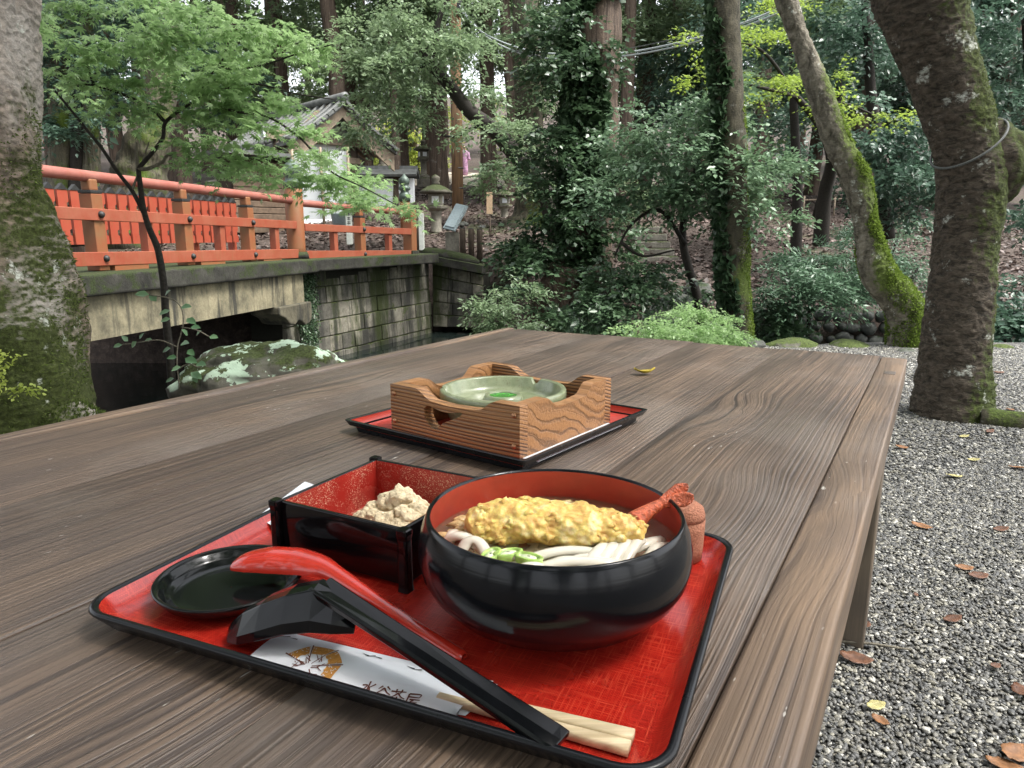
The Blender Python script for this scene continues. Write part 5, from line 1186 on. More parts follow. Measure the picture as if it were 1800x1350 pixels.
# stone steps up the slope
stp = thing('stone_steps', 'short flight of low stone steps climbing the leafy slope', 'steps', at(1150, 455, 15.5))
for k in range(5):
    Y = 15.5 + k * 0.85; p = at(1150 - k * 3, 452 - k * 13, Y)
    bevel(MB().box(Vector((p.x, Y, p.z - 0.06)), (0.95 - 0.05 * k, 0.5, 0.17)).build('step', 'lantern', stp), 0.03, 2)

# stone lanterns
def lantern(name, label, loc, s, roofmat='lantern', win='lamp_paper'):
    t = thing(name, label, 'stone lantern', loc)
    def L(nm, prof, mat, n=20, sm=True):
        o = MB().lathe([(r * s, z * s) for r, z in prof], n).build(nm, mat, None, sm); o.parent = t; return o
    L('base', [(0.36, -0.3), (0.36, 0.10), (0.30, 0.14), (0.30, 0.22), (0.22, 0.30)], 'lantern', 6, False)
    L('shaft', [(0.17, 0.28), (0.15, 0.34), (0.145, 0.6), (0.15, 0.85), (0.18, 0.90)], 'lantern')
    L('platform', [(0.18, 0.89), (0.32, 0.98), (0.34, 1.04), (0.30, 1.06)], 'lantern', 6, False)
    fb = bevel(MB().box((0, 0, 1.22 * s), (0.40 * s, 0.40 * s, 0.32 * s)).build('fire_box', 'lantern'), 0.015 * s, 1); fb.parent = t
    for dx, dy in ((0, -1), (1, 0), (-1, 0)):
        o = MB().box((dx * 0.201 * s, dy * 0.201 * s, 1.22 * s), ((0.20 if dx == 0 else 0.012) * s, (0.20 if dy == 0 else 0.012) * s, 0.19 * s)).build('window', win); o.parent = fb
    rf_ = L('roof', [(0.20, 1.375), (0.46, 1.40), (0.48, 1.44), (0.40, 1.50), (0.26, 1.58), (0.12, 1.64)], 'roof_moss', 6, True)
    jw = L('jewel', [(0.11, 1.63), (0.13, 1.67), (0.10, 1.72), (0.13, 1.78), (0.12, 1.85), (0.05, 1.90), (0.005, 1.92)], 'roof_moss'); jw.parent = rf_
    return t
def gl(px, py, Y): p = at(px, py, Y); return (p.x, Y, p.z)
ln1 = lantern('stone_lantern', 'mossy stone lantern with white window left of the wooden pole', gl(768, 428, 20.0), 0.96)
ln2 = lantern('stone_lantern', 'pale stone lantern with large white window right of the pole', gl(887, 405, 23.0), 0.75)
for px, py, Y, lab in ((745, 318, 34, 'far stone lantern just above the garden wall'), (672, 300, 36, 'small far stone lantern behind the gatehouse corner'), (690, 300, 38, 'far stone lantern between two slim trunks'), (872, 322, 42, 'far stone lantern beside the pale path')):
    copy_tree(ln1, gl(px, py, Y), 0.5, 1.0, lab)
# low stone edging in front of the lantern ground
se = thing('stone_edging', 'low mossy stone edging step below the lanterns', 'edging', at(900, 445, 17.5))
for k in range(8):
    x = -0.9 + k * 0.42; zz = at(880, 432, 17.6).z
    bevel(MB().box(Vector((x, 17.6 + 0.05 * (k % 2), zz - 0.12)), (0.40, 0.4, 0.34 + 0.03 * (k % 3))).build('stone', 'lantern', se), 0.04, 2)

# slanted information panel
ip = thing('slanted_sign', 'slanted blue-grey information panel on a grey stand beside the bridge', 'sign', gl(800, 440, 16.0))
a, b_ = at(790, 403, 16.0), at(812, 362, 16.35)
MB().box((a + b_) / 2, ((b_ - a).length * 1.05, 0.30, 0.05), (b_ - a), (-0.3, -1, 0.5)).build('panel', 'sign_panel', ip)
MB().box((a + b_) / 2 + Vector((0, -0.03, 0.02)), ((b_ - a).length * 0.9, 0.24, 0.055), (b_ - a), (-0.3, -1, 0.5)).build('panel_face', 'lamp_paper', ip).data.materials[0] = M['sign_panel']
p0 = at(795, 440, 16.05); MB().box(Vector((p0.x, 16.12, (p0.z + 0.98) / 2 - 0.02)), (0.30, 0.12, 0.98 - p0.z + 0.1)).build('stand', 'lantern', ip)
# bollards
for px, py, lab in ((735, 398, 'dark wooden bollard just right of the last red post'), (813, 400, 'first dark bollard right of the slanted sign'), (828, 401, 'middle dark bollard right of the slanted sign'), (843, 402, 'last dark bollard right of the slanted sign')):
    p = at(px, py, 15.9); b = thing('bollard', lab, 'bollard', (p.x, 15.9, p.z - 0.62), 'bollards by the bridge end')
    MB().lathe([(0.065, -0.15), (0.066, 0.57), (0.060, 0.60)], 14, (p.x, 15.9, p.z - 0.62)).build('post', 'timber_dark', b, True)
    MB().lathe([(0.061, 0.60), (0.052, 0.615), (0.01, 0.622)], 14, (p.x, 15.9, p.z - 0.62)).build('cap', 'iron', b, True)
# white marker posts
for px, py0, py1, Y, wpx, lab in ((741, 375, 440, 15.4, 9, 'white marker post behind the last red bridge post'), (614, 372, 430, 15.8, 10, 'white lettered post seen through the railing')):
    a, b_ = at(px, py1, Y), at(px, py0, Y); t = thing('marker_post', lab, 'post', a)
    bevel(MB().box((a + b_) / 2, (wpx * Y / 1275, 0.1, b_.z - a.z)).build('post', 'white_paint', t), 0.01, 1)
    if px == 614:
        for k in range(4):
            c = a + (b_ - a) * (0.92 - k * 0.13)
            for q in ((0, 0.02, 0.07, 0.012), (0, -0.012, 0.075, 0.012), (0.0, 0.0, 0.012, 0.07)):
                MB().box(c + Vector((q[0], -0.052, q[1])), (q[2], 0.004, q[3])).build('lettering', 'ink_black', t)
# pale wooden notice stake
ns = thing('notice_stake', 'narrow pale wooden notice board on a stake among the fallen leaves', 'sign', gl(863, 425, 19.0))
a, b_ = at(860, 376, 19.0), at(861, 338, 19.0); MB().box((a + b_) / 2, (0.155, 0.03, b_.z - a.z)).build('board', 'sign_wood', ns)
q = at(866, 448, 19.0); MB().tube([Vector((a.x + 0.02, 19.03, q.z)), Vector((a.x + 0.02, 19.03, a.z + 0.3))], 0.02, 6).build('stake', 'timber_dark', ns, True)
o = bevel(MB().box(at(1262, 382, 17), (0.07, 0.05, 0.36)).build('notice_stake', 'sign_wood', None, loc=at(1262, 392, 17)), 0.005, 1); tag(o, 'small orange-brown stake left of the vivid mossy trunk on the slope', 'stake')
# grey bucket beneath the white screen
bk = thing('bucket', 'grey metal bucket standing behind the railing under the white screen', 'bucket', gl(597, 402, 17.5))
MB().lathe([(0.15, 0.0), (0.19, 0.34), (0.20, 0.35), (0.19, 0.36), (0.14, 0.02)], 20, gl(597, 402, 17.5)).build('pail', 'sign_panel', bk, True)
# bronze finial of the other railing
fi = thing('bronze_finial_post', 'round bronze finial on a post beyond the far end of the red railing', 'post', gl(713, 400, 19.0))
zt = at(713, 350, 19.0).z; c_ = gl(713, 400, 19.0)
MB().lathe([(0.13, c_[2] - 0.2), (0.13, zt - 0.05)], 18, (c_[0], 19, 0)).build('post', 'verm_post', fi, True)
MB().lathe([(0.145, zt - 0.06), (0.15, zt + 0.12), (0.12, zt + 0.15), (0.10, zt + 0.2), (0.15, zt + 0.24), (0.15, zt + 0.30), (0.10, zt + 0.33), (0.12, zt + 0.37), (0.145, zt + 0.44), (0.12, zt + 0.52), (0.05, zt + 0.58), (0.01, zt + 0.64)], 20, (c_[0], 19, 0)).build('finial', 'bronze', fi, True)
# low post-and-rail fence on the terrace
lf = thing('low_bamboo_fence', 'low thin post-and-rail fence at the top of the litter slope', 'fence', at(1490, 372, 24))
for px in (1412, 1466, 1520, 1580): p = at(px, 372, 24); MB().tube([p + Vector((0, 0, -0.2)), p + Vector((0, 0, 0.5))], 0.03, 8).build('post', 'timber', lf, True)
MB().tube([at(1405, 352, 24), at(1500, 349, 24), at(1590, 352, 24)], 0.025, 8).build('rail', 'timber', lf, True)

# ---- utility pole and wires
up_ = thing('utility_pole', 'tall brown wooden utility pole in front of the straight forest trunks', 'utility pole', gl(805, 372, 22))
c0 = at(805, 375, 22); MB().tube([c0 + Vector((0, 0, -0.3)), c0 + Vector((0, 0, 3)), c0 + Vector((0.01, 0, 6)), c0 + Vector((0, 0, 10))], [0.175, 0.165, 0.155, 0.14], 18).build('shaft', 'pole', up_, True)
for py in (20, 190, 331, 296): p = at(805, py, 22); MB().lathe([(0.165, -0.02), (0.172, 0), (0.165, 0.02)], 18, p).build('band', 'iron', up_, True)
pz = at(808, 15, 21.75)
bevel(MB().box(pz, (0.14, 0.3, 0.34)).build('bracket', 'iron', up_), 0.02, 1)
for dz, r_, mat, y0, xs_, lab in ((0.0, 0.017, 'cable', 10, ((808, 10, 21.6), (850, 60, 20.5), (900, 88, 19.3), (955, 102, 18), (1070, 101, 15.5), (1180, 84, 13.5), (1300, 50, 11.5), (1420, 0, 10), (1500, -40, 9)), 'grey cable sagging lowest from the pole to the right'),
                               (0.1, 0.017, 'cable', 10, ((810, 18, 21.6), (846, 55, 20.5), (900, 80, 19.3), (960, 93, 18), (1070, 95, 15.5), (1180, 78, 13.5), (1300, 43, 11.5), (1420, -8, 10), (1500, -48, 9)), 'thin grey cable just above the lowest one'),
                               (0.2, 0.008, 'cable_dark', 10, ((806, 2, 21.6), (860, 68, 20.3), (930, 93, 18.8), (1050, 92, 16), (1170, 72, 13.7), (1290, 36, 11.6), (1400, -6, 10), (1480, -44, 9)), 'thin dark wire running with the grey cables')):
    P = catmull([at(*q) for q in xs_], 8); o = MB().tube([Vector(q) for q in P], r_, 6).build('overhead_wire', mat, None, True, loc=P[0]); tag(o, lab, 'wire')
o = MB().tube([at(900, 88, 19.3) , at(955, 101, 18.0)], 0.022, 8).build('cable_sleeve', 'cable_dark', None, True, loc=at(900, 88, 19.3)); tag(o, 'dark protective sleeve on the sagging cables', 'cable sleeve')

# ---- visitor on the path (tiny, far)
pc = at(817, 315, 43); gz = float(height(pc.x, 43)) + 0.03
pe = thing('person', 'distant person in a pink and lilac kimono standing on the pale path', 'person', (pc.x, 43, gz))
n_ = 14; secs = [(0.00, 0.17, 0.13), (0.25, 0.19, 0.15), (0.6, 0.20, 0.15), (0.85, 0.20, 0.15), (1.0, 0.17, 0.13), (1.2, 0.21, 0.14), (1.32, 0.20, 0.12), (1.38, 0.10, 0.09), (1.42, 0.06, 0.06)]
v, f = loops([[(pc.x + math.cos(2 * math.pi * j / n_) * a_, 43 + math.sin(2 * math.pi * j / n_) * b2, gz + z_) for j in range(n_)] for z_, a_, b2 in secs], True, True)
for sg in (-1, 1):
    k0 = len(v); rr = [[(pc.x + sg * (0.20 + 0.06 * q) + math.cos(2 * math.pi * j / 10) * (0.07 + 0.03 * q), 43 - 0.06 * q + math.sin(2 * math.pi * j / 10) * 0.06, gz + 1.30 - 0.45 * q) for j in range(10)] for q in (0, 0.4, 0.8, 1.0)]
    v2, f2 = loops(rr, True, True); v += v2; f += [[i + k0 for i in q] for q in f2]
mkobj('body', v, f, 'kimono', pe, smooth=True)
vv, ff = ico(3); mkobj('head', [Vector((pc.x + p.x * 0.085, 43 + p.y * 0.095, gz + 1.53 + p.z * 0.115)) for p in vv], ff, 'skin', pe, smooth=True)
mkobj('hair', [Vector((pc.x + p.x * 0.098, 43.03 + p.y * 0.098, gz + 1.57 + p.z * 0.10)) for p in vv], ff, 'hair', pe, smooth=True)

# ================================================================== GRAVEL, FALLEN LEAVES
def gravel(name, label, poly, dens, smin, smax, seed):
    n = len(poly); me = bpy.data.meshes.new(name); me.from_pydata([(p[0], p[1], 0.004) for p in poly], [], [list(range(n))]); me.materials.append(M['pebble'])
    o = bpy.data.objects.new(name, me); col.objects.link(o); tag(o, label, 'gravel', kind='stuff')
    g = bpy.data.node_groups.new(name, 'GeometryNodeTree')
    g.interface.new_socket('Geometry', in_out='INPUT', socket_type='NodeSocketGeometry'); g.interface.new_socket('Geometry', in_out='OUTPUT', socket_type='NodeSocketGeometry')
    gi = g.nodes.new('NodeGroupInput'); go = g.nodes.new('NodeGroupOutput')
    d = g.nodes.new('GeometryNodeDistributePointsOnFaces'); d.inputs['Density'].default_value = dens; d.inputs['Seed'].default_value = seed
    g.links.new(gi.outputs[0], d.inputs['Mesh'])
    ic = g.nodes.new('GeometryNodeMeshIcoSphere'); ic.inputs['Radius'].default_value = 1.0; ic.inputs['Subdivisions'].default_value = 2
    sm = g.nodes.new('GeometryNodeSetShadeSmooth'); g.links.new(ic.outputs[0], sm.inputs['Geometry'])
    nz = g.nodes.new('ShaderNodeTexNoise'); nz.inputs['Scale'].default_value = 1.2; nz.inputs['Detail'].default_value = 1.0
    sub = g.nodes.new('ShaderNodeVectorMath'); sub.operation = 'SUBTRACT'; sub.inputs[1].default_value = (0.5, 0.5, 0.5)
    scl = g.nodes.new('ShaderNodeVectorMath'); scl.operation = 'SCALE'; scl.inputs['Scale'].default_value = 1.1
    g.links.new(nz.outputs['Color'], sub.inputs[0]); g.links.new(sub.outputs[0], scl.inputs[0])
    sp = g.nodes.new('GeometryNodeSetPosition'); g.links.new(sm.outputs[0], sp.inputs['Geometry']); g.links.new(scl.outputs[0], sp.inputs['Offset'])
    smt = g.nodes.new('GeometryNodeSetMaterial'); smt.inputs['Material'].default_value = M['pebble']; g.links.new(sp.outputs[0], smt.inputs['Geometry'])
    ins = g.nodes.new('GeometryNodeInstanceOnPoints'); g.links.new(d.outputs['Points'], ins.inputs['Points']); g.links.new(smt.outputs[0], ins.inputs['Instance'])
    rv = g.nodes.new('FunctionNodeRandomValue'); rv.data_type = 'FLOAT_VECTOR'; rv.inputs[0].default_value = (-0.5, -0.5, 0); rv.inputs[1].default_value = (0.5, 0.5, 6.28)
    g.links.new(rv.outputs[0], ins.inputs['Rotation'])
    r1 = g.nodes.new('FunctionNodeRandomValue'); r1.data_type = 'FLOAT_VECTOR'; r1.inputs[0].default_value = (0.75, 0.6, 0.42); r1.inputs[1].default_value = (1.5, 1.05, 0.75); r1.inputs['Seed'].default_value = 5
    r2 = g.nodes.new('FunctionNodeRandomValue'); r2.data_type = 'FLOAT'; r2.inputs[2].default_value = 0.0; r2.inputs[3].default_value = 1.0; r2.inputs['Seed'].default_value = 9
    pw = g.nodes.new('ShaderNodeMath'); pw.operation = 'POWER'; g.links.new(r2.outputs[1], pw.inputs[0]); pw.inputs[1].default_value = 3.0
    mr = g.nodes.new('ShaderNodeMath'); mr.operation = 'MULTIPLY_ADD'; g.links.new(pw.outputs[0], mr.inputs[0]); mr.inputs[1].default_value = smax - smin; mr.inputs[2].default_value = smin
    ms = g.nodes.new('ShaderNodeVectorMath'); ms.operation = 'SCALE'; g.links.new(r1.outputs[0], ms.inputs[0]); g.links.new(mr.outputs[0], ms.inputs['Scale'])
    g.links.new(ms.outputs[0], ins.inputs['Scale']); g.links.new(ins.outputs[0], go.inputs[0])
    m = o.modifiers.new('scatter', 'NODES'); m.node_group = g
    return o
gravel('near_gravel', 'grey and white river gravel beside the table', [(0.35, 0.2), (1.9, 0.2), (3.2, 2.6), (2.2, 3.0), (1.2, 2.4), (0.5, 1.2)], 26000, 0.0028, 0.0072, 1)
gravel('far_gravel', 'grey and white river gravel running back to the mossy edging rocks', [(1.2, 2.4), (2.2, 3.0), (3.2, 2.6), (5.6, 6.0), (0.9, 6.05), (0.9, 2.6)], 9000, 0.0042, 0.0095, 2)
# fallen leaves on the gravel: each one its own small curled leaf
def dead_leaf(name, label, px, py, s, mat, rz, group=None, z=0.0, curl=0.25, cat='fallen leaf', plane=0.0):
    d = ray(px, py); t = (plane + 0.012 - EYE) / d[2]; p = Vector((d[0] * t, d[1] * t, plane + 0.012))
    n1, n2 = 9, 5; v = []; f = []
    for i in range(n1):
        q = i / (n1 - 1); wd = 0.30 * math.sin(math.pi * min(1, q * 0.92 + 0.06)) ** 0.8
        for j in range(n2):
            e = -1 + 2 * j / (n2 - 1); x = (q - 0.5) * s; y = e * wd * s; zz = curl * s * ((q - 0.5) ** 2 * 1.2 + e * e * 0.18) + 0.02 * s * math.sin(q * 9 + e * 3)
            v.append((x, y * (1 + 0.12 * math.sin(i * 2.3)), zz))
    for i in range(n1 - 1):
        for j in range(n2 - 1): a = i * n2 + j; f.append([a, a + n2, a + n2 + 1, a + 1])
    o = mkobj(name, v, f, mat, smooth=True); o.location = p; o.rotation_euler = (random.uniform(-.15, .15), random.uniform(-.15, .15), rz)
    sol = o.modifiers.new('th', 'SOLIDIFY'); sol.thickness = 0.0006
    return tag(o, label, cat, group)
GL = 'fallen leaves on the gravel'
for px, py, s, mat, rz, lab in ((1540, 1240, 0.050, 'pale_leaf', 0.2, 'pale yellow leaf touching an orange leaf on the near gravel'), (1548, 1266, 0.042, 'dead_leaf_o', -0.9, 'orange leaf tucked under the pale yellow leaf'), (1505, 1158, 0.085, 'dead_leaf', -0.3, 'long dark brown leaf beside the thin twig'), (1675, 1088, 0.060, 'dead_leaf', 0.2, 'curled brown leaf alone in mid gravel'), (1795, 1215, 0.070, 'dead_leaf', 1.3, 'dark red-brown leaf standing at the gravel side'), (1785, 1325, 0.090, 'dead_leaf_o', 0.6, 'big crumpled orange leaf on the near gravel'), (1765, 1345, 0.07, 'dead_leaf_o', -0.4, 'orange leaf under the big crumpled one'), (1695, 998, 0.062, 'dead_leaf_o', -0.1, 'tan-tipped leaf lying on a darker leaf'), (1720, 1012, 0.07, 'dead_leaf', 0.1, 'dark leaf below the tan-tipped one'), (1620, 925, 0.075, 'dead_leaf_o', -0.7, 'orange brown leaf halfway along the table side'), (1677, 837, 0.080, 'pale_leaf', 0.0, 'broad pale yellow leaf in the mid gravel'), (1712, 808, 0.055, 'pale_leaf', -0.3, 'slim yellow leaf beyond the broad pale one'), (1585, 786, 0.070, 'dead_leaf_o', 0.0, 'long tan leaf close to the table edge'), (1695, 767, 0.06, 'pale_leaf', 0.1, 'yellow leaf near the surface root'), (1740, 758, 0.065, 'dead_leaf', 0.5, 'brown leaf by the surface root'), (1712, 735, 0.07, 'pale_leaf', 0.2, 'yellow leaf just above the surface root'), (1790, 822, 0.08, 'dead_leaf_o', -0.6, 'orange leaf at the right of the mid gravel'), (1755, 655, 0.10, 'dead_leaf', 0.1, 'dark leaf on the gravel behind the rope tree'), (1775, 720, 0.07, 'dead_leaf_o', 0.3, 'tan leaf right of the rope tree foot'), (1525, 1098, 0.03, 'dead_leaf', 1.0, 'small brown leaf by the table leg'), (1760, 930, 0.06, 'dead_leaf', 0.0, 'thin dark leaf in the open gravel'), (1610, 1045, 0.022, 'dead_leaf', 1.2, 'tiny dark leaf scrap in the near gravel'), (1750, 1170, 0.035, 'dead_leaf', 0.4, 'small brown scrap near the red-brown leaf')):
    dead_leaf('fallen_leaf', lab, px, py, s * 0.8, mat, rz, GL)
a, b_ = [Vector((d[0] * t_, d[1] * t_, 0.014)) for d, t_ in ((ray(1470, 1127), (0.014 - EYE) / ray(1470, 1127)[2]), (ray(1602, 1142), (0.014 - EYE) / ray(1602, 1142)[2]))]
o = MB().tube([a, (a + b_) / 2 + Vector((0, 0.003, 0.002)), b_], [0.0028, 0.003, 0.0022], 7).build('twig', 'bark_twig', None, True, loc=a); tag(o, 'thin straight twig lying on the gravel beside the table', 'twig')
# ================================================================== TABLE AND WHAT STANDS ON IT
TOP = 0.66
UX, UY = 0.509, 0.861
TROT = math.atan2(UY, UX)             # plank direction
def uvp(u, v, z=TOP): return Vector((UX * u + UY * v, UY * u - UX * v, z))
table = thing('wooden_table', 'big weathered brown plank table carrying the two red trays', 'table', uvp(0, 0, 0), rz=TROT)
# local axes of the table: x = u, y = -v
def tbox(name, u0, u1, v0, v1, z0, z1, mat, bv=0.002, seg=2, parent=table):
    cx, cy, cz = (u0 + u1) / 2, -(v0 + v1) / 2, (z0 + z1) / 2
    b = MB().box((0, 0, 0), (u1 - u0, v1 - v0, z1 - z0))
    o = mkobj(name, b.v, b.f, mat); o.parent = parent; o.location = (cx, cy, cz)
    if bv: bevel(o, bv, seg); smooth(o)
    return o
for i, (v0, v1, dz) in enumerate(((-1.013, -0.765, 0), (-0.765, -0.505, 0.0012), (-0.505, -0.295, -0.0004), (-0.295, -0.083, 0.0006))):
    tbox('plank', -0.75, 1.745 + (0.004 if i % 2 else 0), v0 + 0.0004, v1 - 0.0004, TOP - 0.045, TOP + dz - 0.0006, 'table', 0.0010)
eb = tbox('edge_board', -0.75, 1.741, -0.0825, -0.033, TOP - 0.055, TOP - 0.0005, 'edge', 0.0035, 3)
tbox('side_strip', -0.75, 1.735, -1.042, -1.0155, TOP - 0.05, TOP + 0.004, 'edge', 0.004)
tbox('peg', 1.52, 1.556, -0.066, -0.046, TOP - 0.01, TOP + 0.0006, 'leg', 0.001)
for u in (-0.6, 1.69):
    for v in (-0.95, -0.092):
        tbox('leg', u - 0.04, u + 0.04, v - 0.04, v + 0.04, -0.02, TOP - 0.046, 'leg', 0.006)
tbox('apron', -0.56, 1.65, -0.115, -0.075, TOP - 0.14, TOP - 0.056, 'leg', 0.004)
tbox('apron', -0.56, 1.65, -0.97, -0.93, TOP - 0.14, TOP - 0.046, 'leg', 0.004)

# ---- trays
def tray(name, label, c, rz, w, d, h, corner, lip, slope, double=False, floor='red_weave'):
    t = thing(name, label, 'tray', (c[0], c[1], TOP), rz=rz)
    def ring(inset, z, r): return [(x, y, z) for x, y in rrect(w - 2 * inset, d - 2 * inset, max(0.002, r - inset * 0.6))]
    if double:
        rings = [ring(slope + 0.006, 0.001, corner), ring(slope + 0.004, 0.009, corner), ring(slope - 0.002, 0.0105, corner), ring(0.001, h - 0.002, corner), ring(0.0, h - 0.0005, corner), ring(0.001, h, corner), ring(lip, h, corner), ring(lip + 0.0008, h - 0.001, corner)]
    else:
        rings = [ring(slope + 0.004, 0.001, corner), ring(slope, 0.003, corner), ring(0.003, h - 0.006, corner), ring(0.0, h - 0.002, corner), ring(0.0008, h - 0.0004, corner), ring(0.0022, h, corner), ring(lip, h - 0.0002, corner), ring(lip + 0.001, h - 0.0014, corner)]
    v, f = loops(rings, True, False)
    o = mkobj('rim', v, f, 'black_rim', smooth=True); o.parent = t
    if double: o.data.polygons.foreach_set('use_smooth', np.zeros(len(f), dtype=bool)); o.data.update()
    fl = 0.0055
    i0 = lip + 0.001
    rings = [ring(i0, h - 0.0014, corner), ring(i0 + (slope - 0.004) * 0.55, fl + 0.006, corner), ring(i0 + slope * 0.8, fl + 0.0016, corner), ring(i0 + slope * 0.8 + 0.004, fl, corner)]
    v, f = loops(rings, False, True)
    o = mkobj('lining', v, f, floor, smooth=True); o.parent = t
    return t
TRZ = R(-23)
ta, tb = Vector((0.9205, -0.3907, 0)), Vector((0.3907, 0.9205, 0))
serving = tray('serving_tray', 'large red lacquer tray with black rim under the noodle bowl', (-0.0545, 0.4870), TRZ, 0.396, 0.292, 0.0185, 0.026, 0.0045, 0.0105)
SRZ = R(-37)
small = tray('square_tray', 'smaller square red tray with black stepped rim under the wooden ashtray box', (-0.016, 0.953), SRZ, 0.302, 0.302, 0.0185, 0.006, 0.005, 0.007, True, 'red_flat')
FL = TOP + 0.0058                      # tray floor

# ---- noodle bowl
BC = (0.0285, 0.4490)
bowl = thing('noodle_bowl', 'round black lacquer bowl with red inside holding shrimp noodle soup', 'bowl', (BC[0], BC[1], FL))
pr = [(0.0465, 0.0), (0.0480, 0.001), (0.0485, 0.0055), (0.0545, 0.0068), (0.064, 0.0095), (0.0745, 0.0155), (0.0835, 0.0255), (0.0845, 0.0265), (0.0893, 0.0355), (0.0916, 0.046), (0.0914, 0.0555), (0.0893, 0.0645), (0.0868, 0.0708), (0.0856, 0.0737), (0.0846, 0.0745), (0.0836, 0.0742), (0.0829, 0.0728)]
MB().lathe(pr, 96, cap=False).build('outer_shell', 'bowl_black', None, True).parent = bowl
pr = [(0.0829, 0.0728), (0.0842, 0.067), (0.0862, 0.058), (0.0872, 0.048), (0.0855, 0.036), (0.079, 0.025), (0.066, 0.016), (0.045, 0.0125), (0.002, 0.012)]
MB().lathe(pr, 96, cap=False).build('inner_lining', 'bowl_red', None, True).parent = bowl
MB().lathe([(0.0465, 0.0), (0.0435, 0.0005), (0.043, 0.006)], 64, cap=False).build('foot_ring', 'bowl_black', None, True).parent = bowl
BRZ = 0.7165
o = MB().lathe([(0.0866, 0), (0.0862, 0.0002), (0.082, -0.0004), (0.04, -0.0004), (0.0005, -0.0004)], 72, cap=False).build('broth', 'broth', None, True, loc=(0, 0, 0))
o.location = (BC[0], BC[1], BRZ); tag(o, 'clear amber broth filling the black bowl', 'broth')

# ---- tempura
def tempura():
    t = thing('shrimp_tempura', 'golden battered fried shrimp with red tail lying in the noodle bowl', 'tempura', (BC[0] + 0.002, BC[1] + 0.007, BRZ))
    path = catmull([(-0.060, 0.004, 0.001), (-0.042, 0.010, 0.006), (-0.012, 0.008, 0.009), (0.022, -0.002, 0.009), (0.045, -0.004, 0.010), (0.058, 0.004, 0.012)], 22)
    n = len(path); m = 96; v = []
    for i, p in enumerate(path):
        s = i / (n - 1)
        r = 0.0215 * (math.sin(math.pi * min(1, 0.10 + s * 0.9)) ** 0.5) * (1 - 0.28 * s)
        if i in (0, n - 1): r *= 0.25
        tg = path[min(i + 1, n - 1)] - path[max(i - 1, 0)]; tg = Vector(tg).normalized()
        sd_ = tg.cross(Vector((0, 0, 1))).normalized(); up = sd_.cross(tg)
        for j in range(m):
            a = 2 * math.pi * j / m
            q = Vector(p) + sd_ * (math.cos(a) * r * 1.18) + up * (math.sin(a) * r * 0.80)
            dn = (q - Vector(p)).normalized()
            k = 0.0040 * fbm(q, 55, 2) + 0.0026 * abs(MN.noise(q * 170)) + 0.0012 * MN.noise(q * 420) - 0.0010
            skirt = max(0, 0.55 - abs(math.sin(a) + 0.25)) * 0.013 * max(0, MN.noise(q * 95 + Vector((9, 1, 2))) + 0.15) + max(0, 0.5 - abs(math.sin(a) - 0.45)) * 0.006 * max(0, MN.noise(q * 150 + Vector((3, 8, 2))))
            v.append(q + dn * (k + skirt))
    f = []
    for i in range(n - 1):
        for j in range(m): f.append([i * m + j, i * m + (j + 1) % m, (i + 1) * m + (j + 1) % m, (i + 1) * m + j])
    f += [list(range(m))[::-1], [(n - 1) * m + j for j in range(m)]]
    o = mkobj('batter', v, f, 'batter', smooth=True); o.parent = t
    sb = o.modifiers.new('s', 'SUBSURF'); sb.levels = 1; sb.render_levels = 1
    # frilly crust lumps
    b = MB()
    for k in range(90):
        i = random.randrange(4, n - 3); a = random.uniform(-0.9, math.pi + 0.9)
        q = Vector(v[i * m + int((a % (2 * math.pi)) / (2 * math.pi) * m) % m])
        rr = random.uniform(0.0014, 0.0034)
        q = q - (q - Vector(path[i])).normalized() * rr * 0.4
        blob(b, q, rr, 2, (1.2, 1, 0.8), 0.9, 1.8)
    o = b.build('crust_bubbles', 'batter', None, True); o.parent = t; o['kind'] = 'stuff'
    # tail: stub and three fins
    tp = catmull([(0.054, 0.002, 0.011), (0.062, 0.006, 0.0155), (0.073, 0.011, 0.0203)], 5)
    MB().tube(tp, np.linspace(0.0075, 0.0036, len(tp)).tolist(), 14).build('tail_stem', 'tail', None, True).parent = t
    for k, (dx, dy, dz, ln, wd) in enumerate(((0.86, 0.22, 0.48, 0.027, 0.0105), (0.95, 0.05, 0.22, 0.027, 0.0105), (0.95, 0.38, 0.16, 0.023, 0.0095), (0.88, 0.40, 0.34, 0.025, 0.0095))):
        d = Vector((dx, dy, dz)).normalized(); s_ = d.cross(Vector((0.2, -0.9, 0.3))).normalized(); nn = d.cross(s_)
        vs_ = []; fs = []; base = Vector((0.0700, 0.0100, 0.0195))
        prof = [(0, 0.35), (0.25, 0.62), (0.5, 0.9), (0.75, 1.0), (0.92, 0.7), (1, 0.25)]
        for s, wf in prof:
            c = base + d * (s * ln) + nn * (0.002 * math.sin(s * 3))
            for q in range(8):
                a = 2 * math.pi * q / 8
                vs_.append(c + s_ * (math.cos(a) * wd * 0.5 * wf) + nn * (math.sin(a) * 0.0013 * (1.2 - s) + 0.0012 * math.sin(3 * math.cos(a) + k) * s) + Vector((0, 0, 0.0008 * MN.noise(c * 700 + Vector((q, k, 0))))))
        for i in range(len(prof) - 1):
            for q in range(8): fs.append([i * 8 + q, i * 8 + (q + 1) % 8, i * 8 + 8 + (q + 1) % 8, i * 8 + 8 + q])
        fs += [list(range(8))[::-1], [(len(prof) - 1) * 8 + q for q in range(8)]]
        o = mkobj('tail_fin', vs_, fs, 'tail', smooth=True); o.parent = t
    return t
tempura()
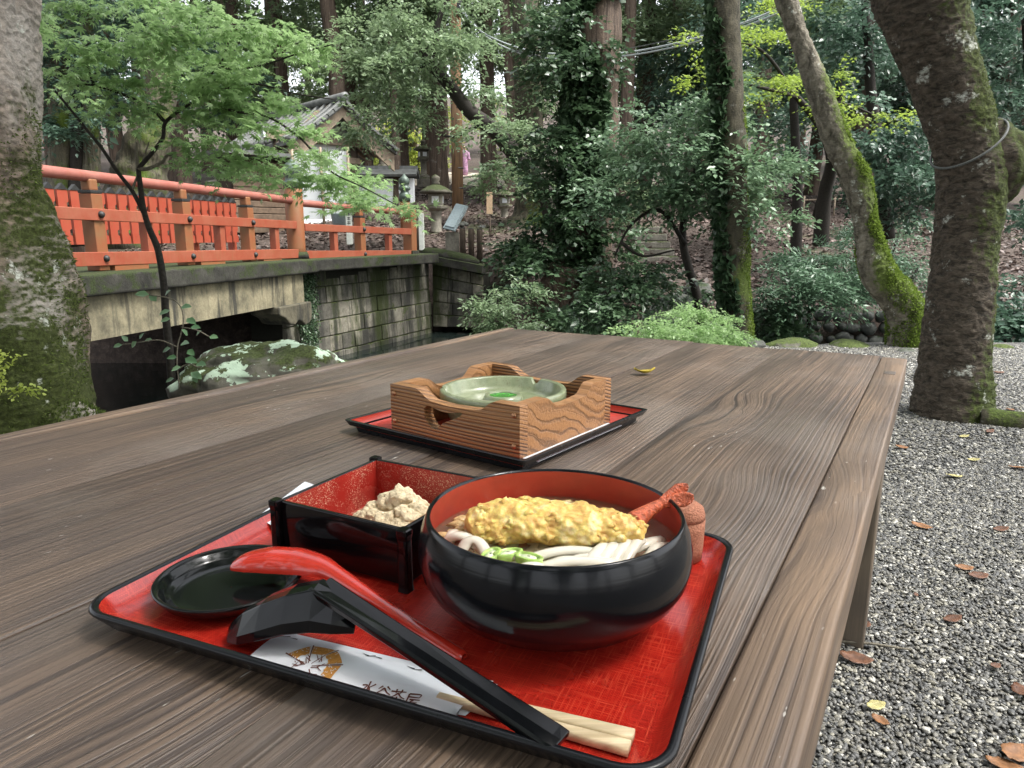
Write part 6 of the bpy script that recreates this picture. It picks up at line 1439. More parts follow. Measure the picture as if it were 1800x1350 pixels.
# batter crumbs floating at the back of the bowl
b = MB()
for k in range(170):
    a = random.uniform(0.45 * math.pi, 1.02 * math.pi) if k < 125 else random.uniform(0.25 * math.pi, 0.6 * math.pi)
    rr = random.uniform(0.045, 0.082)
    p = (BC[0] + rr * math.cos(a) * 0.95, BC[1] + rr * math.sin(a), BRZ + random.uniform(-0.0022, 0.0002))
    if p[1] < BC[1] + 0.012: continue
    blob(b, p, random.uniform(0.0022, 0.0052), 2, (1.3, 1, 0.5), 0.6)
o = b.build('tempura_crumbs', 'crumb', None, True, loc=(BC[0], BC[1], BRZ)); tag(o, 'pale fried batter crumbs floating behind the shrimp in the bowl', 'batter crumbs', kind='stuff')
# noodles
nd = thing('udon_noodles', 'thick white udon noodles along the front of the bowl broth', 'noodles', (BC[0], BC[1], BRZ))
SH = [0.018]
def noodle(pts, wd=0.0042):
    pts = [(x, y + SH[0], z) for x, y, z in pts]; P = catmull(pts, 7); b = MB(); b.tube([Vector(p) for p in P], wd, 8)
    o = b.build('noodle', 'noodle', None, True); o.parent = nd
    for v_, q_ in zip(o.data.vertices, [q for q in P for _ in range(8)]): v_.co.z = q_[2] + (v_.co.z - q_[2]) * 0.62
    return o
noodle([(-0.076, -0.012, -0.004), (-0.066, -0.016, 0.0035), (-0.056, -0.020, 0.002), (-0.046, -0.030, -0.005)], 0.0046)
noodle([(-0.064, -0.030, -0.006), (-0.058, -0.024, 0.003), (-0.050, -0.026, 0.003), (-0.042, -0.042, -0.004)], 0.0044)
noodle([(-0.072, -0.022, -0.004), (-0.070, -0.006, 0.001), (-0.064, 0.006, -0.006)], 0.004)
noodle([(-0.030, -0.050, -0.003), (-0.005, -0.040, 0.0022), (0.020, -0.037, 0.0022), (0.044, -0.044, -0.003)], 0.0046)
noodle([(-0.022, -0.060, -0.003), (0.002, -0.052, 0.0015), (0.030, -0.052, 0.0015), (0.052, -0.046, -0.004)], 0.0046)
noodle([(-0.010, -0.070, -0.003), (0.016, -0.062, 0.001), (0.040, -0.060, -0.002)], 0.0046)
for k in range(4):
    x = 0.028 + k * 0.0085
    noodle([(x - 0.012, -0.060 + k * 0.004, -0.003), (x - 0.004, -0.046 + k * 0.003, 0.0035), (x + 0.004, -0.034 + k * 0.003, 0.004), (x + 0.010, -0.024, -0.004)], 0.0043)
noodle([(0.050, -0.030, -0.002), (0.062, -0.024, 0.002), (0.074, -0.010, -0.002)], 0.0045)
noodle([(0.060, -0.038, -0.003), (0.068, -0.028, 0.001), (0.078, -0.018, -0.003)], 0.0042)
r7 = random.Random(3); SH[0] = 0.0
for k in range(44):
    a_ = r7.uniform(0, 6.28); rr = 0.060 * math.sqrt(r7.random()); cx, cy = rr * math.cos(a_), rr * math.sin(a_); th = r7.uniform(0, 6.28); l_ = r7.uniform(0.018, 0.03); bd = r7.uniform(-0.9, 0.9); z_ = -0.0052 - 0.0075 * r7.random()
    P = []
    for q in (-1, -0.4, 0.4, 1): x, y = cx + l_ * q * math.cos(th + bd * q), cy + l_ * q * math.sin(th + bd * q); f_ = min(1, 0.074 / max(1e-6, math.hypot(x, y))); P.append((x * f_, y * f_, z_ - 0.002 * q * q))
    noodle(P, 0.0040)
SH[0] = 0.014
for k in range(9):
    x = -0.045 + 0.013 * k; y = -0.052 + 0.012 * math.sin(k * 1.7); a_ = r7.uniform(-0.6, 0.6); l_ = r7.uniform(0.012, 0.020)
    if x * x + (y - 0.012) ** 2 > 0.0058: continue
    noodle([(x - l_ * math.cos(a_), y - l_ * math.sin(a_), -0.005), (x - l_ * 0.4 * math.cos(a_), y - l_ * 0.4 * math.sin(a_), 0.0015), (x + l_ * 0.4 * math.cos(a_), y + l_ * 0.4 * math.sin(a_), 0.0022), (x + l_ * math.cos(a_ + 0.3), y + l_ * math.sin(a_ + 0.3), -0.005)], 0.0036)
for k, (x, y, rz_, lab) in enumerate(((-0.031, -0.026, 0.4, 'greenest leek slice floating at the bowl front'), (-0.018, -0.032, -0.5, 'leek slice beside the flat noodles'), (-0.042, -0.028, 1.1, 'leek slice beside the short noodle ends'))):
    t = thing('leek_slice', lab, 'leek', (BC[0] + x, BC[1] + y, BRZ + 0.0025), 'leek slices in the soup', rz=rz_)
    b = MB()
    for rr, z in ((0.006, -0.0015), (0.0072, 0.0025), (0.0060, 0.0028), (0.0048, -0.001)): pass
    pr = [(0.0062, -0.002), (0.0068, 0.0028), (0.0052, 0.0030), (0.0045, -0.002)]
    o = MB().lathe(pr, 20, cap=False).build('outer_ring', 'leek', None, True); o.parent = t; o.scale = (1.5, 0.8, 1)
    o = MB().lathe([(0.0034, -0.002), (0.0038, 0.0022), (0.0008, 0.0026)], 16, cap=False).build('core', 'leek_white', None, True); o.parent = t; o.scale = (1.5, 0.8, 1)

# ---- square lacquer box
bx = thing('lacquer_box', 'square black lacquer box with red inside beside the noodle bowl', 'box', (-0.104, 0.562, FL), rz=math.atan2(-0.466, 0.885))
Wd, Hh, th = 0.125, 0.0482, 0.004
for sx, sy in ((1, 0), (-1, 0), (0, 1), (0, -1)):
    b = MB()
    if sx: b.box((sx * (Wd / 2 - th / 2), 0, Hh / 2 + 0.001), (th, Wd - 0.008, Hh - 0.004))
    else: b.box((0, sy * (Wd / 2 - th / 2), Hh / 2 + 0.001), (Wd - 0.008, th, Hh - 0.004))
    o = b.build('wall', 'box_black'); o.parent = bx; bevel(o, 0.0012, 3); smooth(o)
    b = MB()
    zc = 0.0085
    q = Wd / 2 - th - 0.0004
    if sx: b.add([(sx * q, -q, zc), (sx * q, q, zc), (sx * (q + 0.0), q, Hh - 0.0016), (sx * (q + 0.0), -q, Hh - 0.0016)], [[0, 1, 2, 3]])
    else: b.add([(-q, sy * q, zc), (q, sy * q, zc), (q, sy * q, Hh - 0.0016), (-q, sy * q, Hh - 0.0016)], [[0, 1, 2, 3]])
    b.build('inner_wall', 'box_red').parent = bx
for sx in (-1, 1):
    for sy in (-1, 1):
        b = MB()
        v, f = loops([[(sx * (Wd / 2 + 0.0003) + x, sy * (Wd / 2 + 0.0003) + y, z) for x, y in rrect(wd, wd, 0.002, 3)] for wd, z in ((0.0096, 0.0), (0.0088, 0.004), (0.0084, Hh - 0.008), (0.0096, Hh - 0.004), (0.0096, Hh - 0.0006), (0.0075, Hh + 0.0002))], True, True)
        mkobj('corner_post', v, f, 'box_black', smooth=False).parent = bx
o = MB().box((0, 0, 0.006), (Wd - 0.006, Wd - 0.006, 0.005)).build('floor', 'box_red'); o.parent = bx
b = MB()
for sx, sy in ((1, 0), (-1, 0), (0, 1), (0, -1)):
    pass
mo = thing('rice_cakes', 'pale flour-dusted soft rice cakes heaped in the lacquer box', 'rice cakes', (-0.093, 0.562, FL + 0.011), rz=math.atan2(-0.466, 0.885))
r6 = random.Random(8)
for k in range(46):
    a_ = r6.uniform(0, 6.28); rr = math.sqrt(r6.random()); x, y = rr * math.cos(a_) * 0.036, rr * math.sin(a_) * 0.026
    z = (1 - rr ** 1.6) * 0.027 * r6.uniform(0.55, 1.0) + 0.003; r = r6.uniform(0.0065, 0.0115)
    b = MB(); vs0, fs = ico(4); sd_ = Vector((r6.random() * 9, r6.random() * 9, 3))
    b.add([Vector((x, y, z)) + Vector((v.x, v.y, v.z * 0.85)) * r * (1 + 0.35 * MN.noise(v * 1.7 + sd_) + 0.16 * MN.noise(v * 5 + sd_) + 0.10 * MN.noise(v * 14 + sd_)) for v in vs0], fs)
    b.build('cake', 'kinako', None, True).parent = mo
b = MB()
for k in range(420):
    a = random.uniform(0, 6.28); rr = random.uniform(0.018, 0.046)
    x, y = rr * math.cos(a), rr * math.sin(a) * 0.8
    if abs(x) > 0.04 or abs(y) > 0.035: continue
    blob(b, (x, y, random.uniform(0, 0.004) + max(0, 0.032 - rr) * 0.5), random.uniform(0.0008, 0.0024), 1, (1, 1, 0.8), 0.4)
o = b.build('loose_flour', 'kinako', None, True); o.parent = mo; o['kind'] = 'stuff'

# ---- small plate
pl = MB().lathe([(0.034, 0.0), (0.036, 0.001), (0.046, 0.006), (0.0508, 0.0122), (0.0517, 0.0140), (0.0510, 0.0150), (0.0490, 0.0147), (0.0465, 0.0128), (0.0445, 0.0095), (0.0425, 0.0075), (0.0405, 0.0070), (0.0395, 0.0058), (0.0375, 0.0052), (0.030, 0.0052), (0.0005, 0.0052)], 80, cap=False).build('small_plate', 'plate_black', None, True)
pl.location = (-0.2035, 0.4725, FL); tag(pl, 'small round black plate under the red spoon', 'plate')

# ---- lofted spoons (both lie upside down)
def loft(name, secs, mat, th=0.0018, facet=False, parent=None):
    """secs: (centre, width, arch height, side direction, flat) -> arched shell"""
    m = 6 if facet else 14
    v = []; f = []
    for c, wd, hh, sd_ in secs:
        c = Vector(c); s_ = Vector(sd_).normalized()
        for j in range(m + 1):
            q = -1 + 2 * j / m
            if facet:
                q2 = [-1, -0.86, -0.38, 0, 0.38, 0.86, 1][j]; zz = [0, 0.42, 0.92, 1.0, 0.92, 0.42, 0][j]
                v.append(c + s_ * (q2 * wd / 2) + Vector((0, 0, zz * hh)))
            else:
                a = q * math.pi / 2
                v.append(c + s_ * (math.sin(a) * wd / 2) + Vector((0, 0, math.cos(a) ** 0.8 * hh)))
    n = m + 1
    for i in range(len(secs) - 1):
        for j in range(m): f.append([i * n + j, i * n + j + 1, (i + 1) * n + j + 1, (i + 1) * n + j])
    f.append(list(range(n))); f.append([(len(secs) - 1) * n + j for j in range(n)][::-1])
    o = mkobj(name, v, f, mat, smooth=not facet, parent=parent)
    return o
def resample(keys, n):
    cs = catmull([k[0] for k in keys], n); k = len(keys)
    ws = np.interp(np.linspace(0, k - 1, len(cs)), range(k), [q[1] for q in keys]); hs_ = np.interp(np.linspace(0, k - 1, len(cs)), range(k), [q[2] for q in keys])
    out_ = []
    for i in range(len(cs)):
        tg = Vector(cs[min(i + 1, len(cs) - 1)] - cs[max(i - 1, 0)]); tg.z = 0; tg.normalize()
        out_.append((cs[i], ws[i], hs_[i], (-tg.y, tg.x, 0)))
    return out_
z0 = FL
bk = [((-0.2065, 0.4835, z0 + 0.0160), 0.007, 0.002), ((-0.2035, 0.4835, z0 + 0.0160), 0.015, 0.005), ((-0.195, 0.4845, z0 + 0.0165), 0.023, 0.009), ((-0.178, 0.4855, z0 + 0.0165), 0.029, 0.0125), ((-0.158, 0.4830, z0 + 0.0165), 0.029, 0.0125), ((-0.140, 0.4755, z0 + 0.0172), 0.023, 0.010), ((-0.126, 0.4655, z0 + 0.0178), 0.015, 0.007), ((-0.112, 0.4545, z0 + 0.0165), 0.0135, 0.006)]
hk = [((-0.112, 0.4545, z0 + 0.0166), 0.0132, 0.0058), ((-0.090, 0.4370, z0 + 0.0120), 0.0100, 0.0044), ((-0.062, 0.4155, z0 + 0.0060), 0.0098, 0.0042), ((-0.038, 0.3975, z0 + 0.0015), 0.0098, 0.0042), ((-0.0315, 0.3925, z0 + 0.0004), 0.0100, 0.0045), ((-0.0295, 0.3910, z0 + 0.0002), 0.0050, 0.0030)]
o = loft('red_spoon', resample(bk[:-1] + hk[1:], 7), 'spoon_red'); tag(o, 'glossy red lacquer spoon lying face down across the small black plate', 'spoon')
t = thing('black_ladle_spoon', 'faceted black ladle spoon lying face down with its handle over the chopsticks', 'spoon', (-0.05, 0.35, FL))
# handle: flat channelled bar from the knee down to the front rim
K = Vector((-0.1185, 0.4030, z0 + 0.0450)); E_ = Vector((0.0245, 0.3045, z0 + 0.0125))
d = (E_ - K); ln = d.length; d.normalize(); s_ = d.cross(Vector((0, 0, 1))).normalized(); up = s_.cross(d)
secs = []
for q, wd, thk, dip in ((0.0, 0.0180, 0.005, 0.0015), (0.06, 0.0170, 0.005, 0.0016), (0.4, 0.0150, 0.005, 0.001), (0.75, 0.0158, 0.005, 0.0008), (0.97, 0.0168, 0.005, 0.0006), (1.0, 0.0160, 0.0038, 0.0004)):
    c = K + d * (q * ln)
    secs.append([c - s_ * (wd / 2) - up * thk, c - s_ * (wd / 2 + 0.0006) - up * 0.001, c - s_ * (wd / 2 - 0.0012), c - up * dip, c + s_ * (wd / 2 - 0.0012), c + s_ * (wd / 2 + 0.0006) - up * 0.001, c + s_ * (wd / 2) - up * thk, c - up * (thk + 0.0005)])
v, f = loops(secs, True, True)
o = mkobj('handle', v, f, 'spoon_black', parent=t); bevel(o, 0.0006, 2)
# head: boat shaped, ridge up, flared towards its tip
hd = Vector((-0.95, 0.20, 0)).normalized(); hs_ = Vector((-hd.y, hd.x, 0))
secs = []
for q, wd, zr, ze, rw in ((-0.026, 0.018, 0.030, 0.0200, 0.30), (-0.013, 0.027, 0.0400, 0.0205, 0.40), (0.0, 0.031, 0.0455, 0.0210, 0.48), (0.018, 0.034, 0.0400, 0.0180, 0.48), (0.036, 0.035, 0.0315, 0.0115, 0.44), (0.050, 0.030, 0.0230, 0.0060, 0.38), (0.060, 0.020, 0.0140, 0.0035, 0.3), (0.064, 0.009, 0.0085, 0.0035, 0.25)):
    c = Vector((K.x, K.y, z0)) + hd * q + hs_ * 0.002
    r = []
    for qq, zz in ((-1, 0), (-0.93, 0.30), (-rw, 0.97), (0, 1.0), (rw, 0.97), (0.93, 0.30), (1, 0)):
        r.append(c + hs_ * (qq * wd / 2) + Vector((0, 0, ze + (zr - ze) * zz)))
    for qq, zz in ((0.9, 0.0), (rw, 0.80), (-rw, 0.80), (-0.9, 0.0)):
        r.append(c + hs_ * (qq * wd / 2) + Vector((0, 0, ze + (zr - ze) * zz - 0.0012)))
    secs.append(r)
v, f = loops(secs, True, True)
o = mkobj('head', v, f, 'spoon_black', parent=t); bevel(o, 0.0013, 3)

# ---- chopsticks and paper sleeve
SA = Vector((-0.1495, 0.4215, FL)); ss = Vector((0.934, -0.357, 0)).normalized(); st = Vector((-0.357, -0.934, 0)).normalized()
sl_ang = math.atan2(ss.y, ss.x)
slv = thing('chopstick_sleeve', 'white paper chopstick sleeve printed with brown umbrella emblem and characters', 'paper sleeve', SA, rz=sl_ang)
# local: x along, -y towards the viewer
SW, SL = 0.0375, 0.149
sx_ = np.linspace(0, SL, 24); rows = np.linspace(0, SW, 7); v = []; f = []
def sleeve_z(x, y): return 0.0006 + 0.0042 * math.sin(math.pi * min(1, max(0, y / SW))) ** 1.0 * (0.5 + 0.5 * min(1, x / 0.05)) + 0.0016 * max(0, (y / SW - 0.75)) * 4 * 0.6
for x in sx_:
    for y in rows:
        xo = 0.010 * max(0, (0.010 - y) / 0.010) * (1 if x < 0.001 else 0)
        xe = -0.008 * (y / SW) if x > SL - 0.001 else 0
        v.append((x + xo + xe, -y, sleeve_z(x, y)))
for i in range(23):
    for j in range(6): f.append([i * 7 + j, i * 7 + j + 1, (i + 1) * 7 + j + 1, (i + 1) * 7 + j])
o = mkobj('paper', v, f, 'paper', smooth=True); o.parent = slv
# torn lower flap of paper at the open end
o = mkobj('flap', [(SL - 0.012, -0.002, 0.0004), (SL + 0.003, -0.002, 0.0005), (SL + 0.001, -0.020, 0.0006), (SL - 0.003, -0.034, 0.0008), (SL - 0.014, -0.035, 0.0006)], [[4, 3, 2, 1, 0]], 'paper'); o.parent = slv
def stroke(b, pts, wd0, wd1, zf):
    P = [Vector((p[0], p[1], 0)) for p in pts]; n = len(P); vs_ = []; fs = []
    for i, p in enumerate(P):
        tg = (P[min(i + 1, n - 1)] - P[max(i - 1, 0)]).normalized(); nn = Vector((-tg.y, tg.x, 0)); k = i / max(1, n - 1)
        w_ = (wd0 * (1 - k) + wd1 * k) / 2
        for sgn in (-1, 1):
            q = p + nn * (sgn * w_); vs_.append((q.x, q.y, zf(q.x, -q.y)))
    for i in range(n - 1): fs.append([2 * i, 2 * i + 2, 2 * i + 3, 2 * i + 1])
    b.add(vs_, fs)
KAN = {
 'sui': [[(.5, .97), (.5, .5), (.48, .08), (.38, .18)], [(.12, .68), (.4, .70), (.26, .42), (.08, .25)], [(.88, .82), (.58, .58)], [(.54, .62), (.68, .36), (.95, .12)]],
 'tani': [[(.36, .95), (.16, .74)], [(.62, .95), (.86, .76)], [(.5, .84), (.3, .6), (.04, .42)], [(.5, .82), (.7, .6), (.98, .44)], [(.3, .4), (.32, .05)], [(.3, .4), (.72, .4), (.68, .05)], [(.3, .1), (.72, .1)]],
 'cha': [[(.06, .83), (.94, .87)], [(.34, 1.0), (.36, .74)], [(.68, 1.0), (.62, .74)], [(.5, .76), (.3, .56), (.04, .42)], [(.5, .76), (.7, .56), (.98, .44)], [(.2, .40), (.82, .42)], [(.5, .54), (.5, .02), (.42, .08)], [(.35, .28), (.16, .1)], [(.65, .28), (.88, .1)]],
 'ya': [[(.2, .92), (.86, .94), (.84, .74)], [(.2, .74), (.84, .74)], [(.2, .92), (.18, .5), (.02, .04)], [(.32, .59), (.92, .61)], [(.56, .58), (.40, .42), (.80, .44)], [(.34, .25), (.86, .26)], [(.6, .42), (.6, .05)], [(.26, .05), (.98, .06)]]}
zpr = lambda x, y: sleeve_z(x, y) + 0.00035
def loc_of(px, py):
    d_ = ray(px, py); tt = (FL + 0.003 - EYE) / d_[2]; p = Vector((d_[0] * tt, d_[1] * tt, 0)) - Vector((SA.x, SA.y, 0))
    return p.dot(ss), p.dot(-st)
for ch, (px, py) in zip(('sui', 'tani', 'cha', 'ya'), ((646, 1209), (672, 1217), (697, 1224), (724, 1231))):
    cx, cy = loc_of(px, py); b = MB(); s = 0.0100
    tl = R(8)
    for st_ in KAN[ch]:
        P = catmull(st_, 4) if len(st_) > 2 else np.array([st_[0], ((st_[0][0] + st_[1][0]) / 2, (st_[0][1] + st_[1][1]) / 2), st_[1]])
        P = [((p[0] - .5) * s, (p[1] - .5) * s * 1.1) for p in P]
        P = [(cx + p[0] * math.cos(tl) - p[1] * math.sin(tl), cy + p[0] * math.sin(tl) + p[1] * math.cos(tl)) for p in P]
        stroke(b, P, 0.0011, 0.0006, zpr)
    b.build('character', 'ink_dark').parent = slv
# umbrella emblem: eight brown segments, white ribs between, pale centre with thin strokes
ex, ey = loc_of(541, 1172); er = 0.0205
b = MB(); hexa = [(R(a), rr) for a, rr in ((20, 1.0), (68, 0.98), (118, 1.0), (165, 0.96), (212, 1.0), (258, 0.98), (302, 1.0), (340, 0.97))]
def ept(a, r, pad=0.0): return (ex + math.cos(a) * r, ey + math.sin(a) * r * 0.98)
for i in range(8):
    a0, r0 = hexa[i]; a1, r1 = hexa[(i + 1) % 8]
    if a1 < a0: a1 += 2 * math.pi
    g = 0.055; n_ = 6; P = []
    for k in range(n_ + 1):
        a = a0 + g + (a1 - a0 - 2 * g) * k / n_; rr = er * (r0 + (r1 - r0) * k / n_) * (1 - 0.045 * math.sin(math.pi * k / n_)); P.append((ept(a, rr), ept(a, er * (0.52 + 0.08 * random.random()))))
    vs_ = []; fs = []
    for (o1, o2) in P: vs_ += [(*o1, zpr(o1[0], -o1[1])), (*o2, zpr(o2[0], -o2[1]))]
    for k in range(n_): fs.append([2 * k, 2 * k + 2, 2 * k + 3, 2 * k + 1])
    if all(-0.0372 < q[1] < -0.0004 for q in vs_): b.add(vs_, fs)
b.build('emblem', 'ink_brown').parent = slv
b = MB()
zp2 = lambda x, y: sleeve_z(x, y) + 0.0006
for a in (68, 118, 165, 212, 20, 340, 302, 258):
    p0, p1 = ept(R(a) - 0.03, er * 1.05), ept(R(a), er * 0.12)
    mid = ((p0[0] + p1[0]) / 2, (p0[1] + p1[1]) / 2)
    if min(p0[1], p1[1]) > -0.0370: stroke(b, [p0, mid, p1], 0.0009, 0.0005, zp2)
for k in range(22):
    a = random.uniform(0, 6.28); r1 = random.uniform(0.12, 0.45); a2 = a + random.uniform(-0.7, 0.7); p0, p1 = ept(a, er * r1), ept(a2, er * min(0.52, r1 + 0.22))
    if min(p0[1], p1[1]) > -0.0370: stroke(b, [p0, ((p0[0] + p1[0]) / 2, (p0[1] + p1[1]) / 2), p1], 0.0007, 0.0004, zp2)
b.build('emblem_lines', 'ink_dark').parent = slv
b = MB()
for k in range(70):
    a = random.uniform(0, 6.28); p0 = ept(a, er * random.uniform(0.6, 0.92)); q = random.uniform(0, 6.28); l_ = random.uniform(0.0008, 0.0024); p1 = (p0[0] + math.cos(q) * l_, p0[1] + math.sin(q) * l_)
    if min(p0[1], p1[1]) > -0.0365: stroke(b, [p0, ((p0[0] + p1[0]) / 2 + 0.0002, (p0[1] + p1[1]) / 2), p1], 0.00035, 0.0003, zp2)
b.build('emblem_highlights', 'paper').parent = slv
for px, py in ((502, 1117), (516, 1121), (643, 1151), (652, 1154), (664, 1156), (722, 1176), (733, 1180)):
    cx, cy = loc_of(px, py); q = random.uniform(-0.4, 0.8); b = MB()
    stroke(b, [(cx - 0.003 * math.cos(q), cy - 0.003 * math.sin(q)), (cx, cy), (cx + 0.003 * math.cos(q), cy + 0.003 * math.sin(q))], 0.0002, 0.0014, zpr)
    b.build('bird_mark', 'ink_black').parent = slv
# chopsticks
ch = thing('chopsticks', 'pair of pale wooden disposable chopsticks poking out of the paper sleeve', 'chopsticks', SA)
A = Vector((-0.040, 0.3545, FL + 0.0022)); B = Vector((0.0605, 0.3140, FL + 0.0030)); d = (B - A).normalized(); s_ = Vector((-d.y, d.x, 0))
cs_ = []
for sg in (1, -1):
    b = MB(); n = 10; ring = []
    for i in range(n + 1):
        q = i / n; c = A + (B - A) * q + s_ * (sg * (0.0032 + 0.0013 * q)); wd = 0.0024 + 0.0017 * q; hh = 0.0021 + 0.0008 * q
        ring.append([c + s_ * (wd * a_) + Vector((0, 0, hh * b_)) for a_, b_ in ((-1, -0.6), (-0.7, -1), (0.7, -1), (1, -0.6), (1, 0.6), (0.7, 1), (-0.7, 1), (-1, 0.6))])
    v, f = loops(ring, True, True)
    o = mkobj('stick', v, f, 'chop', parent=ch); smooth(o)
    o.rotation_euler = (0, 0, 0)

# ---- receipt under the box
rc = thing('order_slip', 'small white order slip tucked under the lacquer box', 'paper slip', (-0.205, 0.605, FL))
RA = [Vector((-0.229, 0.5975, FL + 0.0075)), Vector((-0.180, 0.5610, FL + 0.0012)), Vector((-0.130, 0.640, FL + 0.0012)), Vector((-0.208, 0.676, FL + 0.0130))]
v = []; f = []; n = 10
for i in range(n + 1):
    for j in range(n + 1):
        s, t_ = i / n, j / n; p = (RA[0] * (1 - s) + RA[1] * s) * (1 - t_) + (RA[3] * (1 - s) + RA[2] * s) * t_; v.append(p)
for i in range(n):
    for j in range(n): a = i * (n + 1) + j; f.append([a, a + n + 1, a + n + 2, a + 1])
# keep it off the box: stop short of the wall
o = mkobj('paper', v, f, 'paper', parent=rc)
b = MB()
e1 = (RA[1] - RA[0]).normalized(); e2 = (RA[3] - RA[0]).normalized(); nz = e1.cross(e2).normalized()
for k, (a_, b_) in enumerate(((0.017, 0.016), (0.022, 0.016), (0.0265, 0.0165), (0.014, 0.0215), (0.019, 0.0225), (0.0235, 0.0225), (0.021, 0.005), (0.0245, 0.0055))):
    o_ = RA[0] + e1 * a_ + e2 * b_ + nz * 0.0006
    for q in range(4):
        x0, y0 = random.uniform(-.0016, .0016), random.uniform(-.0016, .0016); x1, y1 = (x0 + random.choice((-.0026, .0026)), y0) if q % 2 else (x0, y0 + random.choice((-.0028, .0028)))
        p0, p1 = o_ + e1 * x0 + e2 * y0, o_ + e1 * x1 + e2 * y1; dd = (p1 - p0).normalized().cross(nz) * 0.0003
        b.add([p0 - dd, p1 - dd, p1 + dd, p0 + dd], [[0, 1, 2, 3]])
b.build('printed_text', 'ink_black', rc)

# ---- little wooden shaker behind the bowl
sh = thing('spice_shaker', 'small round reddish wooden spice shaker behind the noodle bowl', 'shaker', (0.1365, 0.5330, FL))
o = MB().lathe([(0.0148, 0.0), (0.0165, 0.001), (0.0172, 0.012), (0.0176, 0.026), (0.0178, 0.034)], 40).build('body', 'shaker', None, True); o.parent = sh
o = MB().lathe([(0.0174, 0.0345), (0.0174, 0.038), (0.0160, 0.043), (0.011, 0.0466), (0.004, 0.0475)], 40).build('cap', 'shaker', None, True); o.parent = sh

# ---- wooden ashtray box on the square tray
ab = thing('ashtray_box', 'carved wooden box with scalloped walls around the green ashtray', 'wooden box', (-0.012, 0.9340, FL), rz=SRZ)
S, H, TH = 0.212, 0.0640, 0.0155
def scallop(L, flip=False):
    x0, x1 = 0.0, L
    pts = [(0, 0), (L, 0), (L, H)]
    def arc(xa, xb, za, zb):
        return [(xa + (xb - xa) * k / 8, za + (zb - za) * (0.5 - 0.5 * math.cos(math.pi * k / 8))) for k in range(9)]
    lo = H - 0.0150
    pts += arc(L * 0.83, L * 0.70, H, lo + 0.001) + [(L * 0.62, lo), (L * 0.5, lo - 0.001), (L * 0.42, lo)] + arc(L * 0.36, L * 0.20, lo + 0.001, H) + [(0, H)]
    return [(x - L / 2, z) for x, z in pts]
heart = [(-0.030, 0.041), (-0.034, 0.036), (-0.034, 0.029), (-0.031, 0.021), (-0.026, 0.0145), (-0.020, 0.0115), (-0.015, 0.0125), (-0.011, 0.0175), (-0.006, 0.0225), (0.002, 0.0265), (0.010, 0.030), (0.018, 0.035), (0.0215, 0.0385), (0.021, 0.0405), (0.012, 0.0385), (0.000, 0.0365), (-0.010, 0.0370), (-0.020, 0.0395)]
heart = [(x * 1.15 - 0.006, 0.003 + z * 1.0) for x, z in heart]
hh_ = S / 2 - TH / 2
o = poly_plate('wall', scallop(S), [heart], TH, 'boxwood_fine', ab, lambda x, y, z: Vector((x, -hh_ + z, y))); bevel(o, 0.0012, 2)
o = poly_plate('wall', scallop(S), [], TH, 'boxwood_fine', ab, lambda x, y, z: Vector((x, hh_ + z, y))); bevel(o, 0.0012, 2)
Li = S - 2 * TH
o = poly_plate('wall', scallop(Li + 2 * TH - 0.0310), [], TH, 'boxwood_wide', ab, lambda x, y, z: Vector((hh_ + z, x, y))); bevel(o, 0.0012, 2)
o = poly_plate('wall', scallop(Li + 2 * TH - 0.0310), [], TH, 'boxwood_wide', ab, lambda x, y, z: Vector((-hh_ + z, x, y))); bevel(o, 0.0012, 2)
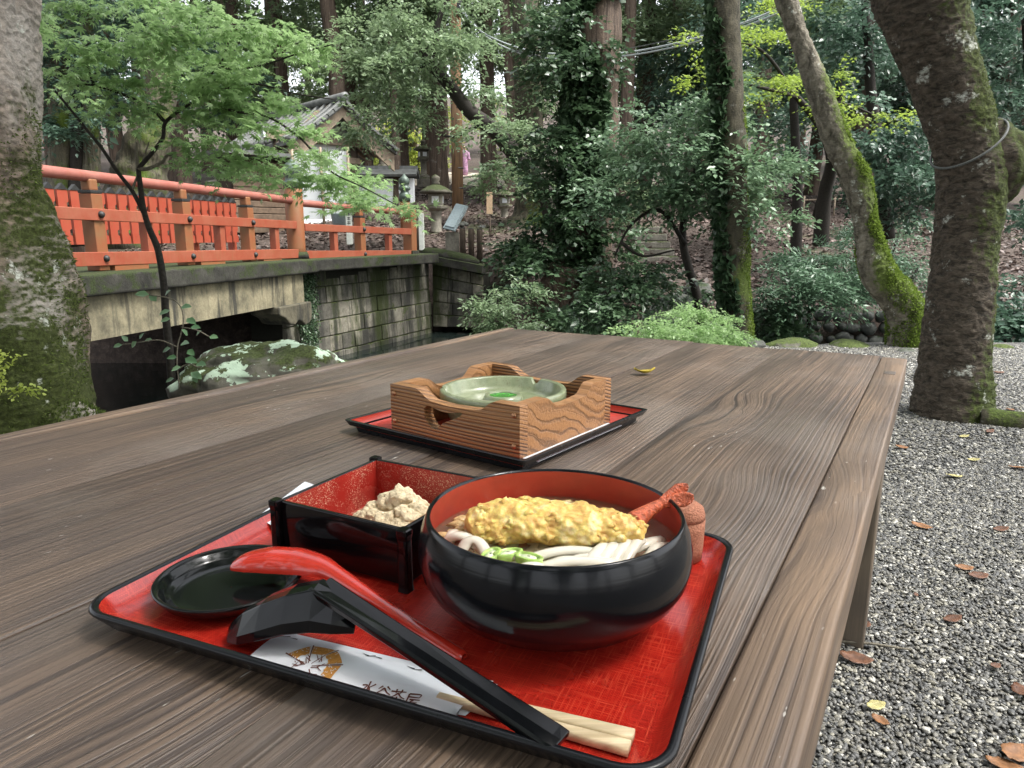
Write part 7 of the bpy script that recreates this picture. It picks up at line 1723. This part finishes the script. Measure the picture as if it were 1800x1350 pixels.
for x in (-S / 2 + 0.007, S / 2 - 0.008):
    for z in (0.015, 0.052):
        b = MB(); vs0, fs = ico(3); b.add([Vector((x, -S / 2 - 0.0004, z)) + Vector((p.x * 0.0034, p.y * 0.0024, p.z * 0.0034)) for p in vs0], fs)
        b.build('nail', 'brass', None, True).parent = ab
at_ = thing('ceramic_ashtray', 'round pale green glazed ashtray inside the carved wooden box', 'ashtray', (-0.012, 0.9340, FL - 0.0045))
pr = [(0.055, 0.010), (0.068, 0.011), (0.074, 0.022), (0.0775, 0.036), (0.0785, 0.040), (0.0845, 0.044), (0.0855, 0.050), (0.0852, 0.0565), (0.084, 0.0588), (0.0785, 0.0588), (0.0772, 0.0570), (0.0755, 0.046), (0.071, 0.040), (0.060, 0.0385), (0.030, 0.0385)]
bmv = MB().lathe(pr, 120, cap=False)
nv = []
for p in bmv.v:
    p = Vector(p); a = math.degrees(math.atan2(p.y, p.x)); r = math.hypot(p.x, p.y)
    for n0 in (55, -65, 178):
        dd = abs((a - n0 + 180) % 360 - 180)
        if dd < 5 and p.z > 0.05 and r > 0.074: p.z -= 0.0085 * (1 - (dd / 5) ** 4)
    nv.append(p)
o = mkobj('dish', nv, bmv.f, 'celadon', smooth=True); o.parent = at_
o = MB().lathe([(0.030, 0.036), (0.0265, 0.046), (0.0245, 0.0495), (0.0205, 0.0500), (0.0185, 0.0480)], 48, cap=False).build('centre_cup', 'celadon', None, True); o.parent = at_
o = MB().lathe([(0.0186, 0.0478), (0.012, 0.0468), (0.0003, 0.0472)], 40, cap=False).build('green_centre', 'green_paint', None, True); o.parent = at_
# laminated slip under the box
mn = thing('menu_card', 'white printed card under the ashtray box, showing along its flame-grained side', 'card', (0.0805, 0.8645, FL + 0.0006), rz=SRZ)
o = MB().box((0, 0, 0), (0.024, 0.20, 0.0006)).build('card', 'paper'); o.parent = mn; o.location = (0.0, 0.0, 0.0)
b = MB()
for k in range(14): b.box((0.006 + 0.001 * (k % 2), -0.07 + k * 0.010, 0.0005), (0.0016 + 0.001 * (k % 3), 0.006, 0.0002))
b.build('printed_text', 'ink_black').parent = mn

dead_leaf('fallen_leaf', 'curled yellow leaf lying on the table top', 1133, 655, 0.040, 'yellow_leaf', 0.1, None, 0.0, 0.55, 'fallen leaf', TOP - 0.0085)
